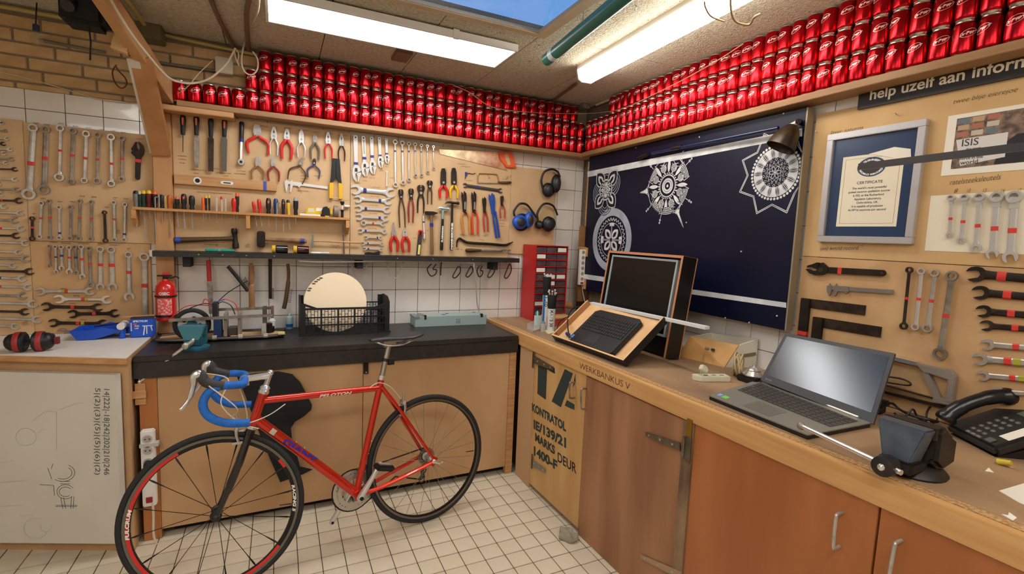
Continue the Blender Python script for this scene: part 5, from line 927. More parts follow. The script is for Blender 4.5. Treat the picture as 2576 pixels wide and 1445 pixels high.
muffs([(1287, 545), (1286, 532), (1297, 516), (1308, 513), (1320, 518), (1332, 534), (1342, 548)], [(1308, 559, 18, 15, .05), (1331, 553, 11, 17, .05)], 'ear defenders with bright blue cups', BLUEP); muffs([(1346, 560), (1344, 538), (1355, 518), (1368, 513), (1384, 520), (1394, 542)], [(1379, 564, 14, 16, .055), (1356, 566, 9, 9, .04)], 'black ear defenders hung low on the right of the blue ones', BLACK)
# -------------------------------------------------------------- post, brace and beam by the left
po = tag(MB().box(PB(389, 400).x, xc0-.002, -.05, -.001, BZ+.001, 2.097).build('wooden_post', BEAMW, bevel=.002), 'upright squared wooden post fixed to the back wall', 'post')
# ================================================================ black shelf and what hangs under it
SHD, SZ = .13, 1.366
bs = thing('wall_shelf', 'long thin black painted shelf under the tool boards', 'shelf', (-2.745, -SHD, SZ))
part(MB().box(-2.745, -.585, -SHD, -.0005, SZ-.006, SZ), 'shelf_board', BLKW, bs); part(MB().box(-2.745, -.585, -SHD, -SHD+.012, SZ-.03, SZ-.0065), 'front_rail', BLKW, bs, bevel=.001)
part(MB().box(-2.757, -2.7455, -SHD-.002, -SHD+.02, SZ-.03, SZ+.004), 'end_cap', mat('pale_end', c(200, 190, 176), .6), bs)
for px in (470, 905, 1245):
    x = PB(px, 668, .1).x; part(MB().box(x-.018, x+.018, -.11, -.001, SZ-.085, SZ-.0065), 'bracket', BLACKM, bs)
for px in (500, 560, 620, 690, 1000, 1090, 1190):
    x = PB(px, 645, SHD).x; part(MB().cyl((x, -SHD-.001, SZ-.015), (x, -SHD+.001, SZ-.015), .0035, n=8), 'screw', STEEL, bs)
tag(MB().tube(spline([PB(*p, .12) for p in ((752, 657), (800, 660), (900, 659), (1000, 657), (1100, 658), (1185, 662), (1192, 672), (1197, 700), (1200, 760), (1205, 783))], 5), .0045, 8).build('grey_cable', mat('grey_cable', c(158, 150, 136), .6)), 'pale grey cable running under the black shelf and down the tiles', 'cable')
# things lying on the black shelf
F, L = tframe((516, 630), (590, 632), PB, NB, .1); tp = thing('teal_tool', 'teal plastic pen shaped tool lying on the black shelf', 'tool', frame(V((PB(516, 630, .1).x, -.1, SZ+.0085)), (1, 0, 0), NB)); TEAL = mat('teal', c(28, 150, 140), .4)
MB().tube([(0, 0, 0), (.004, 0, 0), (L*.45, 0, 0)], [.004, .008, .0085], 10).tube([(L*.52, 0, 0), (L*.96, 0, 0), (L, 0, 0)], [.0085, .0075, .003], 10).build('body', TEAL, tp); MB().cyl((L*.45, 0, 0), (L*.52, 0, 0), .0082, n=10).build('band', mat('tan_band', c(176, 140, 110), .5), tp)
for px0, px1, m, lab in ((684, 724, mat('dark_jar', c(16, 12, 10), .1, coat=.5), 'dark brown jar with yellow lid lying on the black shelf, left one'), (738, 777, mat('brown_jar', c(60, 16, 10), .1, coat=.5), 'red brown jar with yellow lid lying on the black shelf, right one')):
    a = PB(px0, 632, .09); b = PB(px1, 632, .09); r = .0235; j = thing('jar', lab, 'jar', (a.x, -.09, SZ+r), 'jars on the black shelf'); L = b.x-a.x
    MB().lathe([(.018, .018), (r, .024), (r, L-.004), (r*.9, L)], 20, (0, 0, 0), (1, 0, 0)).build('glass_body', m, j); MB().lathe([(r*.86, 0), (r*.95, .003), (r*.95, .018), (r*.8, .02)], 20, (0, 0, 0), (1, 0, 0)).build('lid', YELLOW, j)
a = PB(781, 637, .1); b = PB(828, 637, .1); mk = thing('marker_pen', 'white marker pen lying on the black shelf beside the jars', 'pen', (a.x, -.1, SZ+.0068)); MB().tube([(0, 0, 0), (.008, 0, 0), (b.x-a.x, 0, 0)], [.0025, .0065, .0065], 10).build('barrel', WHITEP, mk); MB().cyl((.06, 0, 0), (b.x-a.x+.001, 0, 0), .0068, n=10).build('cap', mat('cap_grey', c(206, 204, 204), .4), mk)
# handles hanging on hooks below the shelf
def hang(name, label, cat, d=.06): return thing(name, label, cat, None, None)
def root_at(o, p): o.location = p; bpy.context.view_layer.update(); return o
def brush(label, pts, rad, m, bris=None, name='wire_brush', cat='brush', fl=(1, .6, -.06)):
    P = [PB(*p, .06) for p in pts]; o = thing(name, label, cat, P[0]); part(MB().tube(spline(P, 4), rad if isinstance(rad, list) else rad, 10, flatten=fl), 'handle', m, o)
    if bris:
        q0 = PB(*bris[0], .06); q1 = PB(*bris[1], .06); side = PB(*bris[2], .06)-(q0+q1)/2; mb = MB()
        for i in range(9):
            for k in range(3):
                b = q0+(q1-q0)*(i/8)+V((0, (k-1)*.006, 0)); mb.cyl(b, b+side*random.uniform(.85, 1.1), .0016, n=4)
        part(mb, 'bristles', bris[3] if len(bris) > 3 else DARKST, o, kind='stuff')
    return o
sr = brush('red handled narrow saw hanging below the black shelf', [(524, 655), (525, 664), (526, 690), (527, 708)], .0115, mat('red_handle', c(178, 34, 32), .4), None, 'pad_saw', 'saw'); part(MB().poly3([PB(520, 709, .058), PB(534, 709, .058), PB(536, 720, .058), PB(536, 790, .058), PB(526, 790, .058)], NB*.004), 'blade', DULL, sr)
brush('slanting black wire brush hanging below the shelf', [(573, 670), (590, 690), (610, 715), (624, 733)], .010, BLACK, ((612, 706), (624, 722), (623, 705)))
brush('long flat wooden paddle brush hanging below the shelf', [(631, 662), (632, 672), (633, 690), (632, 716), (633, 720), (634, 776)], [.010]*3+[.014]*4+[.0155]*4+[.012]*5+[.017]*5, mat('paddle_wood', c(156, 110, 70), .6, col2=c(132, 88, 54), scale=15), None, 'wooden_paddle', 'brush')
brush('black toothed wire brush with upright handle', [(680, 652), (680, 672), (680, 700), (680, 725), (680, 752)], .009, IRON, ((681, 726), (681, 752), (689, 739)))
brush('curved wooden wire brush hanging beside the crate', [(724, 664), (726, 685), (725, 712), (722, 735), (718, 760), (714, 777)], [.009]*8+[.012]*13, BRN, ((726, 728), (722, 760), (734, 745), mat('grey_bristle', c(110, 98, 88), .7)))
for i, (x, y, w, h, k) in enumerate([(1088, 680, 13, 14, 0), (1111, 677, 4, 18, 1), (1148, 685, 10, 14, 2), (1180, 684, 9, 13, 2), (1208, 683, 8, 13, 0), (1235, 684, 9, 14, 2), (1277, 683, 9, 17, 2)]):
    pts = [PB(x-w*.2, y-h*1.1, .075), PB(x-w, y-h*.2, .075), PB(x-w*.4, y+h, .075), PB(x+w*.5, y+h*.8, .075), PB(x+w*.8, y, .075), PB(x+w*.1, y-h*.2, .075), PB(x+w*.7, y-h*1.1, .075)]
    if k == 1: pts = [PB(x, y-h, .075), PB(x-w*.5, y, .075), PB(x-w*.6, y+h*.9, .075)]
    if k == 2: pts = [PB(x+w*.5, y-h*1.1, .075), PB(x-w*.3, y-h*.1, .075), PB(x-w*.9, y+h*.8, .075), PB(x-w*.2, y+h, .075), PB(x+w*.9, y+h*.1, .075), PB(x+w, y-h*.7, .075), PB(x+w*.6, y-h*1.05, .075)]
    tag(MB().tube(spline(pts, 5), .0042, 6).build('safety_glasses', mat('glasses_black', c(38, 26, 22), .4)), 'dark spectacle frame hooked under the black shelf, %s from the left' % ordinal(i+1), 'glasses', 'spectacles under the shelf')
GLS = mat('clear_glasses', c(196, 190, 180), .15, alpha=.45)
for px, lab in ((905, 'clear safety glasses hanging under the shelf above the crate'), (995, 'clear safety glasses hanging under the shelf left of the dark frames')):
    tag(MB().tube(spline([PB(px-22, 655, .07), PB(px-14, 690, .07), PB(px, 700, .07), PB(px+8, 690, .07), PB(px+22, 655, .07)], 5), .005, 6).build('safety_glasses', GLS), lab, 'glasses')
# ================================================================ fire extinguisher on its plank
bk = tag(MB().box(PB(396, 700, .03).x, PB(441, 700, .03).x, -.03, -.0005, BZ+.001, 1.335).build('mounting_plank', mat('orange_plank', c(166, 88, 42), .5, col2=c(140, 70, 32), scale=10, stretch=(1, 1, .2))), 'reddish plank behind the fire extinguisher', 'plank') if False else None
ec = V((PB(418, 755, .1).x, -.105, .99)); r_ = .0475
fe = thing('fire_extinguisher', 'small red fire extinguisher strapped to the post left of the bench', 'extinguisher', ec); FER = mat('extinguisher_red', c(206, 30, 24), .25, coat=.5)
MB().lathe([(r_*.9, 0), (r_, .006), (r_, .165), (r_*.92, .188), (r_*.65, .205), (.016, .215), (.014, .225)], 28).build('cylinder', FER, fe)
MB().cyl((0, 0, .222), (0, 0, .243), .012, n=12).box(-.035, .03, -.008, .008, .238, .246).build('valve', IRON, fe); MB().box(-.012, .02, -.009, .009, .248, .262).build('red_tag', FER, fe, bevel=.002); MB().tube(spline([(0, -.005, .238), (.03, -.01, .232), (.05, -.008, .24), (.062, -.004, .228)], 5), .004, 8).build('hose', BLACK, fe)
for z in (.128, .022): MB().lathe([(r_+.001, 0), (r_+.003, .001), (r_+.003, .009), (r_+.001, .01)], 28, (0, 0, z)).build('strap', BLACK, fe)
MB().box(-.02, .02, .035, .055, .1, .16).build('wall_bracket', BLACK, fe)
def curved(mb, root, nm, m, r, z): mb.v = [V((math.sin(p.x/r)*r, -math.cos(p.x/r)*r, z+p.y)) for p in mb.v]; return mb.build(nm, m, root)
curved(text_mb('OSEC', .02, .0006, 'CENTER'), fe, 'lettering', DWHITE, r_+.0006, .143); lb = MB()
for i in range(13):
    x0 = -.036+i*.0055; lb.add([(x0, 0, 0), (x0+.0055, 0, 0), (x0+.0055, .085, 0), (x0, .085, 0)], [(0, 1, 2, 3)])
curved(lb, fe, 'instruction_label', mat('label_pink', c(226, 88, 84), .5, col2=c(238, 180, 170), scale=90, lo=.5, hi=.56), r_+.0004, .036)
# ================================================================ on the white bench
def mk_thing(name, label, cat, loc): return thing(name, label, cat, loc)
p = PZ(76, 868, WZ+.03); er = thing('ear_defenders', 'large black ear defenders with red bands lying on the white bench', 'ear defenders', (p.x, p.y, WZ)); 
for s in (-1, 1):
    cc = MB().lathe([(.012, 0), (.034, .006), (.043, .022), (.044, .05), (.036, .056)] if s > 0 else [(.012, 0), (.034, .006), (.043, .022), (.044, .05), (.036, .056)], 22, (s*.068, 0, .045), (-s, 0, 0)).build('ear_cup', BLACK, er); MB().lathe([(.0435, .02), (.0448, .022), (.0452, .038), (.0445, .04)], 22, (s*.068, 0, .045), (-s, 0, 0)).build('red_band', mat('dark_red_band', c(156, 40, 38), .5), cc)
MB().sphere((-.058, 0, .045), .038, 14, (.75, 1, 1)).build('cup_dome', BLACK, er); MB().sphere((.058, 0, .045), .038, 14, (.75, 1, 1)).build('cup_dome', BLACK, er); MB().tube(spline([(-.07, .02, .07), (-.06, .06, .05), (0, .09, .02), (.06, .06, .05), (.07, .02, .07)], 5), .006, 8).build('headband', BLACK, er); MB().box(.085, .1, -.012, .012, .03, .06).build('hinge', mat('dark_red_hinge', c(110, 20, 24), .4), er)
TB = mat('tray_blue', c(22, 78, 190), .4); q = PZ(185, 858, WZ); q2 = PZ(316, 852, WZ); pt = thing('paint_tray', 'bright blue paint tray on the white bench', 'paint tray', frame(V((q.x, q.y, WZ)), (q2-q), (0, 0, 1))); Lt = (q2-q).length
def shell(prof, y0, y1, t, m, nm, root):
    mb = MB()
    for (a, b) in zip(prof[:-1], prof[1:]): mb.add([(a[0], y0, a[1]), (b[0], y0, b[1]), (b[0], y1, b[1]), (a[0], y1, a[1]), (a[0], y0, a[1]+t), (b[0], y0, b[1]+t), (b[0], y1, b[1]+t), (a[0], y1, a[1]+t)], [(3, 2, 1, 0), (4, 5, 6, 7), (0, 1, 5, 4), (1, 2, 6, 5), (2, 3, 7, 6), (3, 0, 4, 7)])
    return mb.build(nm, m, root)
shell([(-.012, .045), (.012, .002), (Lt*.42, .004), (Lt*.85, .038), (Lt, .046)], 0, .16, .003, TB, 'tray_bottom', pt)
for y in (-.002, .16): MB().prism([(-.014, .046), (.012, .002), (Lt*.42, .004), (Lt*.9, .036), (Lt*1.02, .046), (Lt*.7, .052), (Lt*.55, .062), (Lt*.4, .052)], y-.0015, y+.0015).xf(Matrix(((1, 0, 0, 0), (0, 0, 1, 0), (0, 1, 0, 0), (0, 0, 0, 1)))).build('tray_side', TB, pt)
for y in (.01, .15): MB().cyl((Lt*.93, y, .0), (Lt*.93, y, .04), .014, .012, n=12).build('tray_foot', TB, pt)
rol = thing('paint_roller', 'small roller with white sleeve resting in the blue tray', 'paint roller', frame(V(pt.matrix_world @ V((Lt*.92, .03, .064))), (q2-q), (0, 0, 1))); MB().cyl((0, -.04, 0), (0, .05, 0), .017, .017, 16).build('sleeve', mat('roller_white', c(226, 220, 214), .9), rol); MB().tube(spline([(0, .05, 0), (0, .065, 0), (-.03, .07, .0), (-.06, .03, .0), (-.12, .03, -.006)], 4), .0035, 8).build('wire_handle', DARKST, rol)
p = PZ(357, 850, WZ); pc = thing('paint_can', 'blue rectangular paint can with a white stool printed on it', 'paint can', frame(V((p.x, p.y+.03, WZ)), (1, .05, 0), (0, 0, 1))); hc = .098; w = .052
MB().box(-w, w, -.03, .03, 0, hc).build('body', mat('can_blue', c(20, 84, 196), .35, .1), pc, bevel=.006); MB().box(-w+.004, w-.004, -.026, .026, hc, hc+.006).build('lid', mat('can_rim', c(60, 60, 74), .35, .7), pc, bevel=.001)
def flatlet(s, size, x, z, root, m, y, bold=.0004, sx=1, al='LEFT', nm='lettering'): mb = text_mb(s, size, bold, al, 0, sx=sx); mb.v = [V((x+p.x, y, z+p.y)) for p in mb.v]; return mb.build(nm, m, root)
flatlet('SPECTRUM', .0125, -.036, hc*.84, pc, WHITEP, -.0306, .0006, 1.0); flatlet('FLEX', .009, -.03, hc*.60, pc, WHITEP, -.0306); flatlet('LAK', .009, -.03, hc*.48, pc, WHITEP, -.0306)
MB().box(-.034, -.022, -.0306, -.0302, hc*.7, hc*.77).build('orange_mark', ORANGE, pc); MB().box(.002, .046, -.0308, -.0303, hc*.60, hc*.645).obox((.012, -.0306, hc*.6), (.006, -.0306, hc*.14), .0005, .005).obox((.02, -.0306, hc*.6), (.02, -.0306, hc*.2), .0005, .004).obox((.038, -.0306, hc*.6), (.043, -.0306, hc*.35), .0005, .004).build('stool_print', WHITEP, pc)
for i in range(6): MB().cyl((-w+.008, -.0306, hc*(.78-.075*i)), (-w+.008, -.0300, hc*(.78-.075*i)), .0028, n=10).build('white_dot', WHITEP, pc)
a = PZ(300, 789, WZ+hc+.012); tag(MB().obox(V((-2.87, -.2, WZ+.102+.007)), V((-2.735, -.17, WZ+.102+.008)), .01, .004).build('stirring_stick', PINEX), 'thin wooden stirring stick lying across the blue paint can', 'stick')
# ================================================================ on the black bench
TEALV = mat('vise_teal', c(42, 104, 122), .4, .2, col2=c(34, 88, 104), scale=20)
p = PZ(492, 880, BZ); vs_ = thing('bench_vise', 'teal green bench vise bolted to the left end of the black bench', 'vise', frame(V((p.x-.005, p.y+.03, BZ)), (.98, -.2, 0), (0, 0, 1)) @ Matrix.Diagonal((.75, .75, .85, 1)))
MB().lathe([(.085, 0), (.085, .012), (.07, .018), (.05, .03)], 28).build('base', TEALV, vs_); MB().prism([(-.05, -.055), (.05, -.055), (.06, .05), (-.06, .05)], .02, .10).build('body', TEALV, vs_, bevel=.008)
MB().add([(-.062, -.06, .1), (.062, -.06, .1), (.062, -.03, .1), (-.062, -.03, .1), (-.075, -.068, .142), (.075, -.068, .142), (.075, -.03, .142), (-.075, -.03, .142), (-.042, -.062, .06), (.042, -.062, .06), (.042, -.03, .06), (-.042, -.03, .06)], [(4, 5, 6, 7), (0, 1, 5, 4), (1, 2, 6, 5), (2, 3, 7, 6), (3, 0, 4, 7), (8, 9, 1, 0), (9, 10, 2, 1), (10, 11, 3, 2), (11, 8, 0, 3), (11, 10, 9, 8)]).build('front_jaw', mat('vise_light', c(74, 140, 156), .4, .2), vs_); MB().box(-.07, .07, -.026, .02, .08, .142).build('rear_jaw', TEALV, vs_, bevel=.006); MB().box(-.068, .068, -.03, -.026, .118, .143).build('jaw_plate', IRON, vs_)
MB().cyl((0, -.16, .045), (0, -.05, .045), .014, n=14).build('screw', STEEL, vs_)
hb_ = vs_.matrix_world.inverted(); e0 = hb_ @ PZ(402, 911, .86); c0 = V((0, -.15, .045)); dv = V((-.8, -.12, -.62)).normalized(); v1 = MB().cyl(c0-dv*.05, c0+dv*.31, .0085, n=10).sphere(c0-dv*.05, .0115, 10).sphere(c0+dv*.31, .0115, 10).build('handle_bar', CHROME, vs_); MB().lathe([(.012, -.02), (.018, -.016), (.018, .016), (.012, .02)], 14, (0, -.15, .045), (0, 1, 0)).build('screw_head', STEEL, v1)
# self-built electric board clamped on the bench
sk = thing('electric_board_frame', 'half-built electric board with wheel motor, battery tubes and loose wires on the bench', 'machine', (-2.45, -.25, BZ)); x0, x1 = -.235, .33
GM = mat('gunmetal', c(92, 86, 80), .4, .7)
DK = mat('deck_wood', c(200, 160, 112), .6)
MB().prism([(x0-.02, -.05), (x0+.06, -.075), (x1-.08, -.075), (x1, -.04), (x1, .06), (x1-.08, .10), (x0+.06, .10), (x0-.02, .06)], .006, .014).build('base_plate', DK, sk); MB().tube([(x0-.02, -.055, .016), (x0+.06, -.082, .016), (x1-.08, -.082, .016), (x1+.005, -.045, .016)], .009, 8).tube([(x0-.02, .065, .016), (x0+.06, .107, .016), (x1-.08, .107, .016), (x1+.005, .065, .016)], .009, 8).build('side_rail', GM, sk)
MB().prism([(.07, -.06), (.30, -.055), (.31, .0), (.07, .05)], .015, .022).build('deck_panel', DK, sk); 
wc = V((-.105, -.03, .088)); wh = MB().torus(wc, (.1, -1, 0), .074, .012, 36, 12).build('tyre', RUBBER, sk); MB().lathe([(.03, -.012), (.060, -.016), (.066, 0), (.060, .016), (.03, .012)], 28, wc, (.1, -1, 0)).build('wheel_rim', mat('rim_white', c(216, 212, 208), .3, .3), sk); MB().lathe([(.0, .0195), (.024, .0195), (.026, .012)], 24, wc, (.1, -1, 0)).build('wheel_hub', TEALV, sk)
for k in range(5):
    a = 2*math.pi*k/5; q = wc+V((math.cos(a)*.038, -.019, math.sin(a)*.038)); MB().cyl(q, q+V((0, -.002, 0)), .009, n=12).build('rim_opening', IRON, wh)
MB().obox((-.20, -.06, .118), (.275, -.065, .130), .016, .014).build('front_tube', DULL, sk); MB().obox((-.02, .05, .150), (.275, .045, .155), .014, .014).build('rear_tube', DULL, sk); MB().box(.225, .245, -.07, .055, .02, .165).build('upright', GM, sk); MB().box(.265, .28, -.07, .055, .115, .165).build('end_bracket', mat('bracket_brown', c(120, 92, 74), .5, .4), sk)
MB().box(-.005, .03, -.07, .03, .02, .115).build('battery_pack', mat('dark_blue_pack', c(22, 52, 96), .4), sk); MB().box(-.01, .012, -.06, .03, .116, .20).build('control_box', BLACK, sk); MB().box(.04, .055, -.05, .05, .02, .14).box(.105, .12, -.05, .05, .02, .145).build('side_plate', mat('plate_grey', c(150, 136, 120), .5), sk); MB().box(.056, .104, -.04, .05, .02, .06).build('motor_housing', GM, sk, bevel=.004)
MB().lathe([(.03, 0), (.034, .004), (.034, .03), (.022, .034), (.022, .05)], 20, (.25, .01, .023)).build('end_motor', IRON, sk)
for x in (.0, .12, .24):
    MB().box(x-.01, x+.01, -.09, -.07, .012, .032).build('mounting_block', mat('block_white', c(200, 190, 170), .5), sk)
MB().box(.22, .243, -.086, -.072, .02, .09).build('strap_buckle', CHROME, sk); MB().box(.30, .335, -.075, -.03, .022, .03).build('yellow_tape', mat('pale_yellow', c(206, 196, 130), .6), sk)
for pts, m in (([(-.2, .0, .12), (-.14, .02, .175), (-.06, .03, .18), (0, .03, .17)], REDT), ([(-.18, .02, .13), (-.12, .03, .165), (-.05, .02, .19), (0, .02, .175)], BLACK), ([(0, 0, .19), (.04, .0, .215), (.09, .0, .19), (.105, 0, .14)], REDT), ([(0, .0, .18), (.03, .0, .20), (.07, 0, .18), (.09, 0, .13)], BLACK), ([(-.02, -.01, .19), (.01, -.02, .205), (.045, -.02, .215)], mat('wire_blue', c(40, 120, 190), .4)), ([(0, 0, .19), (.06, .02, .25), (.15, .05, .31)], BLACK), ([(-.06, .0, .19), (-.05, .0, .215), (-.03, .0, .205), (-.035, .0, .185)], REDT)):
    MB().tube(spline(pts, 5), .0026, 6).build('wire', m, sk)
for o in list(sk.children):
    pass
GL = mat('bottle_blue_label', c(24, 110, 190), .4); p = PB(728, 826, .04); bo = thing('glue_bottle', 'small pale blue squeeze bottle with blue label behind the crate', 'bottle', (p.x, -.045, BZ)); MB().lathe([(.019, 0), (.02, .003), (.02, .062), (.016, .072), (.006, .078), (.004, .09)], 18).build('bottle', mat('bottle_pale', c(176, 200, 204), .3), bo); MB().lathe([(.0205, .012), (.0205, .032)], 18, cap=False).build('label', GL, bo); MB().lathe([(.006, .078), (.0025, .1)], 10).build('nozzle', WHITEP, bo)
p = PB(682, 800, .05); bo = thing('white_bottle', 'white plastic bottle standing behind the electric board', 'bottle', (p.x+.005, -.05, BZ)); MB().lathe([(.019, 0), (.02, .003), (.02, .055), (.01, .066), (.008, .08)], 16).build('bottle', WHITEP, bo)
# crate with a round sheet standing in it
CR = mat('crate_black', c(20, 18, 17), .5); yf, yb2 = -.295, -.045; xa, xb = -2.036, -1.535; hf = .205
cr = thing('plastic_crate', 'black lattice plastic crate standing on the black bench', 'crate', (xa, yf, BZ)); Wc = xb-xa; Dc = yb2-yf
MB().box(0, Wc, 0, Dc, .001, .008).build('bottom', CR, cr)
def lattice(w, h, nx, name, M, top):
    mb = MB(); t = .004
    for zz in (.008, .06, .105, h): mb.box(0, w, 0, t, zz-.004, zz+.004)
    ncell = 5; cw = w*.92/ncell
    for k in range(ncell+1): x = w*.04+cw*k; mb.box(x-.005, x+.005, -.002, t+.002, 0, h)
    for k in range(ncell):
        for j in range(1, 5):
            x = w*.04+cw*(k+j/5); mb.box(x-.0016, x+.0016, 0, t, .008, h)
            for i, zz in enumerate((.03, .048, .075, .092, .122, .14)):
                if (i+j) % 2: mb.box(x-cw/5, x, 0, t, zz-.0014, zz+.0014)
    return mb.build(name, CR, cr, frame=M, kind='stuff')
lattice(Wc, .155, 5, 'lattice_front', Matrix.Identity(4), 0); lattice(Wc, .155, 5, 'lattice_back', Matrix.Translation((0, Dc-.004, 0)), 0)
for x in (0, Wc-.006):
    MB().prism([(0, 0), (Dc, 0), (Dc, hf), (Dc*.75, hf+.012), (Dc*.25, hf+.012), (0, hf-.015)], x, x+.006).xf(Matrix(((0, 0, 1, 0), (1, 0, 0, 0), (0, 1, 0, 0), (0, 0, 0, 1)))).build('end_wall', CR, cr)
for x, s in ((0, 1), (Wc, -1)):
    MB().box(min(x, x+s*.028), max(x, x+s*.028), -.001, .005, 0, hf-.018).build('corner_post', CR, cr); MB().prism([(x+s*.028, hf-.02), (x+s*.095, .159), (x+s*.095, .149), (x+s*.028, hf-.034)], -.001, .005).xf(Matrix(((1, 0, 0, 0), (0, 0, 1, 0), (0, 1, 0, 0), (0, 0, 0, 1)))).build('corner_brace', CR, cr); MB().box(min(x, x+s*.028), max(x, x+s*.028), Dc-.005, Dc+.001, 0, hf).build('corner_post', CR, cr)
MB().box(-.006, Wc+.006, -.006, .006, 0, .012).build('bottom_rim', CR, cr); MB().box(0, Wc, -.003, .007, .149, .161).build('top_rim', CR, cr)
p = PB(845, 770, -yf-.05); rd = .175; dsc = tag(MB().cyl((0, -.002, 0), (0, .002, 0), rd, n=64).build('round_sheet', mat('disc_cream', c(250, 226, 188), .5, col2=c(252, 230, 196), scale=3), frame=Matrix.Translation((p.x, yf+.05, BZ+.012+rd)) @ Matrix.Rotation(math.radians(-7), 4, 'X')), 'pale cream round sheet standing upright in the black crate', 'disc')
for aa in (150, 155, 138, 132, 126, 120):
    a = math.radians(aa); q = MB().sphere((math.cos(a)*rd*.93, -.0028, math.sin(a)*rd*.93), .007, 8, (1.6, .06, .7)); q.build('dark_smudge', mat('smudge', c(96, 88, 80), .8), dsc)
# grey sheet metal box
gx0, gx1 = -1.345, -.842; gb = thing('sheet_metal_box', 'long low grey green sheet metal box on the black bench', 'box', (gx0, -.17, BZ)); GMt = mat('grey_green_metal', c(158, 176, 172), .4, .15)
wl = gx1-gx0; MB().box(0, wl, 0, .13, 0, .068).build('housing', GMt, gb, bevel=.002); MB().box(-.006, .03, -.004, .12, .06, .071).build('end_flange', mat('gg_dark', c(120, 140, 138), .4, .2), gb); MB().box(.045, .06, .01, .04, .069, .085).box(.02, .045, .02, .03, .069, .09).build('latch', STEEL, gb); MB().box(.062, .075, -.003, .015, .05, .078).box(wl-.045, wl-.028, -.002, .012, .052, .076).build('rubber_pad', BLACK, gb)
for x, y in ((.2, .05), (.235, .09), (.44, .11)): MB().box(x, x+.022, y, y+.012, .0681, .0695).build('slot', BLACKM, gb)
for k in range(9): MB().cyl((.285+(k % 3)*.011, -.0012, .042-(k//3)*.011), (.285+(k % 3)*.011, .001, .042-(k//3)*.011), .0028, n=8).build('vent_hole', BLACKM, gb)
# black rubber sheet hanging in front of the bench, behind the bicycle
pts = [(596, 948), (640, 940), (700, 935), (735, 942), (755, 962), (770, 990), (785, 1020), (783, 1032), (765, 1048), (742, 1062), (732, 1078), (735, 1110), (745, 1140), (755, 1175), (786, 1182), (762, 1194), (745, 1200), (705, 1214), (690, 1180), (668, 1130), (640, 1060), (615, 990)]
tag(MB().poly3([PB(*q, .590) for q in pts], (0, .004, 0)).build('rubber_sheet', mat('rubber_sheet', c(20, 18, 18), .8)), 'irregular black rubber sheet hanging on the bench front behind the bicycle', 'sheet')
# power strip on the left post of the bench
p = PB(372, 1081, .585); p2 = PB(371, 1272, .585); ps = thing('power_strip', 'white upright power strip with four sockets fixed beside the whiteboard', 'power strip', frame(V((p.x, -.568, p2.z)), (1, 0, 0), NB)); hp = p.z-p2.z; w = .027
MB().box(-w, w, 0, hp, 0, .035).build('body', WHITEP, ps, bevel=.005)
for k, f_ in enumerate((.89, .74, .59, .44)):
    MB().ring(0, hp*f_, .016, .0205, .035, .0365, 20).build('socket', mat('socket_grey', c(196, 190, 182), .5), ps); MB().cyl((0, hp*f_, .0345), (0, hp*f_, .0352), .016, n=20).build('socket_recess', mat('socket_in', c(170, 164, 156), .6), ps)
    for s in (-1, 1): MB().cyl((s*.008, hp*f_, .0352), (s*.008, hp*f_, .0358), .003, n=8).build('pin_hole', BLACKM, ps)
MB().cyl((0, hp*.57, .036), (0, hp*.57, .062), .017, .014, 14).build('black_plug', BLACK, ps); MB().box(-.012, .012, hp*.06, hp*.13, .035, .041).build('red_switch', mat('switch_red', c(150, 24, 30), .4), ps); MB().box(-w-.004, w+.014, hp*.785, hp*.83, .0, .0365).build('tape', mat('clear_tape', c(190, 186, 178), .4), ps)
MB().tube(spline([ps.matrix_world.inverted() @ PB(*q, .6) for q in ((384, 1265), (386, 1300), (386, 1340), (392, 1365), (405, 1378), (430, 1372))], 5), .005, 8).build('cord', mat('cord_white', c(206, 196, 180), .5), ps)
# ================================================================ timber braces, pipes and cables at the upper left
pA, pB2 = PZ(250, -25, 2.47), PB(428, 243, .05)
ba = tag(MB().obox(pA, pB2, .05, .095, (0, 0, 1)).build('timber_brace', BEAMW, bevel=.002), 'thick wooden brace running from the ceiling to the back wall at left', 'beam')
mid = pA+(pB2-pA)*.52; lowp = PB(408, 388, .045)
bb2 = tag(MB().obox(mid+V((0, .0, -.02)), lowp, .042, .085, (1, 0, 0)).build('timber_brace', mat('brace_orange', c(184, 128, 76), .6, col2=c(166, 110, 62), scale=8)), 'steep wooden brace meeting the upright post', 'beam')
dd = (lowp-mid).normalized(); tag(MB().obox(mid+V((-.028, -.01, -.04)), lowp+V((-.028, -.01, .0)), .006, .05, (1, 0, 0)).build('pale_strip', mat('strip_pale', c(206, 196, 180), .6)), 'pale flat strip along the steep wooden brace', 'strip')
q = PZ(266, 126, 2.36); tag(MB().box(-.03, .03, -.05, 0, -.06, .06).build('wood_block', mat('block_pale', c(214, 172, 112), .6), frame=Matrix.Translation(mid+V((-.055, -.02, .03))) @ Matrix.Rotation(.25, 4, 'Y')), 'small pale wooden block fixed to the side of the brace', 'block')
tag(MB().obox(PB(302, 72, .32), PB(325, 150, .2), .016, .004, (0, -1, 0)).build('metal_strip', mat('strip_metal', c(170, 150, 120), .5, .5)), 'short metal strip screwed to the thick brace', 'strip')
PVC = mat('yellow_pvc', c(176, 156, 88), .5); GRYP = mat('grey_conduit', c(110, 104, 90), .5)
def pipe(pts, r, m, label, name='conduit_pipe', cat='pipe', n=5): return tag(MB().tube(spline(pts, n), r, 8).build(name, m), label, cat)
pipe([PB(-60, 5, .03), PB(60, 26, .03), PB(165, 46, .03)], .011, PVC, 'yellow plastic pipe along the top of the brick wall at far left'); pipe([PB(405, 86, .02), PB(520, 112, .02), PB(648, 138, .02)], .0095, PVC, 'yellow plastic pipe along the ceiling edge left of the cans')
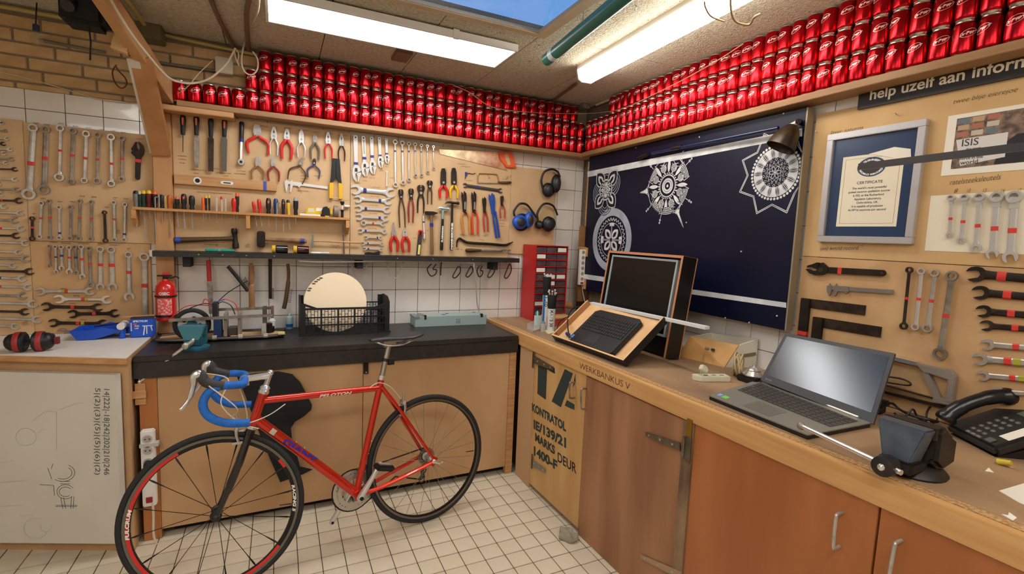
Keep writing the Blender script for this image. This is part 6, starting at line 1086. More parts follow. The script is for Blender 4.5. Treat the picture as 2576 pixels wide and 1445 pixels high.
pipe([PZ(285, -10, 2.48), PZ(310, 20, 2.48), PZ(336, 57, 2.48)], .009, PVC, 'left one of two yellow pipes running over the ceiling into a box'); pipe([PZ(312, -10, 2.48), PZ(335, 22, 2.48), PZ(362, 61, 2.48)], .009, PVC, 'right one of two yellow pipes running over the ceiling into a box')
pipe([PB(98, 100, .015), PB(180, 116, .015), PB(265, 132, .015)], .0075, GRYP, 'grey conduit on the bricks left of the brace'); pipe([PB(345, 148, .015), PB(440, 163, .015), PB(545, 178, .015)], .0075, GRYP, 'grey conduit on the bricks right of the brace')
a = PB(368, 85, .06); tag(MB().box(-.075, .075, -.06, .055, -.035, .04).build('junction_box', mat('box_olive', c(112, 100, 66), .6), frame=Matrix.Translation((a.x, -.06, a.z)), bevel=.004), 'olive grey junction box under the ceiling beside the brace', 'junction box')
a = PB(565, 168, .03); tag(MB().box(-.042, .042, -.03, .028, -.042, .042).build('junction_box', mat('box_white', c(196, 184, 164), .6), frame=Matrix.Translation((a.x, -.03, a.z)), bevel=.004), 'white square junction box on the bricks left of the cans', 'junction box')
RC = mat('rope_white', c(208, 192, 166), .6)
pipe([PZ(272, -12, 2.44), PB(320, 70, .62), PB(365, 130, .50), PB(420, 192, .32), PB(455, 207, .22), PB(490, 209, .14), PB(530, 196, .14), PB(570, 160, .14), PB(592, 121, .14)], .0055, RC, 'thick white cable swinging from the ceiling past the braces', 'hanging_cable', 'cable', 6)
pipe([PZ(652, -10, 2.46), PZ(648, 30, 2.46), PB(628, 78, .16), PB(612, 120, .16), PB(608, 160, .16), PB(617, 182, .16), PB(634, 188, .16), PB(647, 175, .16), PB(648, 150, .16), PB(636, 130, .16)], .004, RC, 'white cable with a loop hanging in front of the stepped cans', 'hanging_cable', 'cable', 6)
pipe([PB(592, 121, .14), PB(600, 135, .14), PB(598, 155, .14), PB(602, 166, .14), PB(594, 150, .14), PB(590, 130, .14)], .003, RC, 'short knotted white cable end beside the junction box', 'hanging_cable', 'cable', 5)
pipe([PB(-30, 175, .01), PB(60, 195, .01), PB(165, 225, .01), PB(250, 250, .01), PB(330, 259, .01), PB(400, 256, .01), PB(430, 246, .06), PB(470, 220, .14), PB(500, 185, .14), PB(535, 152, .1)], .0022, RC, 'thin pale wire sagging over the bricks and tiles at left', 'thin_wire', 'wire', 5)
pipe([PZ(527, -8, 2.5), PZ(552, 50, 2.5), PZ(590, 122, 2.5)], .011, mat('brown_pipe', c(112, 88, 66), .6), 'brown pipe across the ceiling toward the cans, left one'); pipe([PZ(628, -8, 2.5), PZ(620, 40, 2.5), PZ(625, 125, 2.5)], .011, mat('brown_pipe', c(112, 88, 66), .6), 'brown pipe across the ceiling toward the cans, right one'); pipe([PZ(1450, 212, 2.505), PZ(1400, 248, 2.505), PZ(1352, 285, 2.505)], .009, mat('brown_pipe', c(112, 88, 66), .6), 'brown cable duct from the fluorescent lamp to the corner')
pipe([PZ(1500, 264, 2.51), PZ(1600, 225, 2.51), PZ(1750, 174, 2.51), PZ(1900, 121, 2.51), PZ(2100, 50, 2.51), PZ(2290, -15, 2.51)], .009, mat('cream_duct', c(196, 176, 140), .6), 'cream cable duct along the ceiling above the right hand cans')
pipe([PB(1140, 215, .15), PB(1180, 232, .15), PB(1240, 270, .15), PB(1340, 283, .15), PB(1470, 286, .13), PR(1560, 275, .15), PR(1640, 240, .15), PR(1720, 200, .15), PR(1800, 155, .15), PR(1870, 110, .15)], .0024, mat('pinkish_wire', c(186, 140, 110), .6), 'thin pinkish wire slung in front of the cans through the corner', 'thin_wire', 'wire', 6)
pipe([PZ(1772, 5, 2.4), PZ(1776, 22, 2.37), PZ(1790, 42, 2.35), PZ(1822, 54, 2.36)], .003, mat('tan_wire', c(150, 122, 84), .6), 'short loose tan wire hanging across the fluorescent lamp', 'thin_wire', 'wire', 6); pipe([PZ(1838, -12, 2.42), PZ(1840, 30, 2.37), PZ(1852, 55, 2.35), PZ(1884, 62, 2.35), PZ(1897, 44, 2.36), PZ(1912, 35, 2.37)], .004, mat('tan_wire', c(150, 122, 84), .6), 'loose bent cable end hanging right of the fluorescent lamp', 'thin_wire', 'wire', 6)
a = PR(1476, 272, .03); tag(MB().box(-.03, .03, -.035, .035, -.015, .015).build('cable_clamp', DULL, frame=Matrix.Translation((-.09, -.09, 2.50))), 'small metal cable clamp in the ceiling corner', 'clamp')
hg = thing('hanging_machine', 'black machine hanging from the ceiling at the upper left', 'machine', PZ(210, 10, 2.46)); MB().box(-.075, .085, -.06, .07, -.10, .06).build('housing', BLACKM, hg, bevel=.02); MB().tube([(.02, -.02, -.09), (.025, -.02, -.16), (.02, -.02, -.24)], .004, 6).build('cord', BLACKM, hg); MB().cyl((-.03, -.05, -.02), (-.03, -.09, -.05), .03, .024, 14).build('knob', BLACK, hg)
lb2 = thing('light_bulb', 'unlit clear light bulb hanging by the bricks at far left', 'light bulb', PB(90, 60, .12)); MB().lathe([(.004, 0), (.012, -.005), (.013, -.03), (.010, -.034)], 14).build('holder', mat('holder_blue', c(40, 50, 80), .5), lb2); MB().lathe([(.009, -.034), (.013, -.045), (.022, -.065), (.022, -.08), (.012, -.094), (.002, -.097)], 16).build('glass', mat('bulb_glass', c(190, 170, 130), .1, alpha=.35), lb2); MB().tube([(0, 0, 0), (0, .01, .05), (.005, .02, .14)], .003, 6).build('cord', BLACK, lb2)
rp = pipe([PB(293, 163, .08), PB(283, 180, .08), PB(288, 205, .08), PB(304, 222, .08), PB(318, 214, .08), PB(316, 198, .08), PB(300, 180, .08), PB(292, 168, .08)], .0035, mat('leather_loop', c(112, 68, 36), .7), 'brown cord loop hanging from the thick brace', 'cord_loop', 'loop', 5)
# ================================================================ painted board on the right wall
PD = .062
NAVYB = mat('navy_board', c(8, 12, 33), .4, col2=c(11, 16, 42), scale=3, spec=.3, spots=(c(60, 66, 84), 60, .78)); CHALK = mat('chalk_white', c(216, 216, 214), .8, col2=c(186, 188, 190), scale=14); CHALK2 = mat('chalk_grey', c(170, 176, 184), .85, col2=c(140, 148, 158), scale=10)
yl, yr_, zlo, zhi = -.165, -1.825, 1.146, 2.132
pb = thing('painted_board', 'large dark blue board with white mandala drawings on the right wall', 'board', (-PD, yl, zlo))
part(MB().box(-PD, -.03, yr_, yl, zlo, zhi), 'panel', NAVYB, pb, bevel=.002); part(MB().box(-PD-.002, -.02, yr_-.008, yr_-.0005, zlo, zhi), 'edge_strip', mat('edge_strip', c(150, 136, 112), .5, .3), pb); part(MB().box(-.0295, -.007, yr_+.05, yl-.05, zlo+.05, zhi-.05), 'back_batten', PINE, pb)
def pbp(y0, y1, z0, z1, m, nm): return part(MB().box(-PD-.0006, -PD-.0002, y1, y0, z0, z1), nm, m, pb)
part(MB().poly3([PR(1478, 432, PD+.0004), PR(2018, 323, PD+.0004), PR(2018, 343, PD+.0004), PR(1478, 446, PD+.0004)], (-.0005, 0, 0)), 'white_stripe', CHALK, pb); part(MB().poly3([PR(1470, 690, PD+.0004), PR(1978, 762, PD+.0004), PR(1978, 775, PD+.0004), PR(1470, 702, PD+.0004)], (-.0005, 0, 0)), 'white_stripe', CHALK, pb)
class Draw:
    """flat chalk shapes around a centre on the board; s to the viewer's right, t up"""
    def __init__(s, px, py, rpx): s.c = PR(px, py, PD+.001); s.u = PR(px, py-rpx, PD+.001).z-s.c.z; s.mb = MB(); s.h = 0
    def P(s, x, y): return V((s.c.x-s.h*.00025, s.c.y-x*s.u, s.c.z+y*s.u))
    def poly(s, pts): s.mb.add([s.P(*p) for p in pts], [tuple(range(len(pts)))])
    def line(s, pts, w, closed=False):
        if closed: pts = list(pts)+[pts[0]]
        for a, b in zip(pts[:-1], pts[1:]):
            dx, dy = b[0]-a[0], b[1]-a[1]; L = math.hypot(dx, dy) or 1; nx, ny = -dy/L*w/2, dx/L*w/2; s.poly([(a[0]-nx, a[1]-ny), (b[0]-nx, b[1]-ny), (b[0]+nx, b[1]+ny), (a[0]+nx, a[1]+ny)])
    def ring(s, r0, r1, cx=0, cy=0, n=48, a0=0, a1=360):
        p = lambda r, i: (cx+r*math.cos(math.radians(a0+(a1-a0)*i/n)), cy+r*math.sin(math.radians(a0+(a1-a0)*i/n)))
        for i in range(n): s.poly([p(r0, i), p(r1, i), p(r1, i+1), p(r0, i+1)])
    def disc(s, r, cx=0, cy=0, n=16): s.poly([(cx+r*math.cos(2*math.pi*i/n), cy+r*math.sin(2*math.pi*i/n)) for i in range(n)])
    def rot(s, pts, a): ca, sa = math.cos(math.radians(a)), math.sin(math.radians(a)); return [(x*ca-y*sa, x*sa+y*ca) for x, y in pts]
    def petal(s, r0, r1, w, a, out=True, lw=.02, fill=False):
        pts = [(r0+(r1-r0)*i/8, w*math.sin(math.pi*i/8)**.8) for i in range(9)]; pts += [(x, -y) for x, y in pts[-2:0:-1]]; pts = s.rot(pts, a)
        s.poly(pts) if fill else s.line(pts, lw, True)
    def build(s, nm, m): s.mb.xf(Matrix.Translation(-pb.location)).build(nm, m, pb, kind='stuff' if nm == 'mandala_arcs' else None)
NB2 = mat('navy_ink', c(9, 12, 32), .4)
# lower left: ring, zigzag, four-leaf
g_ = Draw(1537, 604, 80); g_.ring(.76, 1.0, n=64); g_.build('mandala_ring', CHALK2); g_ = Draw(1537, 604, 80); g_.h = 1
zz = []
for i in range(64): r = .70 if i % 2 else .60; zz.append((r*math.cos(2*math.pi*i/64), r*math.sin(2*math.pi*i/64)))
g_.line(zz, .022, True)
for r0, r1 in ((.53, .545),): g_.ring(r0, r1, n=48)
for a in (45, 135, 225, 315): g_.petal(.06, .46, .14, a, fill=True)
for a in (0, 90, 180, 270): g_.line(g_.rot([(.05, .014), (.5, .014)], a), .014); g_.line(g_.rot([(.05, -.014), (.5, -.014)], a), .014)
g_.ring(.40, .53, n=10, a0=-14, a1=14); g_.ring(.40, .53, n=10, a0=166, a1=194); g_.ring(.44, .53, n=10, a0=76, a1=104); g_.ring(.44, .53, n=10, a0=256, a1=284)
g_.build('mandala_leaves', CHALK); g_ = Draw(1537, 604, 80); g_.h = 2
for a in (45, 135, 225, 315): g_ = Draw(1537, 604, 80); g_.h = 2; g_.petal(.12, .36, .06, a, fill=True); g_.build('mandala_leaf_eye', NB2)
# upper left: four-pointed flower over scalloped arcs
g_ = Draw(1524, 478, 64)
for cx, cy, a0, a1, R in ((-.34, -.12, 100, 262, .52), (.36, .22, -70, 100, .52), (0, -.55, 180, 360, .46), (0, .45, 20, 160, .36)):
    for k in range(4): r = R*(1-.2*k); g_.ring(r-.055*R*2.2*.5, r, cx, cy, 20, a0, a1)
g_.build('mandala_arcs', CHALK2); g_ = Draw(1524, 478, 64); g_.h = 1
for a in (47, 133, 227, 313): g_.petal(.18, .98, .30, a, fill=True)
g_.build('mandala_star_ground', NB2); g_ = Draw(1524, 478, 64); g_.h = 2
for a in (47, 133, 227, 313): g_.petal(.2, .95, .28, a, lw=.035); g_.petal(.3, .78, .15, a, fill=True)
g_.ring(.36, .42); g_.disc(.02)
for a in range(0, 360, 45): g_.petal(.04, .33, .085, a, fill=True)
g_.build('mandala_star', CHALK); g_ = Draw(1524, 478, 64); g_.h = 3
for a in (47, 133, 227, 313): g_.petal(.38, .66, .07, a, fill=True)
for a in range(0, 360, 45): g_.line(g_.rot([(.08, 0), (.3, 0)], a), .012)
g_.build('mandala_star_lines', NB2)
# big compass mandala
g_ = Draw(1679, 468, 72); g_.ring(.36, .40, n=40); g_.ring(.13, .27); g_.disc(.05)
for k in range(30): a = 2*math.pi*k/30; g_.disc(.026, .44*math.cos(a), .44*math.sin(a), 8)
for k in range(8):
    a = 45*k+22; x, y = math.cos(math.radians(a))*.66, math.sin(math.radians(a))*.66
    for r in (.14, .095, .05): g_.ring(r-.026, r, x, y, 18)
    g_.line(g_.rot([(.46, .0), (.54, 0)], a), .05)
    g_.petal(.46, .95, .07, a+22, fill=True); g_.line(g_.rot([(.6, .12), (.68, .2), (.78, .14)], a+22), .02); g_.line(g_.rot([(.6, -.12), (.68, -.2), (.78, -.14)], a+22), .02); g_.line(g_.rot([(.80, 0), (.86, .13)], a), .02); g_.line(g_.rot([(.80, 0), (.86, -.13)], a), .02)
for a in (30, 150, 235, 275, 335): 
    for k in range(5): r = 1.0-.055*k; g_.ring(r-.028, r, n=10, a0=a-17+k, a1=a+17-k)
    g_.line(g_.rot([(.72, -.28), (1.0, -.29)], a), .02); g_.line(g_.rot([(.72, .28), (1.0, .29)], a), .02)
g_.ring(.98, 1.0, n=40, a0=100, a1=260)
for a, R, w in ((186, 1.45, .16), (302, 1.72, .15), (60, 1.3, .12)):
    pts = [(.93, w*1.9), (1.02, w*.85), (1.15, w*.4), (R, 0), (1.15, -w*.4), (1.02, -w*.85), (.93, -w*1.9), (1.0, 0)]; g_.poly(g_.rot(pts[3:]+pts[:3], a)) if 0 else g_.line(g_.rot(pts, a), .022, True); g_.poly(g_.rot([(1.02, w*.6), (R, 0), (1.02, -w*.6)], a))
for a in (38, 140, 220, 258, 332):
    R = 1.32; g_.line(g_.rot([(1.02, 0), (R, 0)], a), .022); g_.disc(.045, *g_.rot([(R-.1, 0)], a)[0], n=10); g_.disc(.04, *g_.rot([(R, 0)], a)[0], n=10)
g_.build('mandala_compass', CHALK); g_ = Draw(1679, 468, 72); g_.h = 1
for k in range(24): a = 2*math.pi*k/24; g_.disc(.018, .2*math.cos(a), .2*math.sin(a), 6)
g_.build('mandala_compass_dots', NB2)
# right: petal wheel with star outline
def starpts(R, n=10, off=-12): 
    out = []
    for k in range(n): a = math.radians(off+360/n*k); r = R if k % 2 else R*.74; out.append((r*math.cos(a), r*math.sin(a)))
    return out
g_ = Draw(1950, 434, 69); lim = (g_.c.y-(yr_))/g_.u-.02
def clip(pts): return [(min(x, lim), y) for x, y in pts]
_op = g_.poly; 
class DrawC(Draw):
    def poly(s, pts):
        if min(p[0] for p in pts) >= lim: return
        Draw.poly(s, [(min(x, lim), y) for x, y in pts])
g_ = DrawC(1950, 434, 69); g_.ring(.54, .90, n=60)
for k in range(46): a = 2*math.pi*k/46; g_.disc(.052, .97*math.cos(a), .97*math.sin(a), 9)
for R in (1.62, 1.55): g_.line(starpts(R, 16, 0), .025, True)
g_.build('mandala_wheel', CHALK); g_ = DrawC(1950, 434, 69); g_.h = 1
for k in range(14): g_.petal(.50, .93, .085, 360/14*k, fill=True)
g_.build('mandala_wheel_gaps', NB2); g_ = DrawC(1950, 434, 69); g_.h = 2
for k in range(14): g_.petal(.53, .90, .06, 360/14*k, lw=.016); g_.line(g_.rot([(.58, 0), (.86, 0)], 360/14*k), .02)
for k in range(14):
    a = 360/14*(k+.5); g_.line(g_.rot([(.48, -.05), (.54, 0), (.48, .05), (.42, 0)], a), .014, True); g_.petal(.34, .42, .03, a+12, lw=.012)
zz = []
for i in range(24): r = .36 if i % 2 else .28; zz.append((r*math.cos(2*math.pi*i/24), r*math.sin(2*math.pi*i/24)))
g_.line(zz, .015, True); g_.disc(.045)
for k in range(6): g_.petal(.06, .24, .06, 60*k, lw=.02)
g_.ring(.235, .25); g_.build('mandala_wheel_lines', CHALK)
for px, py in ((1865, 633), (1727, 560), (1600, 372), (1760, 345), (1850, 300), (1972, 286), (1885, 812), (1955, 795), (1825, 800)):
    q = PR(px, py, PD); part(MB().cyl(q, q+V((-.003, 0, 0)), .004, n=8), 'screw', mat('screw_pale', c(190, 186, 180), .5), pb)
# lamp above the board
dl = thing('desk_lamp', 'black spot lamp on a dark blue arm above the painted board', 'lamp', PR(1965, 335, .12)); arm0 = PR(1640, 386, .085); arm1 = PR(1958, 322, .10)
part(MB().cyl(arm0, arm1, .0085, n=12), 'arm', mat('lamp_blue', c(22, 34, 74), .25, coat=.4), dl); part(MB().cyl(arm0-V((0, -.04, 0)), PR(1606, 398, .085), .012, n=12).cyl(PR(1690, 374, .088), PR(1715, 370, .089), .011, n=12), 'arm_joint', IRON, dl)
hc_ = PR(1965, 352, .13); part(MB().lathe([(.062, 0), (.058, .03), (.046, .07), (.026, .10), (.014, .11)], 24, hc_-V((.0, .0, .035)), (.35, -.25, .9), cap=False), 'shade', mat('lamp_black', c(34, 28, 24), .35, .3, col2=c(70, 52, 30), scale=10), dl); part(MB().cyl(hc_+V((.03, -.02, .06)), PR(2008, 306, .09), .014, .011, 12), 'lamp_socket', CHROME, dl); part(MB().cyl(PR(2008, 306, .062), PR(2008, 306, .10), .012, n=10), 'wall_mount', IRON, dl)
b0, b1 = PR(2160, 420, .30), PR(2600, 366, .42); sb = thing('flat_bar_arm', 'dark flat metal arm reaching in front of the certificate from the right', 'lamp arm', b1); part(MB().obox(b0, b0+(b1-b0)*1.25, .012, .035, (-1, 0, 0)) if False else MB().obox(b0, b0+(b1-b0)*1.3, .022, .006, NR), 'bar', mat('arm_dark', c(60, 56, 54), .4, .4), sb); e_ = b0+(b1-b0)*1.3; part(MB().cyl(e_, V((-.02, e_.y, e_.z)), .012), 'wall_post', IRON, sb)
# plank with a power strip between corner and board
pl_ = tag(MB().box(-.10, -.004, -.16, -.135, 1.05, 1.62).build('corner_plank', mat('rough_plank', c(140, 98, 56), .7, col2=c(116, 78, 42), scale=10, stretch=(1, 1, .2)), bevel=.002), 'rough upright plank in the corner left of the painted board', 'plank'); tag(MB().box(-.05, -.004, -.16, -.13, 1.622, 2.10).build('corner_plank', PINE, bevel=.002), 'slim pale plank above the power strip in the corner', 'plank')
ps2 = thing('power_strip', 'narrow white power strip with six round sockets on the corner plank', 'power strip', (-.085, -.178, 1.18)); MB().box(-.022, .022, -.012, .016, 0, .27).build('body', WHITEP, ps2, bevel=.003)
for k in range(6): MB().cyl((0, -.0128, .245-.04*k), (0, -.0118, .245-.04*k), .0135, n=16).build('socket', mat('socket_shadow', c(150, 140, 126), .6), ps2)
MB().box(-.012, .012, -.014, -.012, .008, .022).build('red_switch', mat('switch_red', c(150, 24, 30), .4), ps2); MB().box(-.03, .05, -.014, .016, .272, .285).build('wood_clip', PINE, ps2); MB().box(.018, .062, -.035, .016, .215, .28).build('wood_block', PINE, ps2); MB().box(.018, .055, -.035, .016, -.03, .05).build('wood_block', PINE, ps2); MB().tube(spline([(.01, 0, 0), (.02, 0, -.05), (.03, -.02, -.12), (.06, -.03, -.2)], 5), .004, 6).build('cord', mat('cord_grey', c(170, 160, 146), .5), ps2)
# ================================================================ tool boards on the right wall
yb0 = -1.84; zsm = PR(2250, 658, .014).z
bu = tag(MB().box(-.014, -.0005, -3.15, yb0, zsm+.001, PR(2100, 279, .014).z).build('tool_board', MDF2, bevel=.0015), 'upper tan tool board with framed certificate on the right wall', 'board'); bl_ = tag(MB().box(-.014, -.0005, -3.15, yb0, RZ+.002, zsm-.001).build('tool_board', mat('mdf_board_c', c(200, 160, 112), .7, col2=c(184, 142, 96), scale=6, spots=(c(130, 94, 60), 14, .72)), bevel=.0015), 'lower tan tool board with spanners and squares on the right wall', 'board')
sy0 = PR(2161, 247, .02).y; sz0, sz1 = PR(2160, 276, .02).z, 2.148
sg = thing('black_sign', 'black sign with white lettering under the right can shelf', 'sign', (-.02, sy0, sz0)); part(MB().box(-.024, -.0145, -3.1, sy0, sz0, sz1), 'panel', mat('sign_black', c(42, 36, 32), .5), sg)
mb = text_mb('help uzelf aan informatie', .082, .0016); M_ = frame(PR(2186, 252, .0246), (0, -1, 0), NR); a = PR(2186, 252, .0246); b = PR(2576, 175, .0246); wi = [p.x for p in text_mb('help uzelf aan inforn', .082, .0016).v]; sc = (a.y-b.y)/max(wi)
mb.xf(Matrix.Diagonal((sc, sc, 1, 1))).xf(Matrix.Translation(-sg.location) @ M_).build('lettering', mat('sign_cream', c(238, 226, 200), .5), sg)
# framed certificate
cy0, cy1, cz0, cz1 = -1.912, -2.268, 1.553, 2.005; cf = thing('framed_certificate', 'silver framed world record certificate with dark blue mount', 'picture frame', frame((-.0145, cy0, cz0), (0, -1, 0), NR)); cw, chh = cy0-cy1, cz1-cz0; fw = .026
FRM = mat('frame_silver', c(198, 192, 190), .35, .5)
MB().box(0, cw, 0, fw, 0, .022).box(0, cw, chh-fw, chh, 0, .022).box(0, fw, fw, chh-fw, 0, .022).box(cw-fw, cw, fw, chh-fw, 0, .022).build('frame', FRM, cf, bevel=.002); MB().box(fw, cw-fw, fw, chh-fw, 0, .008).build('mount', mat('mount_blue', c(44, 62, 92), .25, coat=.3), cf)
px0, px1, py0, py1 = fw+.042, cw-fw-.038, fw+.04, chh-fw-.075; MB().box(px0, px1, py0, py1, .008, .009).build('certificate_paper', mat('cert_paper', c(228, 216, 190), .7), cf); pcx = (px0+px1)/2
bdr = MB(); t = .0008
for x0, x1, y0, y1 in ((px0+.012, px1-.012, py0+.012, py0+.012+t), (px0+.012, px1-.012, py1-.012-t, py1-.012), (px0+.012, px0+.012+t, py0+.012, py1-.012), (px1-.012-t, px1-.012, py0+.012, py1-.012)): bdr.box(x0, x1, y0, y1, .009, .0093)
bdr.build('border_line', mat('cert_ink', c(70, 66, 80), .7), cf)
sy = py1-.05; bg_ = MB().cyl((0, 0, .009), (0, 0, .0094), 1, n=40); bg_.v = [V((pcx+p.x*.052, sy+p.y*.038, p.z)) for p in bg_.v]; bg_.build('round_emblem', mat('emblem_blue', c(34, 64, 108), .5), cf)
bg_ = MB().cyl((0, 0, .0095), (0, 0, .0098), 1, n=40); bg_.v = [V((pcx+p.x*.046, sy+p.y*.033, p.z)) for p in bg_.v]; bg_.build('emblem_ring', mat('emblem_dark', c(52, 44, 40), .5), cf)
def arc_text(s, r_x, r_y, up, size, m):
    mb = text_mb(s, size, .0006, 'CENTER'); out = []
    for p in mb.v:
        if up: a = math.pi/2-p.x/.036; rr = 1+(p.y)/.033
        else: a = -math.pi/2+p.x/.036; rr = 1.36-(p.y)/.033
        out.append(V((pcx+math.cos(a)*r_x*rr, sy+math.sin(a)*r_y*rr, .0103)))
    MB().add(out, mb.f).build('emblem_lettering', m, cf)
arc_text('GUINNESS', .034, .024, True, .013, DWHITE); arc_text('WORLD RECORD', .034, .024, False, .0115, DWHITE)
st_ = [(pcx+math.cos(math.radians(90+36*k))*(.009 if k % 2 == 0 else .004), sy+.004+math.sin(math.radians(90+36*k))*(.009 if k % 2 == 0 else .004)) for k in range(10)]; MB().prism(st_, .0099, .0103).build('gold_star', mat('gold', c(214, 166, 60), .4), cf)
ci = mat('cert_ink', c(70, 66, 80), .7)
def cert_line(s, y, size, w=None):
    mb = text_mb(s, size, .0002, 'CENTER'); ww = max(p.x for p in mb.v)*2; k = (w/ww) if w else 1; mb.v = [V((pcx+p.x*k, y+p.y, .0094)) for p in mb.v]; mb.build('certificate_text', ci, cf)
cert_line('CERTIFICATE', sy-.065, .015, .095)
for i, s in enumerate(("The world's most powerful", 'pulsed neutron spallation source', 'is ISIS, at the Rutherford', 'Appleton Laboratory,', 'Oxfordshire, UK.', 'It is capable of producing', '4x10^16 neutrons per second')): cert_line(s, sy-.085-.0145*i, .0115)
part_ = MB().prism([(.165, chh-.10), (.255, chh-.085), (.31, chh-.10), (.318, chh-.155), (.29, chh-.14), (.24, chh-.12)], .0095, .0105).build('painted_reflection', PAPER, cf)  # white reflection on the picture, modelled as a flat pale shape
# photo print
ph = thing('photo_print', 'colour photo print of a bearded man in a suit holding a framed award', 'photo', frame(PR(2367, 443, .0145), (0, -1, 0), NR)); Wp = .52; Hp = PR(2383, 293, .0145).z-PR(2367, 443, .0145).z; k = .32
MB().box(0, Wp, 0, Hp, 0, .0008).build('sheet', PAPER, ph); 
def pr_(pts, m, nm, h): MB().prism([(x*Wp, y*Hp) for x, y in pts], .0008, .0008+h*.0002).build(nm, m, ph)
pr_([(.05, .10), (1, .14), (1, .95), (.05, .93)], mat('photo_dark', c(66, 52, 44), .5, col2=c(150, 120, 96), scale=40), 'photo_background', 1); pr_([(.55, .30), (1, .32), (1, .92), (.55, .92)], mat('photo_wall', c(206, 196, 180), .5), 'photo_wall', 2)
for i in range(9): pr_([(.06+.05*(i % 3)*1.5, .62+.11*(i//3)), (.12+.05*(i % 3)*1.5, .62+.11*(i//3)), (.12+.05*(i % 3)*1.5, .70+.11*(i//3)), (.06+.05*(i % 3)*1.5, .70+.11*(i//3))], flat(*[(170, 100, 80), (190, 180, 160), (96, 110, 120), (180, 150, 110)][i % 4]), 'photo_shelf_item', 2)
pr_([(.27, .12), (.30, .42), (.36, .55), (.50, .58), (.60, .50), (.66, .38), (.66, .12)], mat('suit_black', c(28, 24, 24), .6), 'photo_suit', 3); pr_([(.42, .57), (.47, .32), (.52, .56)], flat(220, 210, 190), 'photo_shirt', 4)
pr_([(.47+.045*math.cos(a), .70+.13*math.sin(a)) for a in [2*math.pi*i/18 for i in range(18)]], mat('photo_skin', c(196, 146, 116), .6), 'photo_face', 4); pr_([(.47+.046*math.cos(a), .70+.135*math.sin(a)) for a in [math.pi*(.05+.9*i/10) for i in range(11)]], flat(54, 40, 34), 'photo_hair', 5); pr_([(.425, .68), (.44, .60), (.47, .56), (.50, .60), (.515, .68), (.49, .645), (.45, .645)], flat(60, 42, 34), 'photo_beard', 5)
pr_([(.55, .22), (.74, .22), (.74, .62), (.55, .60)], flat(56, 96, 144), 'photo_award', 5); pr_([(.58, .27), (.71, .27), (.71, .56), (.58, .55)], flat(214, 208, 196), 'photo_award_paper', 6); pr_([(.10, .14), (.32, .22), (.32, .60), (.06, .58)], flat(212, 206, 200), 'photo_poster', 4)
def ptext(s, x, y, size): mb = text_mb(s, size, .0002); mb.v = [V((x*Wp+p.x, y*Hp+p.y, .0022)) for p in mb.v]; mb.build('photo_lettering', flat(60, 56, 54), ph)
ptext('ISIS', .09, .46, .034); ptext('the most', .12, .39, .011); ptext('source in the', .08, .24, .013); ptext('world', .10, .16, .02)
# handwriting
def hand(s, pa, pb_, size, root, d=.0148):
    a = PR(*pa, d); b = PR(*pb_, d); mb = text_mb(s, size, -.0003, 'LEFT', .3); w = max(p.x for p in mb.v); mb.xf(Matrix.Diagonal(((b-a).length/w, 1, 1, 1))).xf(Matrix.Translation(-root.matrix_world.translation) @ frame(a, b-a, NR)).build('handwriting', INK, root)
hand('laser saturns', (2088, 339), (2172, 325), .022, bu); hand('(en) world record "', (2062, 630), (2170, 628), .024, bu); hand('twee blije eierejoe', (2396, 262), (2560, 230), .022, bu); hand('ratelsteeksleutels', (2388, 466), (2518, 451), .026, bu)
for s, x in (('8', 2398), ('10', 2430), ('13', 2470), ('16', 2516), ('17', 2558)): hand(s, (x, 486), (x+12, 484.5), .02, bu)
# paper with ratchet spanners
tag(MB().poly3([PR(2342, 493, .0145), PR(2640, 474, .0145), PR(2640, 643, .0145), PR(2326, 631, .0145)], NR*.0006).build('paper_sheet', mat('sheet_cream', c(226, 214, 190), .8)), 'large cream paper sheet behind five ratchet spanners', 'paper')
def q_r(px, py): return (PR(px+1, py)-PR(px, py)).length
for i, (a, b, ra, rb_) in enumerate([((2397, 491), (2391, 600), 8, 8), ((2432, 489), (2420, 615), 9, 10), ((2469, 486), (2457, 636), 11, 12), ((2513, 483), (2498, 651), 14, 13), ((2557, 481), (2543, 662), 16, 16)]):
    zq = (PR(a[0], a[1]).z-PR(a[0], a[1]+1).z); spanner(a, b, 'chrome ratchet ring spanner with red band on white paper, %s from the left' % ordinal(i+1), 'fo', ra*zq*.95, rb_*zq*.95, ra*zq*.95, SATIN, [(.55, REDT)], P=PR, N=NR, group='ratchet spanners on the paper', off=.005)
adjustable((2231, 688), (2031, 677), 'long black adjustable wrench with red band on the lower right board', .062, IRON, REDT, .54, P=PR, N=NR, head=.3, grp=None, hand=-1, w0=.4, w1=.42)
caliper((2086, 724), (2250, 735), 'grey vernier caliper on the lower right board', PR, NR, 1, mat('caliper_grey', c(150, 142, 134), .4, .7), .036)
def square(cn, ax_, dn, label, w, tape=None):
    C0 = PR(*cn, .0145); A1 = PR(*ax_, .0145); D1 = PR(*dn, .0145); o = thing('try_square', label, 'square', C0, 'squares on the right board'); u = (A1-C0).normalized(); part(MB().poly3([C0, A1, A1-UP*w, C0-UP*w], NR*.004), 'blade', DARKST, o); part(MB().poly3([C0, C0+u*w, V((C0.x, (C0+u*w).y, D1.z)), V((C0.x, C0.y, D1.z))], NR*.014), 'stock', IRON, o)
    if tape: part(MB().poly3([V((C0.x, C0.y+.0006, D1.z+.03)), V((C0.x, (C0+u*w).y-.0006, D1.z+.03)), V((C0.x, (C0+u*w).y-.0006, D1.z+.012)), V((C0.x, C0.y+.0006, D1.z+.012))], NR*.0146), 'tape_band', tape, o)
square((2020, 750), (2179, 769), (2022, 850), 'iron try square with red tape at the foot of its stock', .04, REDT); square((2050, 797), (2219, 823), (2052, 880), 'lower iron try square partly behind the laptop', .042)
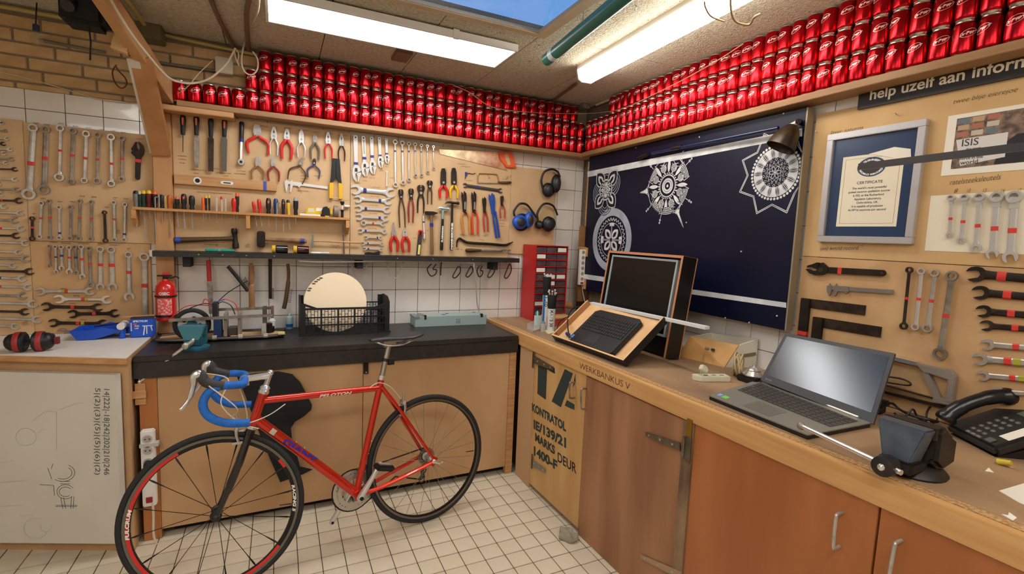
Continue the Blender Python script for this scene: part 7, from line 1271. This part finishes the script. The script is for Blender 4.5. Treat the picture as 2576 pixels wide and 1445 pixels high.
for i, (a, b, ra, rb_, m, lab) in enumerate([((2292, 672), (2276, 829), 8, 9, DARKST, 'dark'), ((2323, 674), (2306, 831), 9, 9, SATIN, 'chrome'), ((2357, 678), (2336, 836), 10, 11, STEEL, 'chrome'), ((2400, 682), (2366, 905), 13, 16, DULL, 'large brown red')]):
    zq = (PR(a[0], a[1]).z-PR(a[0], a[1]+1).z); spanner(a, b, '%s ring spanner hanging upright beside the squares, %s from the left' % (lab, ordinal(i+1)), 'rr', ra*zq*.95, rb_*zq*.95, ra*zq*.95, m, [(.5, REDT)], P=PR, N=NR, group='upright ring spanners on the right board', off=.006)
for i, (x, y, R, m) in enumerate([(2434, 688, 20, IRON), (2448, 735, 18, IRON), (2458, 782, 16, IRON), (2468, 818, 14, DARKST), (2470, 866, 14, STEEL), (2449, 902, 16, STEEL), (2461, 944, 13, STEEL), (2500, 984, 12, STEEL)]):
    zq = (PR(x, y).z-PR(x, y+1).z); spanner((x, y), (x+240, y+240*.085), '%s open spanner lying level at the right edge, %s from the top' % ('black' if m in (IRON, DARKST) else 'grey', ordinal(i+1)), 'oo', R*zq*.95, R*zq*.95, R*zq*1.0, m, [(.40, REDT)]+([(.5, GRNT)] if i > 4 else []), P=PR, N=NR, group='level open spanners at the right edge')
# hacksaw low on the board
hk2 = thing('hacksaw', 'grey metal hacksaw frame hanging low behind the laptop', 'hacksaw', PR(2330, 920, .02)); GA = mat('hacksaw_grey', c(160, 148, 136), .4, .5)
part(MB().obox(PR(2200, 890, .03), PR(2310, 916, .03), .014, .02, NR), 'tube', CHROME, hk2); hh_ = part(MB().poly3([PR(*p_, .02) for p_ in ((2306, 912), (2400, 932), (2412, 945), (2405, 1012), (2385, 1012), (2392, 955), (2345, 940), (2332, 938))], NR*.022), 'handle', GA, hk2, bevel=.003); part(MB().poly3([PR(*p_, .02) for p_ in ((2325, 934), (2342, 938), (2372, 1000), (2360, 1004))], NR*.018), 'brace', GA, hk2); part(MB().poly3([PR(*p_, .02) for p_ in ((2355, 998), (2408, 1005), (2406, 1020), (2352, 1010))], NR*.02), 'handle_foot', GA, hk2); part(MB().obox(PR(2210, 965, .03), PR(2360, 1006, .03), .004, .014, NR), 'blade', DARKST, hk2)
pipe([PR(2200, 945, .03), PR(2260, 952, .03), PR(2287, 962, .03), PR(2285, 970, .03), PR(2230, 962, .03), PR(2200, 955, .03)], .0035, DARKST, 'bent dark wire hook hanging behind the laptop', 'wire_hook', 'hook')
tag(MB().obox(PR(2190, 978, .03), PR(2395, 1030, .03), .008, .016, NR).build('iron_bar', IRON), 'long dark iron bar hanging low behind the laptop', 'bar')
for px, py in ((2056, 334), (2255, 288)): q = PR(px, py, .0145); tag(MB().cyl(q, q+NR*.02+V((0, -.004, .004)), .0015, n=6).build('nail', STEEL), 'bare nail in the upper right board %s the certificate' % ('left of' if px < 2100 else 'above'), 'nail')
# ================================================================ on the right hand bench
# red drawer cabinet in the corner
rx0 = PB(1313, 700, .03).x; q_ = ray(1345, 700); ryf = (CAM+q_*((rx0-CAM.x)/q_.x)).y; rW = PB(1426, 700, -ryf).x-rx0; rH = PB(1345, 617, -ryf).z-RZ
rc = thing('drawer_cabinet', 'red small-parts cabinet with clear drawers standing in the corner', 'cabinet', (rx0, ryf, RZ)); RD = mat('cabinet_red', c(190, 24, 28), .4); rD = -.03-ryf
MB().box(0, .006, 0, rD, 0, rH).build('side_panel', RD, rc); MB().box(rW-.006, rW, 0, rD, 0, rH).build('side_panel', RD, rc); MB().box(.0065, rW-.0065, 0, rD, rH-.006, rH).build('top_panel', RD, rc); MB().box(.0065, rW-.0065, 0, rD, 0, .006).build('bottom_panel', RD, rc); MB().box(.0065, rW-.0065, rD-.006, rD, .0065, rH-.0065).build('back_panel', RD, rc)
nr = 11; rp_ = (rH-.012)/nr; DRW = mat('drawer_clear', c(104, 84, 84), .2, col2=c(74, 58, 60), scale=14, alpha=.92)
for r in range(nr):
    z0 = .006+rp_*r
    if r: MB().box(.0065, rW-.0065, 0, rD-.007, z0-.003, z0+.003).build('shelf', RD, rc)
    for k in range(3):
        w3 = (rW-.013)/3; d = MB().box(.0085+w3*k, .0045+w3*(k+1), .006, rD-.02, z0+.0035, z0+rp_-.006).build('drawer', DRW, rc, bevel=.001)
        if (r, k) in ((10, 2), (9, 0), (7, 0), (6, 1), (6, 2), (5, 1), (2, 0)): MB().box(.014+w3*k, -.006+w3*(k+1)+.004, .004, .0055, z0+.010, z0+rp_-.010).build('paper_label', PAPER, d)
# cartridge tubes full of cable ties
def tubeful(px, py, top, r, label, lett, n=7, band=None):
    p = PZ(px, py, RZ); h = PN(px, top, p, _f*V((1, 1, 0))).z-RZ if False else None
    nrm = V((_f.x, _f.y, 0)).normalized(); h = PN(px, top, p, nrm).z-RZ; o = thing('cartridge_tube', label, 'tube', (p.x, p.y, RZ)); hb2 = h*.62
    MB().lathe([(r, 0), (r, hb2)], 20).build('tube', mat('tube_white', c(214, 212, 206), .4), o); MB().lathe([(r*.98, hb2), (r*1.06, hb2+.004), (r*1.2, h*.98), (r*1.16, h)], 20).build('black_sleeve', BLACKM, o)
    mb = text_mb(lett, r*1.1, .0006); a0 = math.atan2(CAM.y-p.y, CAM.x-p.x); 
    mb.v = [V((math.cos(a0+.1+(q.y-r*.4)/r)*(r+.0006), math.sin(a0+.1+(q.y-r*.4)/r)*(r+.0006), hb2*.96-q.x)) for q in mb.v]; mb.build('lettering', INK, o)
    if band:
        bm2 = MB(); vs = []
        for i in range(7): a = a0-1.0+i*.12; vs += [(math.cos(a)*(r+.0005), math.sin(a)*(r+.0005), .004), (math.cos(a)*(r+.0005), math.sin(a)*(r+.0005), hb2)]
        bm2.add(vs, [(2*i, 2*i+2, 2*i+3, 2*i+1) for i in range(6)]); bm2.build('colour_stripe', band, o)
    for k in range(n):
        a = 2*math.pi*k/n; q = V((math.cos(a)*r*.5, math.sin(a)*r*.5, h*.9)); e = q+V((math.cos(a)*r*random.uniform(.2, .8), math.sin(a)*r*random.uniform(.2, .8), random.uniform(.02, .06))); MB().obox(q, e, .004, .0015).box(e.x-.004, e.x+.004, e.y-.003, e.y+.003, e.z-.004, e.z+.005).build('cable_tie', WHITEP, o)
tubeful(1371, 816, 697, .024, 'tall white tube with blue stripe and a black sleeve full of cable ties', 'SILKO', 7, mat('stripe_blue', c(28, 110, 170), .4)); tubeful(1385, 832, 742, .025, 'shorter white lettered tube with a black sleeve full of cable ties', 'MAVIS 301', 6)
p = PZ(1352, 822, RZ); mc = thing('marker_box', 'small clear box with teal and white markers in front of the red cabinet', 'box', (p.x, p.y, RZ)); MB().box(-.022, .022, -.012, .012, 0, .075).build('box', mat('clear_box', c(200, 214, 208), .3), mc)
for k, m in enumerate((TEAL, WHITEP, TEAL, BLACK)): MB().cyl((-.016+.0105*k, 0, .07), (-.016+.0105*k, 0, .10+.006*(k % 2)), .0045, n=8).build('marker', m, mc)
p = PZ(1364, 836, RZ); gj = thing('glass_jar', 'small clear glass jar beside the cartridge tubes', 'jar', (p.x+.005, p.y, RZ)); MB().lathe([(.015, 0), (.016, .003), (.016, .05), (.013, .056)], 16).build('glass', mat('jar_glass', c(200, 200, 196), .1, alpha=.5), gj); MB().lathe([(.014, .056), (.0145, .066)], 16).build('lid', STEEL, gj)
p = PZ(1330, 800, RZ); tag(MB().tube(spline([p+V((-.03, 0, .006)), p+V((0, .005, .008)), p+V((.03, 0, .006)), p+V((.055, .004, .007))], 4), [.005, .008, .006, .008, .005, .007, .006, .004, .006, .007, .005, .004, .003], 8).build('brass_fitting', mat('pale_brass', c(206, 186, 150), .4, .6)), 'pale metal fitting lying left of the red cabinet', 'fitting')
def paper_scrap(pts, label, z=RZ, m=PAPER, h=.001): return tag(MB().poly3([PZ(*q, z) for q in pts], (0, 0, h)).build('paper_scrap', m), label, 'paper')
p = PZ(1340, 828, RZ); bg = MB().poly3([PZ(*q, RZ) for q in ((1326, 818), (1342, 812), (1357, 818), (1358, 832), (1340, 838), (1325, 832))], (0, 0, .012)); tag(bg.build('plastic_bag', mat('bag', c(196, 188, 170), .2, alpha=.6)), 'small clear plastic bag at the left end of the right bench', 'bag')
paper_scrap([(1366, 832), (1386, 830), (1396, 836), (1380, 841)], 'torn cream paper scrap by the corner of the wooden tray', m=mat('scrap_cream', c(214, 198, 160), .7))
# cardboard roll and red box
a = PZ(1413, 800, RZ); b = a+V((.16, .0, 0)); tag(MB().ring(0, 0, .018, .026, 0, .16, 20).build('cardboard_roll', mat('roll_tan', c(196, 152, 92), .7), frame=frame(V((a.x-.01, a.y+.14, RZ+.085)), (0, 0, 1), V((.8, -.6, 0)))), 'tan cardboard roll lying on the red box in the corner', 'roll'); 
p = PZ(1395, 825, RZ); rbx = thing('red_carton', 'red and tan carton behind the wooden tray', 'carton', (p.x+.05, p.y+.06, RZ)); MB().box(-.05, .14, -.02, .14, 0, .05).build('box', mat('carton_red', c(176, 46, 36), .6, col2=c(196, 90, 70), scale=30), rbx, bevel=.002); MB().box(-.05, .14, -.02, .14, .0501, .058).build('lid', mat('carton_tan', c(190, 146, 90), .7), rbx)
# wooden tray holding an opened keyboard base
FL = V((-.69, -.85, RZ+.004)); FRt = V((-.655, -1.467, RZ+.004)); TX = (FRt-FL).normalized(); TH = UP.cross(TX).normalized(); TH = -TH if TH.x < 0 else TH; ang = math.radians(39); TS = TH*math.cos(ang)+UP*math.sin(ang); TN = TX.cross(TS); TN = -TN if TN.z < 0 else TN
TW = (FRt-FL).length; TD = .315; Mt = Matrix(((TX.x, TS.x, TN.x, FL.x), (TX.y, TS.y, TN.y, FL.y), (TX.z, TS.z, TN.z, FL.z), (0, 0, 0, 1)))
wt = thing('wooden_tray', 'tilted wooden tray with black outside holding a keyboard', 'tray', Mt); LW = mat('tray_wood', c(222, 178, 128), .55, col2=c(208, 160, 108), scale=10); BLKL = mat('tray_black', c(24, 19, 18), .35); t = .009; hw_ = .042
MB().box(t, TW-t, t, TD, .004, .008).build('inner_floor', LW, wt); MB().box(0, TW, 0, TD, 0, .0035).build('outer_floor', BLKL, wt)
for nm, bxs in (('front_wall', (0, TW, 0, t)), ('left_wall', (0, t, t+.0005, TD)), ('right_wall', (TW-t, TW, t+.0005, TD))):
    x0, x1, y0, y1 = bxs; MB().box(x0, x1, y0, y1, .0036, hw_-.001).build(nm, BLKL, wt); MB().box(x0, x1, y0, y1, hw_-.0009, hw_).build('edge_band', LW, wt)
MB().box(t+.0002, t+.0012, t, TD, .0085, hw_-.001).build('left_lining', mat('lining', c(170, 120, 74), .6), wt)
kb = thing('keyboard_base', 'black laptop keyboard half lying in the wooden tray', 'keyboard', Mt @ Matrix.Translation((.135, .012, .0085))); KW, KD = .375, .262
MB().prism([(0, .015), (.012, 0), (KW-.012, 0), (KW, .015), (KW, KD-.02), (KW-.03, KD), (.03, KD), (0, KD-.02)], 0, .026).build('chassis', mat('laptop_black', c(26, 25, 26), .45), kb, bevel=.004)
def keys(W, y0, y1, rows, cols, z, m, root, x0=.02, gap=.003, h=.003, nm='keys'):
    mb = MB(); kw = (W-2*x0)/cols; kh = (y1-y0)/rows
    for r in range(rows):
        for k in range(cols):
            if r == 0 and 3 < k < 9: continue
            mb.box(x0+kw*k+gap/2, x0+kw*(k+1)-gap/2, y0+kh*r+gap/2, y0+kh*(r+1)-gap/2, z, z+h)
        if r == 0: mb.box(x0+kw*4+gap/2, x0+kw*9-gap/2, y0+gap/2, y0+kh-gap/2, z, z+h)
    return mb.build(nm, m, root, kind='stuff')
keys(KW, .10, .225, 6, 18, .0262, mat('key_black', c(36, 35, 36), .4), kb); MB().box(.12, .22, .022, .085, .0262, .0268).build('touchpad', mat('pad_black', c(32, 31, 32), .6), kb); MB().box(.012, .03, .022, .045, .0262, .0268).build('blue_sticker', mat('sticker_blue', c(60, 140, 210), .4), kb); MB().box(.012, .026, .002, .016, .0262, .0268).build('grey_sticker', GREYP, kb)
pipe([PZ(1432, 850, 1.03), PZ(1428, 815, 1.04), PZ(1432, 790, 1.06), PZ(1445, 775, 1.08), PZ(1480, 770, 1.10)], .004, BLACK, 'black power lead looping over the left wall of the tray', 'black_lead', 'cable'); pipe([PZ(1400, 840, .97), PZ(1405, 815, .99), PZ(1418, 802, 1.0), PZ(1440, 795, 1.02)], .003, BLACK, 'short black lead behind the corner of the tray', 'black_lead', 'cable')
q = Mt @ V((.10, .05, .02)); wn = thing('wing_nut', 'blue plastic knob lying in the left of the tray', 'knob', Mt @ Matrix.Translation((.085, .055, .009))); MB().sphere((0, 0, .012), .016, 12, (1.3, .7, .8)).cyl((0, 0, 0), (0, 0, .02), .006).build('knob', mat('knob_blue', c(34, 54, 150), .4), wn)
# boxed monitor
Y0m, Y1m = -.80, -1.42; mo = thing('boxed_monitor', 'black monitor screen in a black wooden box standing on the right bench', 'monitor', frame((-.365, Y0m, RZ+.0125), (0, -1, 0), V((-.99, 0, .135)))); MWd = Y0m-Y1m; MH = .525
MB().box(0, .012, 0, MH, -.085, .012).build('left_side', BLKL, mo); MB().box(MWd-.012, MWd, 0, MH, -.085, .012).build('right_side', BLKL, mo); MB().box(.0125, MWd-.0125, MH-.012, MH, -.085, .012).build('top_side', BLKL, mo); MB().box(.0125, MWd-.0125, .01, MH-.0125, -.085, -.079).build('back_panel', BLKL, mo)
EB = mat('edge_wood', c(186, 126, 84), .6)
for x0, x1, y0, y1 in ((-.0005, .0125, 0, MH), (MWd-.0125, MWd+.0005, 0, MH), (.0125, MWd-.0125, MH-.0125, MH+.0005)): MB().box(x0, x1, y0, y1, .0121, .0135).build('front_edge', EB, mo)
MB().box(-.0006, MWd+.0006, MH+.0002, MH+.0012, -.086, .0135).build('top_edge', EB, mo); MB().box(MWd+.0002, MWd+.0012, 0, MH, -.086, -.080).build('back_edge', EB, mo)
bz = MB(); a0, a1, b0_, b1_ = .024, MWd-.045, .10, MH-.022; w = .011
bz.box(a0, a1, b0_, b0_+w, -.02, .0).box(a0, a1, b1_-w, b1_, -.02, .0).box(a0, a0+w, b0_+w, b1_-w, -.02, 0).box(a1-w, a1, b0_+w, b1_-w, -.02, 0).build('bezel', mat('bezel_grey', c(168, 174, 172), .4), mo); MB().box(a0+w, a1-w, b0_+w, b1_-w, -.018, -.006).build('screen', mat('screen_black', c(7, 7, 8), .3), mo); MB().box(.0125, MWd-.0125, .0, .099, -.08, -.03).build('lower_panel', BLKL, mo)
tag(MB().obox((-.432, -.83, 1.139), (-.405, -1.695, 1.148), .03, .014).build('white_bar', mat('bar_white', c(226, 224, 220), .35)), 'long white aluminium bar lying across the top of the tray', 'bar')
# wooden drawer box behind
A = PZ(1708, 897, RZ); B_ = PZ(1822, 925, RZ); wbx = thing('wooden_box', 'open wooden box with tan front and grey side under the painted board', 'box', (A.x, A.y, RZ)); WT = mat('box_tan', c(206, 156, 92), .6, col2=c(190, 138, 76), scale=9); WG = mat('box_grey', c(206, 196, 174), .6)
At = PZ(1735, 846, 1.035); Bt = PZ(1858, 869, 1.03); _cy = PR(1906, 870, .012).y; Cb = V((-.012, _cy, RZ)); Ct = V((-.012, _cy, PR(1906, 853, .012).z)); Db = V((-.02, -1.38, RZ)); Dt = V((-.02, -1.38, 1.045))
fp = part(MB().poly3([A, B_, Bt, At], (.008, .002, .0)), 'front_panel', WT, wbx); part(MB().poly3([B_+V((.009, 0, 0)), Cb, Ct, Bt+V((.009, 0, 0))], (0, .007, 0)), 'side_panel', WG, wbx); part(MB().poly3([Cb+V((0, .008, 0)), Db, Dt, Ct+V((0, .008, 0))], (-.007, 0, 0)), 'back_panel', WG, wbx); part(MB().poly3([A+V((.009, 0, 0)), Db+V((-.008, 0, 0)), Dt+V((-.008, 0, 0)), At+V((.009, 0, 0))], (0, -.007, 0)), 'side_panel', WG, wbx)
part(MB().obox(B_+(Bt-B_)*.45+V((.02, -.003, 0)), Cb+(Ct-Cb)*.5+V((-.012, -.003, 0)), .006, .014), 'groove_strip', mat('groove', c(120, 106, 86), .6), wbx)
cn = (A+B_+At+Bt)/4; nn = (B_-A).cross(At-A).normalized(); nn = -nn if nn.x > 0 else nn
for off, m, w in ((.01, GREYP, .02), (.045, BLACK, .018)):
    q = A+(B_-A)*(.45+off*3.6)+(At-A)*.62; part(MB().obox(q-(B_-A).normalized()*w/2, q+(B_-A).normalized()*w/2, .012, .012, nn), 'switch', m, wbx, bevel=.002)
part(MB().tube(spline([A+(B_-A)*.55+(At-A)*.05+nn*.01, A+(B_-A)*.5+(At-A)*.42+nn*.012, A+(B_-A)*.62+(At-A)*.44+nn*.012, A+(B_-A)*.78+(At-A)*.15+nn*.012], 5), .0022, 6), 'string_loop', mat('string_tan', c(176, 140, 90), .7), wbx)
# cream power strip with plug, coiled flex, bell
a = PZ(1765, 962, RZ); b = PZ(1838, 962, RZ); d_ = PZ(1745, 946, RZ); X_ = (b-a).normalized(); sp2 = thing('extension_block', 'cream extension block with a cream plug half pulled out', 'power strip', frame((a.x, a.y, RZ), X_, UP)); Lb = (b-a).length; wy = .05
MB().prism([(0, 0), (Lb, 0), (Lb, wy), (-.02, wy), (-.03, wy*.55)], 0, .024).build('block', CREAMP, sp2, bevel=.003); 
for k in range(3): MB().box(Lb*(.15+.28*k), Lb*(.15+.28*k)+.02, wy*.4, wy*.6, .0241, .0246).build('socket_slot', mat('slot_dark', c(96, 90, 74), .6), sp2)
pg = MB().prism([(-.016, -.012), (.016, -.012), (.02, .004), (.006, .016), (-.018, .012)], -.012, .012).build('plug', CREAMP, sp2, frame=Matrix.Translation((.018, wy*.5, .052)) @ Matrix.Rotation(.6, 4, 'Y') @ Matrix.Rotation(1.3, 4, 'X'), bevel=.003); MB().cyl((.008, wy*.45, .045), (.0, wy*.45, .026), .002).cyl((.018, wy*.5, .045), (.010, wy*.5, .026), .002).build('plug_pin', STEEL, sp2)
cc_ = PZ(1855, 945, RZ); pts = []
for i in range(120):
    a = i*.42; r = .046+.008*math.sin(i*.23); pts.append(cc_+V((math.cos(a)*r*.9, .02*math.sin(i*.37)+math.cos(a)*.03, .05+math.sin(a)*r+.003*math.sin(i*.31))))
tag(MB().tube(pts, .0042, 6).build('coiled_flex', mat('flex_cream', c(186, 164, 120), .6)), 'coil of cream flex leaning on the wooden box', 'cable')
p = PZ(1893, 968, RZ); be = thing('ringing_bell', 'black based machine part with a chrome bell dome by the laptop', 'bell', (p.x+.04, p.y+.03, RZ)); MB().box(-.05, .07, -.05, .05, 0, .028).build('base', BLACK, be, bevel=.006); MB().lathe([(.045, .03), (.046, .034), (.034, .046), (.03, .05), (.03, .056), (.018, .066), (.007, .07), (.006, .078), (.002, .08)], 26).build('bell_dome', CHROME, be); MB().tube(spline([(-.02, -.05, .02), (-.04, -.08, .01), (-.03, -.10, .004)], 4), .003, 6).build('cord', BLACK, be)
# laptop
lf = [PZ(1785, 995, .942), PZ(2032, 1094, .942), PZ(2190, 1064, .942), PZ(1910, 955, .942)]
lp = thing('laptop', 'open grey laptop with a dark reflective screen on the right bench', 'laptop', (lf[0].x, lf[0].y, RZ)); LG = mat('laptop_grey', c(150, 146, 134), .4, .4)
part(MB().poly3([q-V((0, 0, .004)) for q in lf], (0, 0, .004)), 'palm_deck', LG, lp); part(MB().poly3([V((q.x, q.y, RZ)) for q in lf], (0, 0, .0125)), 'underside', BLACK, lp)
def L4(u, v, h=0): return (lf[0]*(1-u)+lf[1]*u)*(1-v)+(lf[3]*(1-u)+lf[2]*u)*v+V((0, 0, h))
kmb = MB()
for r in range(6):
    for k in range(17):
        u0, u1 = .06+.9*k/17, .06+.9*(k+1)/17; v0, v1 = .42+.47*r/6, .42+.47*(r+1)/6; g = .006; q4 = [L4(u0+g*.6, v0+g, .0003), L4(u1-g*.6, v0+g, .0003), L4(u1-g*.6, v1-g, .0003), L4(u0+g*.6, v1-g, .0003)]; kmb.poly3(q4, (0, 0, .002))
part(kmb, 'keys', mat('key_grey', c(72, 68, 64), .4), lp, kind='stuff'); part(MB().poly3([L4(.34, .06, .0002), L4(.62, .06, .0002), L4(.62, .36, .0002), L4(.34, .36, .0002)], (0, 0, .0005)), 'touchpad', mat('touch_grey', c(134, 128, 116), .35, .4), lp)
part(MB().poly3([L4(.03, .08, .0002), L4(.07, .08, .0002), L4(.07, .15, .0002), L4(.03, .15, .0002)], (0, 0, .0004)), 'blue_sticker', mat('st_blue', c(150, 170, 220), .4), lp); part(MB().poly3([L4(.09, .07, .0002), L4(.15, .07, .0002), L4(.15, .15, .0002), L4(.09, .15, .0002)], (0, 0, .0004)), 'green_sticker', mat('st_green', c(120, 206, 90), .4), lp)
sb0, sb1 = PR(1913, 957, .285), PR(2197, 1068, .330); st0 = PR(1976, 838, .155); sn = (sb1-sb0).cross(st0-sb0).normalized(); sn = -sn if sn.x > 0 else sn; st1 = PN(2252, 890, sb0, sn)
lid = part(MB().poly3([sb0, sb1, st1, st0], -sn*.007), 'lid', mat('lid_dark', c(58, 56, 56), .4), lp)
def S4(u, v, h=0): return (sb0*(1-u)+sb1*u)*(1-v)+(st0*(1-u)+st1*u)*v+sn*h
MB().poly3([S4(0, 0, .0002), S4(1, 0, .0002), S4(1, 1, .0002), S4(0, 1, .0002)], sn*.0008).xf(Matrix.Translation(-lp.location)).build('bezel', mat('bezel_dark', c(50, 49, 50), .5), lid); MB().poly3([S4(.035, .13, .0011), S4(.965, .13, .0011), S4(.965, .935, .0011), S4(.035, .935, .0011)], sn*.0006).xf(Matrix.Translation(-lp.location)).build('screen', mat('screen_gloss', c(14, 16, 16), .22, spec=.9), lid)
part(MB().cyl(L4(.12, .985, .003), L4(.92, .985, .003), .006, n=10), 'hinge', mat('hinge_satin', c(206, 196, 180), .3, .7), lp)
mb = text_mb('lenovo', .012, .0002); mb.v = [S4(.04+p.x/.5, .05+p.y/.28, .0013)-lp.location for p in mb.v]; mb.build('lettering', GREYP, lid)
# black vise at the bench edge
vo = PZ(2300, 1205, RZ); bv = thing('bench_vise', 'heavy black bench vise at the front edge of the right bench', 'vise', frame((vo.x+.035, vo.y+.03, RZ), (-1, -.05, 0), UP)); VB = mat('vise_black', c(34, 29, 27), .5, .35, col2=c(48, 40, 36), scale=20); VBL = mat('vise_bluegrey', c(96, 106, 118), .35, .5, col2=c(70, 78, 92), scale=14)
# local x towards the bench front, y towards the viewer's right... z up
MB().lathe([(.075, 0), (.078, .006), (.07, .016), (.045, .03)], 24, (-.02, 0, 0)).build('swivel_base', VB, bv); MB().tube([(-.06, 0, .06), (-.02, 0, .065), (.02, 0, .06)], [.045, .05, .045], 14).build('body', VB, bv)
MB().prism([(-.10, .03), (-.03, .02), (.015, .05), (.012, .135), (-.03, .145), (-.06, .12), (-.10, .10)], -.062, .062).xf(Matrix(((1, 0, 0, 0), (0, 0, 1, 0), (0, 1, 0, 0), (0, 0, 0, 1)))).build('rear_jaw', VB, bv, bevel=.01)
MB().add([(.03, -.060, .145), (.03, .060, .145), (.075, .056, .145), (.075, -.056, .145), (.03, -.036, .05), (.03, .036, .05), (.085, .032, .05), (.085, -.032, .05)], [(0, 1, 2, 3), (7, 6, 5, 4), (0, 4, 5, 1), (1, 5, 6, 2), (2, 6, 7, 3), (3, 7, 4, 0)]).build('front_jaw', VBL, bv, bevel=.004); MB().box(.02, .03, -.060, .060, .115, .146).build('jaw_plate', DARKST, bv)
MB().box(-.0, .085, -.04, .04, .018, .052).build('slide', VB, bv, bevel=.006); scr = MB().lathe([(.014, .08), (.014, .11), (.026, .112), (.028, .125), (.026, .15), (.014, .154)], 18, (0, 0, .042), (1, 0, 0)).build('screw_head', VB, bv); MB().sphere((.152, 0, .042), .010, 10).build('bright_tip', CHROME, scr)
iv = bv.matrix_world.inverted(); hA = iv @ PZ(2214, 1166, .985); hB = iv @ PZ(2048, 1088, .985); hd_ = V((.13, 0, .042)); dv = (hB-hA).normalized(); hbv = MB().cyl(hd_-dv*.04, hd_+dv*.27, .0072, n=12).build('handle_bar', CHROME, bv); MB().sphere(hd_+dv*.27, .0125, 12).build('handle_knob', DULL, hbv)
# telephone
po_ = PZ(2470, 1110, RZ); ph2 = thing('desk_phone', 'black desk telephone with grey keys at the right edge of the bench', 'telephone', None)
c0, c1, c2, c3 = PZ(2385, 1085, .93), PZ(2545, 1168, .93), PZ(2660, 1110, .95), PZ(2500, 985, 1.02)
PX = (c1-c0).normalized(); pf_ = frame(V((c0.x, c0.y, RZ)), V((PX.x, PX.y, 0)), UP); ph2.matrix_world = pf_; PWd = .20; PDp = .21; sg_ = -1 if (pf_.inverted() @ V((-.1, c0.y, RZ))).y < 0 else 1; sg_ = 1 if (pf_.inverted() @ V((0, c0.y, RZ))).y > 0 else -1
PBK = mat('phone_black', c(38, 36, 34), .45); tl = math.radians(26)
MP = Matrix.Rotation(tl*sg_, 4, 'X')
MB().box(0, PWd, min(0, sg_*PDp), max(0, sg_*PDp), 0, .035).xf(MP).build('body', PBK, ph2, bevel=.01); MB().prism([(0, 0), (sg_*PDp*.9, 0), (sg_*PDp*.9, PDp*.36)], .01, PWd-.01).xf(Matrix(((0, 0, 1, 0), (1, 0, 0, 0), (0, 1, 0, 0), (0, 0, 0, 1)))).build('foot', BLACK, ph2)
for r in range(5):
    for k in range(3):
        q = (.078+.022*k, sg_*(.035+.024*r), .035); MB().sphere(q, .0085, 10, (1.05, .8, .5)).xf(MP).build('key_button', mat('phone_key', c(92, 88, 82), .4), ph2)
for k in range(3): MB().box(.082+.02*k, .096+.02*k, sg_*.012-.004, sg_*.012+.004, .035, .039).xf(MP).build('function_key', mat('phone_key_lit', c(120, 116, 108), .4), ph2)
MB().box(.15, .176, sg_*.02-.012, sg_*.02+.012, .035, .039).xf(MP).build('large_key', mat('phone_key', c(92, 88, 82), .4), ph2, bevel=.003); MB().box(.155, .19, min(sg_*.05, sg_*.14), max(sg_*.05, sg_*.14), .035, .0362).xf(MP).build('paper_strip', PAPER, ph2); MB().box(.075, .15, min(sg_*.165, sg_*.195), max(sg_*.165, sg_*.195), .035, .0365).xf(MP).build('display', mat('phone_display', c(96, 94, 76), .3), ph2)
hs2 = [(.03, sg_*-.012, .06), (.03, sg_*.01, .075), (.03, sg_*.06, .088), (.03, sg_*.13, .088), (.03, sg_*.18, .075), (.03, sg_*.205, .058)]
MB().tube(spline([MP @ V(q) for q in hs2], 5), [.022, .027, .029, .029, .027]+[.023]*5+[.021]*5+[.023]*5+[.028, .029, .028, .026, .024, .02], 14).build('handset', mat('handset_black', c(18, 18, 19), .28), ph2)
pipe([PZ(2205, 1040, .94), PZ(2240, 1015, .96), PZ(2262, 1030, .94), PZ(2290, 1045, .94), PZ(2330, 1055, .94), PZ(2360, 1062, .935)], .0045, BLACK, 'black cable from the laptop running toward the telephone', 'black_lead', 'cable'); pipe([PZ(2250, 1040, .93), PZ(2275, 1050, .93), PZ(2296, 1030, .96), PZ(2310, 1052, .93), PZ(2345, 1070, .93)], .0035, BLACK, 'kinked black lead between vise and hacksaw', 'black_lead', 'cable'); pipe([PZ(2330, 1062, .93), PZ(2333, 1035, .96), PZ(2345, 1022, .97), PZ(2360, 1035, .95), PZ(2355, 1060, .93), PZ(2342, 1062, .93)], .003, BLACK, 'small black cable loop behind the vise', 'black_lead', 'cable')
q = PZ(2208, 1040, RZ); ad = thing('power_adapter', 'black power plug lying right of the laptop screen', 'plug', (q.x, q.y, RZ)); MB().box(-.02, .02, -.018, .018, 0, .04).build('body', BLACK, ad, bevel=.006); MB().box(.02, .05, -.012, .012, .022, .046).build('plug_head', BLACKM, ad, bevel=.004)
paper_scrap([(2513, 1236), (2580, 1216), (2600, 1280), (2564, 1266)], 'white sheet of paper at the lower right edge of the bench'); paper_scrap([(2478, 1186), (2487, 1178), (2500, 1190), (2490, 1188)], 'tiny white paper triangle by the telephone'); paper_scrap([(2520, 1295), (2536, 1298), (2538, 1290), (2558, 1304), (2548, 1311)], 'small white split paper scrap near the front edge')
q = PZ(2510, 1160, RZ+.01); tag(MB().cyl((0, 0, 0), (.0, .0, .03), .009, .007, 10).build('yellow_cap', mat('cap_yellow', c(196, 172, 50), .5), frame=Matrix.Translation((q.x, q.y, RZ+.008)) @ Matrix.Rotation(1.3, 4, 'X')), 'small yellow plastic cap in front of the telephone', 'cap')
# crumpled rag on the floor by the crate-wood door
q = PZ(1432, 1352, 0); rg = MB().sphere((0, 0, .012), .05, 16, (.9, 1.2, .5)); 
for i, v in enumerate(rg.v): rg.v[i] = v*(1+.25*math.sin(v.x*120)*math.cos(v.y*90)) if v.z > 0 else V((v.x, v.y, max(v.z, .0005)))
tag(rg.build('crumpled_rag', mat('rag_grey', c(150, 140, 120), .9), frame=Matrix.Translation((q.x-.01, q.y, .002))), 'crumpled grey rag on the floor by the lettered door', 'rag')
